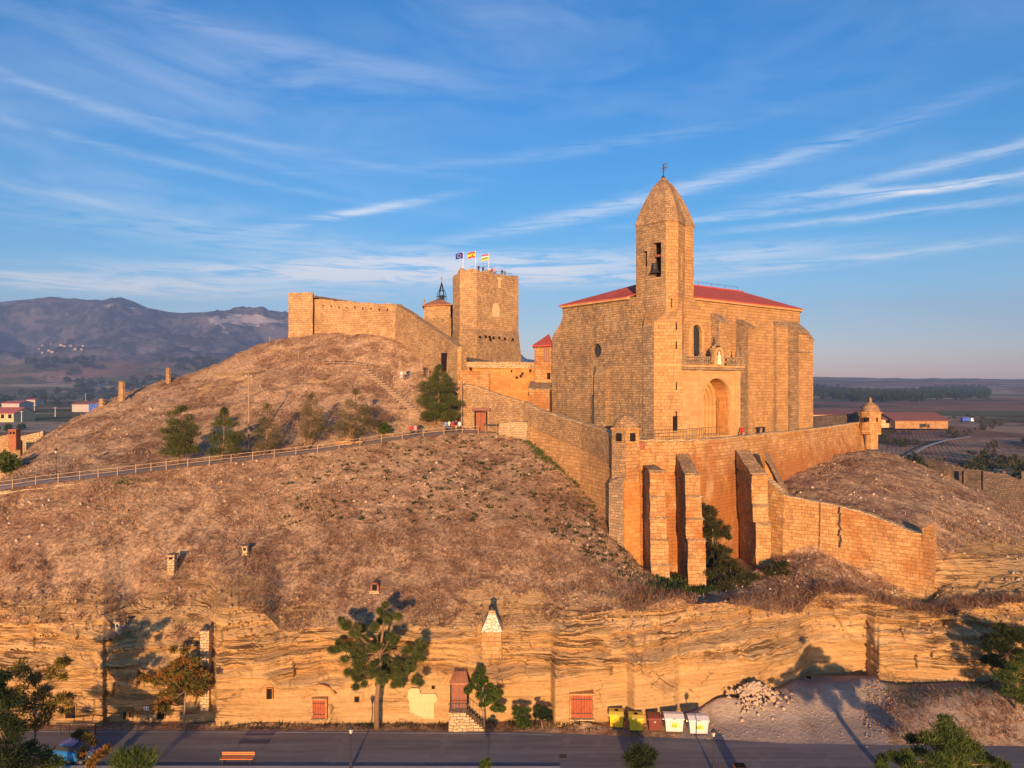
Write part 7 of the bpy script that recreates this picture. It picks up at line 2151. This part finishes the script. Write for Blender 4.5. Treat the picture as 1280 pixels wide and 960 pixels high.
t, x, D, z = flag(578.8, 315.5, 'blue flag with a ring of gold stars, on the pole nearest the chapel', [(0, 1, 'flag_blue')], 'blue_flag', 1)
for k in range(12):
    a = 2 * math.pi * k / 12
    xx = x - .85 + .34 * math.cos(a); f = (x - xx) / 1.75
    MB().box((xx, D + .16 * math.sin(f * 9) - .03, z - .62 - .35 * f ** 1.5 + .34 * math.sin(a)), (.1, .02, .1), 0, 0, .78).build('star', M['flag_yellow'], t)
t, x, D, z = flag(594, 314.5, 'red and yellow striped flag with a small crest, on the middle pole', [(0, .25, 'flag_red'), (.25, .75, 'flag_yellow'), (.75, 1, 'flag_red')], 'striped_flag', 1)
MB().box((x - .6, D - .06, z - .72), (.26, .03, .36)).build('crest', M['flag_red'], t)
t, x, D, z = flag(611, 317.5, 'red, white, green and yellow striped flag, on the pole nearest the visitors', [(0, .25, 'flag_red'), (.25, .5, 'flag_white'), (.5, .75, 'flag_green'), (.75, 1, 'flag_yellow')], 'four_stripe_flag', 1)
MB().box((x - .7, D - .05, z - .68), (.28, .03, .3)).build('crest', M['flag_red'], t)


# ------------------------------------------------------------------ people
def body_mesh(pose):
    """one continuous skinned figure 1.72 m tall, facing -Y."""
    hip, sit = (0.92, False) if pose != 'sit' else (0.45, True)
    v = {}
    v['pelvis'] = (0, 0, hip); v['waist'] = (0, 0, hip + .18); v['chest'] = (0, .01, hip + .42); v['neck'] = (0, 0, hip + .58); v['head'] = (0, -.02, hip + .68); v['crown'] = (0, -.01, hip + .80)
    for s, n in ((-1, 'l'), (1, 'r')):
        v['sh' + n] = (s * .19, .01, hip + .50)
        bend = .1 if pose != 'raise' or s < 0 else -.1
        if pose == 'raise' and s > 0:
            v['el' + n] = (s * .30, -.2, hip + .36); v['ha' + n] = (s * .18, -.34, hip + .55)
        else:
            v['el' + n] = (s * .25, .03, hip + .22); v['ha' + n] = (s * .25, -.10, hip - .02)
        v['hp' + n] = (s * .10, 0, hip - .05)
        if sit:
            v['kn' + n] = (s * .12, -.44, hip + .02); v['an' + n] = (s * .12, -.46, .09); v['to' + n] = (s * .12, -.62, .05)
        else:
            st_ = {'walk': .2, 'stand': .02, 'raise': .03}.get(pose, .02) * s
            v['kn' + n] = (s * .11, -.03 - st_ * .5, .50); v['an' + n] = (s * .11, .02 - st_, .09); v['to' + n] = (s * .12, -.15 - st_, .05)
    r = dict(pelvis=.135, waist=.125, chest=.15, neck=.055, head=.095, crown=.085)
    for n in 'lr': r.update({'sh' + n: .075, 'el' + n: .048, 'ha' + n: .042, 'hp' + n: .105, 'kn' + n: .07, 'an' + n: .048, 'to' + n: .045})
    E = [('pelvis', 'waist'), ('waist', 'chest'), ('chest', 'neck'), ('neck', 'head'), ('head', 'crown')]
    for n in 'lr': E += [('chest', 'sh' + n), ('sh' + n, 'el' + n), ('el' + n, 'ha' + n), ('pelvis', 'hp' + n), ('hp' + n, 'kn' + n), ('kn' + n, 'an' + n), ('an' + n, 'to' + n)]
    ks = list(v); me = bpy.data.meshes.new('person_skeleton')
    me.from_pydata([v[k] for k in ks], [(ks.index(a), ks.index(b)) for a, b in E], [])
    o = bpy.data.objects.new('person_skeleton', me); C.objects.link(o)
    sk = o.modifiers.new('s', 'SKIN'); sk.use_smooth_shade = True
    for i, k in enumerate(ks):
        sv = me.skin_vertices[0].data[i]; sv.radius = (r[k], r[k] * (.75 if k in ('pelvis', 'waist', 'chest') else 1)); sv.use_root = (k == 'pelvis')
    ssub = o.modifiers.new('d', 'SUBSURF'); ssub.levels = 1; ssub.render_levels = 1
    dg = bpy.context.evaluated_depsgraph_get()
    m2 = bpy.data.meshes.new_from_object(o.evaluated_get(dg))
    bpy.data.objects.remove(o, do_unlink=True); bpy.data.meshes.remove(me)
    return m2, hip


BODY = {p: body_mesh(p) for p in ('stand', 'walk', 'raise', 'sit')}


def person(loc, label, top, legs, pose='stand', ang=0.0, hair='hair', group=None, h=1.0):
    m, hip = BODY[pose]
    me = m.copy(); me.name = 'person'
    me.materials.clear()
    for k in (top, legs, 'skin', hair, 'cloth_black'): me.materials.append(M[k])
    for p in me.polygons:
        c = p.center
        if c.z > hip + .585: i = 3 if (c.z > hip + .74 or c.y > .02) else 2
        elif c.z > hip + .56: i = 2
        elif abs(c.x) > .2 and c.z < hip + .1 and c.z > hip - .2: i = 2
        elif c.z > hip + .02: i = 0
        elif c.z < .1: i = 4
        else: i = 1
        if pose == 'sit' and c.y < -.2 and c.z > .1: i = 1
        p.material_index = i
        p.use_smooth = True
    o = bpy.data.objects.new('person', me); C.objects.link(o)
    o.location = loc; o.rotation_euler = (0, 0, ang); o.scale = (h, h, h)
    tag(o, label, 'person', group)
    return o


def gp_(px, py, D=None):
    g = on_ground(px, py) if D is None else Vector(((px - CX) / F * D, D, 0))
    if D is not None: g.z = ground_z(g.x, g.y)
    return g


GP = 'visitors resting on the path by the gate'
person(gp_(513.5, 0, 106.4), 'person in a red top standing by the fence left of the tall pine', 'cloth_red', 'cloth_black', 'stand', .4, group=GP)
person(gp_(519, 0, 106.2), 'person in a pink top beside the red-topped visitor at the fence', 'cloth_pink', 'cloth_denim', 'walk', -.5, group=GP)
person(gp_(524.5, 0, 107.5), 'person all in black just left of the tall pine trunk', 'cloth_black', 'cloth_black', 'stand', .2, group=GP)
person(gp_(557, 0, 109), 'person in a light blue shirt at the end of the group by the pine', 'cloth_blue', 'cloth_black', 'stand', .1, group=GP)
person(gp_(561.5, 0, 110), 'person in a white shirt and jeans inside the group by the gate', 'cloth_white', 'cloth_denim', 'raise', -.3, group=GP)
person(gp_(566, 0, 109.3), 'person in a red shirt and dark trousers in the middle of the gate group', 'cloth_red', 'cloth_black', 'stand', .6, group=GP)
person(gp_(570, 0, 110.2), 'person in a navy jacket beside the red shirt in the gate group', 'cloth_navy', 'cloth_tan', 'stand', -.2, group=GP)
person(gp_(574.5, 0, 109.5), 'person in a white top and black trousers nearest the gate wall', 'cloth_white', 'cloth_black', 'walk', .3, group=GP)
GL = 'visitors at the lookout below the curtain wall'
person(gp_(502, 475.5), 'person dressed all in pale clothes at the lookout fence', 'cloth_white', 'cloth_white', 'stand', .2, group=GL)
person(gp_(506.5, 475), 'person in a tan top between the pale and the dark visitors at the lookout', 'cloth_tan', 'cloth_black', 'stand', -.4, group=GL)
person(gp_(510, 474.5), 'person in navy leaning on the lookout fence', 'cloth_navy', 'cloth_denim', 'raise', .5, group=GL)
person(gp_(530.5, 470), 'person in black standing apart at the upper end of the lookout fence', 'cloth_black', 'cloth_black', 'stand', -.1, group=GL)
GK = 'visitors on top of the keep'
kdz = zz(343.2, 150) + .01
for px, D, top, legs, pose, lb in ((598, 147.5, 'cloth_navy', 'cloth_black', 'stand', 'person in navy at the keep parapet, closest to the striped flag'), (603.5, 148.6, 'cloth_black', 'cloth_black', 'raise', 'person in black raising an arm on the keep top'),
                                   (611.5, 150, 'cloth_white', 'cloth_denim', 'stand', 'person in white beside the four-stripe flag pole on the keep'), (614.5, 150.5, 'cloth_red', 'cloth_black', 'stand', 'person in red right of the white-shirted visitor on the keep'),
                                   (618.5, 151.2, 'cloth_pink', 'cloth_denim', 'walk', 'person in pink in the middle of the keep parapet'), (627.5, 152.7, 'cloth_black', 'cloth_denim', 'stand', 'person in a black top and jeans near the right end of the keep parapet'),
                                   (631, 153.2, 'cloth_blue', 'cloth_black', 'stand', 'person in blue at the right end of the keep parapet')):
    person(((px - CX) / F * D, D + 1.0, kdz), lb, top, legs, pose, 0.2, group=GK)
q_ = L(14.9, -3.2)
person((q_[0], q_[1], TER + .25), 'person in a red jacket sitting by the church portal', 'cloth_red', 'cloth_red', 'sit', -.6)
sb2 = MB().box((q_[0], q_[1] + .1, TER + .3), (.7, .6, .62), -.6); tag(sb2.build('stone_block', M['pale_stone']), 'low stone block used as a seat beside the church portal', 'stone block')

# ------------------------------------------------------------------ left edge: ruined wall, brick chimney
rw = empty('ruined_house_wall', P(8, 575, 108), 'ruined rubble house wall with a patch of plaster at the left edge', 'ruin')
D = 106
wv = [(P(-40, 0, D).x, D, zz(548, D)), (P(-2, 0, D).x, D, zz(546, D)), (P(10, 0, D).x, D, zz(543, D)), (P(22.5, 0, D).x, D + .5, zz(552, D))]
MB().wall([(a, b) for a, b, _ in wv], 1.0, [c_ for _, _, c_ in wv], zz(610, D) - 2, .2).build('wall_face', M['rubble'], rw)
bc_ = empty('brick_chimney', P(17, 556, 105.6), 'red brick chimney with two dark openings on the ruined wall at the left edge', 'chimney')
MB().box((P(16.5, 0, 105.6).x, 105.9, (zz(556, 105.6) + zz(538, 105.6)) / 2 - .3), (1.1, 1.0, zz(538, 105.6) - zz(556, 105.6) + .8)).build('stack', M['brick_red'], bc_)
for s in (-.25, .25):
    MB().box((P(16.5, 0, 105.6).x + s, 105.38, zz(541, 105.6)), (.3, .06, .4)).build('flue', M['dark'], bc_)
MB().box((P(16.5, 0, 105.6).x, 105.9, zz(538, 105.6) + .1), (1.25, 1.15, .12)).build('cap', M['brick_red'], bc_)
lw2 = empty('garden_wall', P(38, 548, 118), 'low pale garden wall running to the hill behind the brick chimney', 'wall')
MB().wall([(P(22, 0, 118).x, 118), (P(54, 0, 119).x, 119)], .8, [zz(546, 118), zz(539, 119)], 5, .1).build('wall_face', M['pale_stone'], lw2)

# ------------------------------------------------------------------ right: ruined wall, track, warehouse, lorry; left: sheds; distant village and woods
rr_ = empty('valley_ruin_wall', P(1220, 600, 152), 'long shade-darkened ruined wall with a broken top below the right slope', 'ruined wall')
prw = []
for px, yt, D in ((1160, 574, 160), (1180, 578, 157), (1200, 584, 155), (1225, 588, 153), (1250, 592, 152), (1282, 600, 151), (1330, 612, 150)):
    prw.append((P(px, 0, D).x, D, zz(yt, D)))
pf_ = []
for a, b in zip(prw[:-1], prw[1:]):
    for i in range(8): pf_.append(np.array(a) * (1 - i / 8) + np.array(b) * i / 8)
MB().wall([(p[0], p[1]) for p in pf_], 1.6, [p[2] + rag.uniform(-.35, .25) for p in pf_], -3, .3).build('wall_face', M['dark_wall'], rr_)  # hill shade over the ruin is painted in by its dark stone
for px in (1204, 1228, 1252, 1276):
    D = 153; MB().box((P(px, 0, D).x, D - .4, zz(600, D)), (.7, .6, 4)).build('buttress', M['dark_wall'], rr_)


def shed(px0, px1, yb, yt_eave, yridge, D, depth, name, label, wall, roof, cat='building', doors=0, z0=None):
    x0, x1 = P(px0, 0, D).x, P(px1, 0, D).x
    zb_ = zz(yb, D); ze, zr = zz(yt_eave, D), zz(yridge, D + depth / 2)
    t = empty(name, ((x0 + x1) / 2, D, zb_), label, cat)
    MB().prism([(x0, D), (x1, D), (x1, D + depth), (x0, D + depth)], zb_ - 4, ze).build('wall', M[wall], t)
    o_ = depth * .04
    a = [(x0 - o_, D - o_, ze - .1), (x1 + o_, D - o_, ze - .1), (x1 + o_, D + depth / 2, zr), (x0 - o_, D + depth / 2, zr), (x0 - o_, D + depth + o_, ze - .1), (x1 + o_, D + depth + o_, ze - .1)]
    b = [(x, y, z - .35) for x, y, z in a]
    MB().add(a + b, [[0, 1, 2, 3], [3, 2, 5, 4], [6, 9, 8, 7], [9, 10, 11, 8], [0, 6, 7, 1], [4, 5, 11, 10], [1, 7, 8, 2], [2, 8, 11, 5], [0, 3, 9, 6], [3, 4, 10, 9]]).build('roof', M[roof], t)
    for g_ in ((x0 + .01), (x1 - .01)):
        MB().add([(g_, D + .02, ze - .35), (g_, D + depth - .02, ze - .35), (g_, D + depth / 2, zr - .4), (g_ + .2, D + depth / 2, zr - .4), (g_ + .2, D + .02, ze - .35), (g_ + .2, D + depth - .02, ze - .35)], [[0, 1, 2], [5, 4, 3]]).build('gable', M[wall], t)
    for k in range(doors):
        xx = x0 + (x1 - x0) * (k + .5) / doors
        MB().box((xx, D - .05, zb_ + (ze - zb_) * .4), ((x1 - x0) / doors * .45, .2, (ze - zb_) * .8)).build('door', M['dark'], t)
    return t


M['shed_white'] = plain('dull_white_render', (0.42, 0.385, 0.345), 0.9, 0.12, 0.3)
M['shed_roof'] = roof_mat('faded_red_shed_roof', (0.22, 0.085, 0.06), (0.30, 0.12, 0.085))
M['pink_roof'] = roof_mat('pink_red_shed_roof', (0.42, 0.10, 0.09), (0.5, 0.16, 0.13))
shed(1119, 1185, 530, 525.5, 515, 620, 46, 'warehouse', 'long tan warehouse with a faded red roof right of the sentry box', 'terrace', 'shed_roof', doors=0)
shed(1086, 1119, 529, 524, 514, 630, 40, 'warehouse', 'shorter end shed of the warehouse, joined behind the sentry box', 'cream', 'shed_roof', doors=2)
shed(1010, 1079, 522, 518, 513, 690, 40, 'warehouse', 'low red-roofed shed between the church and the sentry box', 'cream', 'shed_roof')
shed(-20, 17, 523, 516.5, 509, 760, 34, 'factory_shed', 'red-roofed factory shed with pale walls at the left edge', 'cream', 'pink_roof', doors=4)
shed(2, 24, 508, 504, 501, 980, 30, 'factory_shed', 'small white-walled shed behind the red-roofed factory shed', 'shed_white', 'pink_roof')
shed(90, 111, 511, 505, 501.5, 900, 26, 'factory_shed', 'white gabled shed beside the blue shed in the valley', 'shed_white', 'shed_roof')
shed(111, 124, 511, 504, 501, 900, 26, 'factory_shed', 'small blue-fronted shed next to the white gabled shed', 'shed_blue', 'shed_roof')
shed(33, 44, 503, 499.5, 498, 1150, 22, 'factory_shed', 'small pale shed beyond the factory sheds in the valley', 'shed_white', 'pink_roof')
# lorry beside the warehouse
D = 560; x = P(1206, 0, D).x; z = zz(527.5, D)
lo2 = empty('parked_lorry', (x, D, z), 'blue and white lorry parked beside the long warehouse', 'lorry')
MB().box((x + .5, D, z + 2.2), (6.2, 2.5, 2.6)).build('cargo_body', M['shed_blue'], lo2)
MB().box((x + 5.2, D, z + 1.9), (2.2, 2.4, 2.6)).build('cab', M['white'], lo2)
MB().box((x + 5.9, D - .6, z + 2.4), (.9, 1.3, .9)).build('window', M['glass'], lo2)
for dx in (-2, -.7, 4.9):
    MB().tube([(x + dx, D - 1.2, z + .5), (x + dx, D + 1.2, z + .5)], .5, 12).build('wheel', M['rubber'], lo2)
# trees in the valley
def low_crowns(name, pts, sizes, mat, label, seed):
    rng = np.random.default_rng(seed)
    V = []
    for p, s in zip(pts, sizes):
        V.append(leaf_tris((p[0], p[1], p[2] + s * .55), (s * .6, s * .6, s * .55), 36, s * .55, s * .35, rng, .5, .2))
    o = tri_obj(name, np.concatenate(V), M[mat], None, loc=(0, 0, 0))
    return tag(o, label, None, None, 'stuff')


rg_ = np.random.default_rng(501)
pts = []
for k in range(1500):
    px = rg_.uniform(1010, 1235); py = 493 + 4.0 * math.sin(px * .03) + rg_.normal() * 3.0 + (px - 1100) * .02
    pts.append(on_plain(px, py))
low_crowns('far_woods', pts, rg_.uniform(7, 14, len(pts)), 'dark_leaf', 'dark belt of pine woods across the right-hand plain', 502)
pts = []
for k in range(620):
    px = rg_.uniform(1100, 1300); py = rg_.uniform(520, 600)
    if fbm(np.array([px * .03]), np.array([py * .09]), 3, 7)[0] < -.02: continue
    p = on_plain(px, py) if py < 560 else None
    if p is None:
        D = np.interp(py, [560, 600], [420, 210]); xx = (px - CX) / F * D; p = Vector((xx, D, -8.5)) if D > 300 else Vector((xx, D, ground_z(xx, D)))
    pts.append(p)
low_crowns('valley_scrub', pts, rg_.uniform(1.2, 4.0, len(pts)), 'ivy', 'dark scrub dotted over the rough ground beyond the right slope', 503)
pts = []
for k in range(900):
    px = rg_.uniform(-10, 330); py = rg_.choice([456, 462, 470, 478, 485, 492, 500, 507, 515, 528, 537]) + rg_.normal() * 1.5
    if fbm(np.array([px * .02]), np.array([py * .07]), 3, 9)[0] < .0: continue
    pts.append(on_plain(px, py))
low_crowns('valley_trees', pts, np.array([max(3.0, p.y * .0062) * rg_.uniform(.6, 1.3) for p in pts]), 'dark_leaf', 'dark tree rows and hedges across the left-hand valley', 504)
# village below the mountains
M['village_wall'] = plain('village_plaster', (0.45, 0.37, 0.30), 0.9, 0.1, .1)
for k in range(15):
    px = 66 + rg_.normal() * 17; py = 437 + rg_.normal() * 3.0
    p = on_plain(px, py); s = rg_.uniform(9, 17)
    h_ = empty('village_house', p, 'tiny pale house in the distant village under the mountains', 'house', 'distant village houses')
    MB().box((p.x, p.y, p.z + s * .25), (s, s * .8, s * .7)).build('wall', M['village_wall'], h_)
    MB().prism([(p.x - s * .56, p.y - s * .46), (p.x + s * .56, p.y - s * .46), (p.x + s * .5, p.y + s * .4), (p.x - s * .5, p.y + s * .4)], p.z + s * .58, [p.z + s * .62] * 2 + [p.z + s * .95] * 2).build('roof', M['shed_roof'], h_)
# power poles in the valley
for px, yb, h_ in ((43, 520, 14), (27, 528, 12), (69, 521, 12), (107, 505, 22)):
    p = on_plain(px, yb)
    t = empty('power_pole', p, {43: 'grey power pole right of the factory sheds', 27: 'grey power pole in front of the factory sheds', 69: 'grey power pole between the factory and the white shed', 107: 'tall lattice power pole behind the white gabled shed'}[px], 'power pole')
    MB().tube([(p.x, p.y, p.z - 1), (p.x, p.y, p.z + h_)], [.5, .3], 6).build('pole', M['bin_grey'], t)
    MB().box((p.x, p.y, p.z + h_ - 1), (4, .3, .3)).build('crossarm', M['bin_grey'], t)
# pale farm track curling past the sentry box
tk_ = [(1125, 566, 330), (1140, 556, 390), (1160, 549, 450), (1185, 543, 500), (1215, 540, 530)]
mtk = []
for px, py, D in tk_:
    mtk.append((P(px, 0, D).x, D))
tag(strip('farm_track', [(x, y, -8.2) for x, y in mtk], [(x + 4, y + 9, -8.2) for x, y in mtk], M['concrete'], 'pale farm track curving away beyond the sentry box', lift=.6), None)
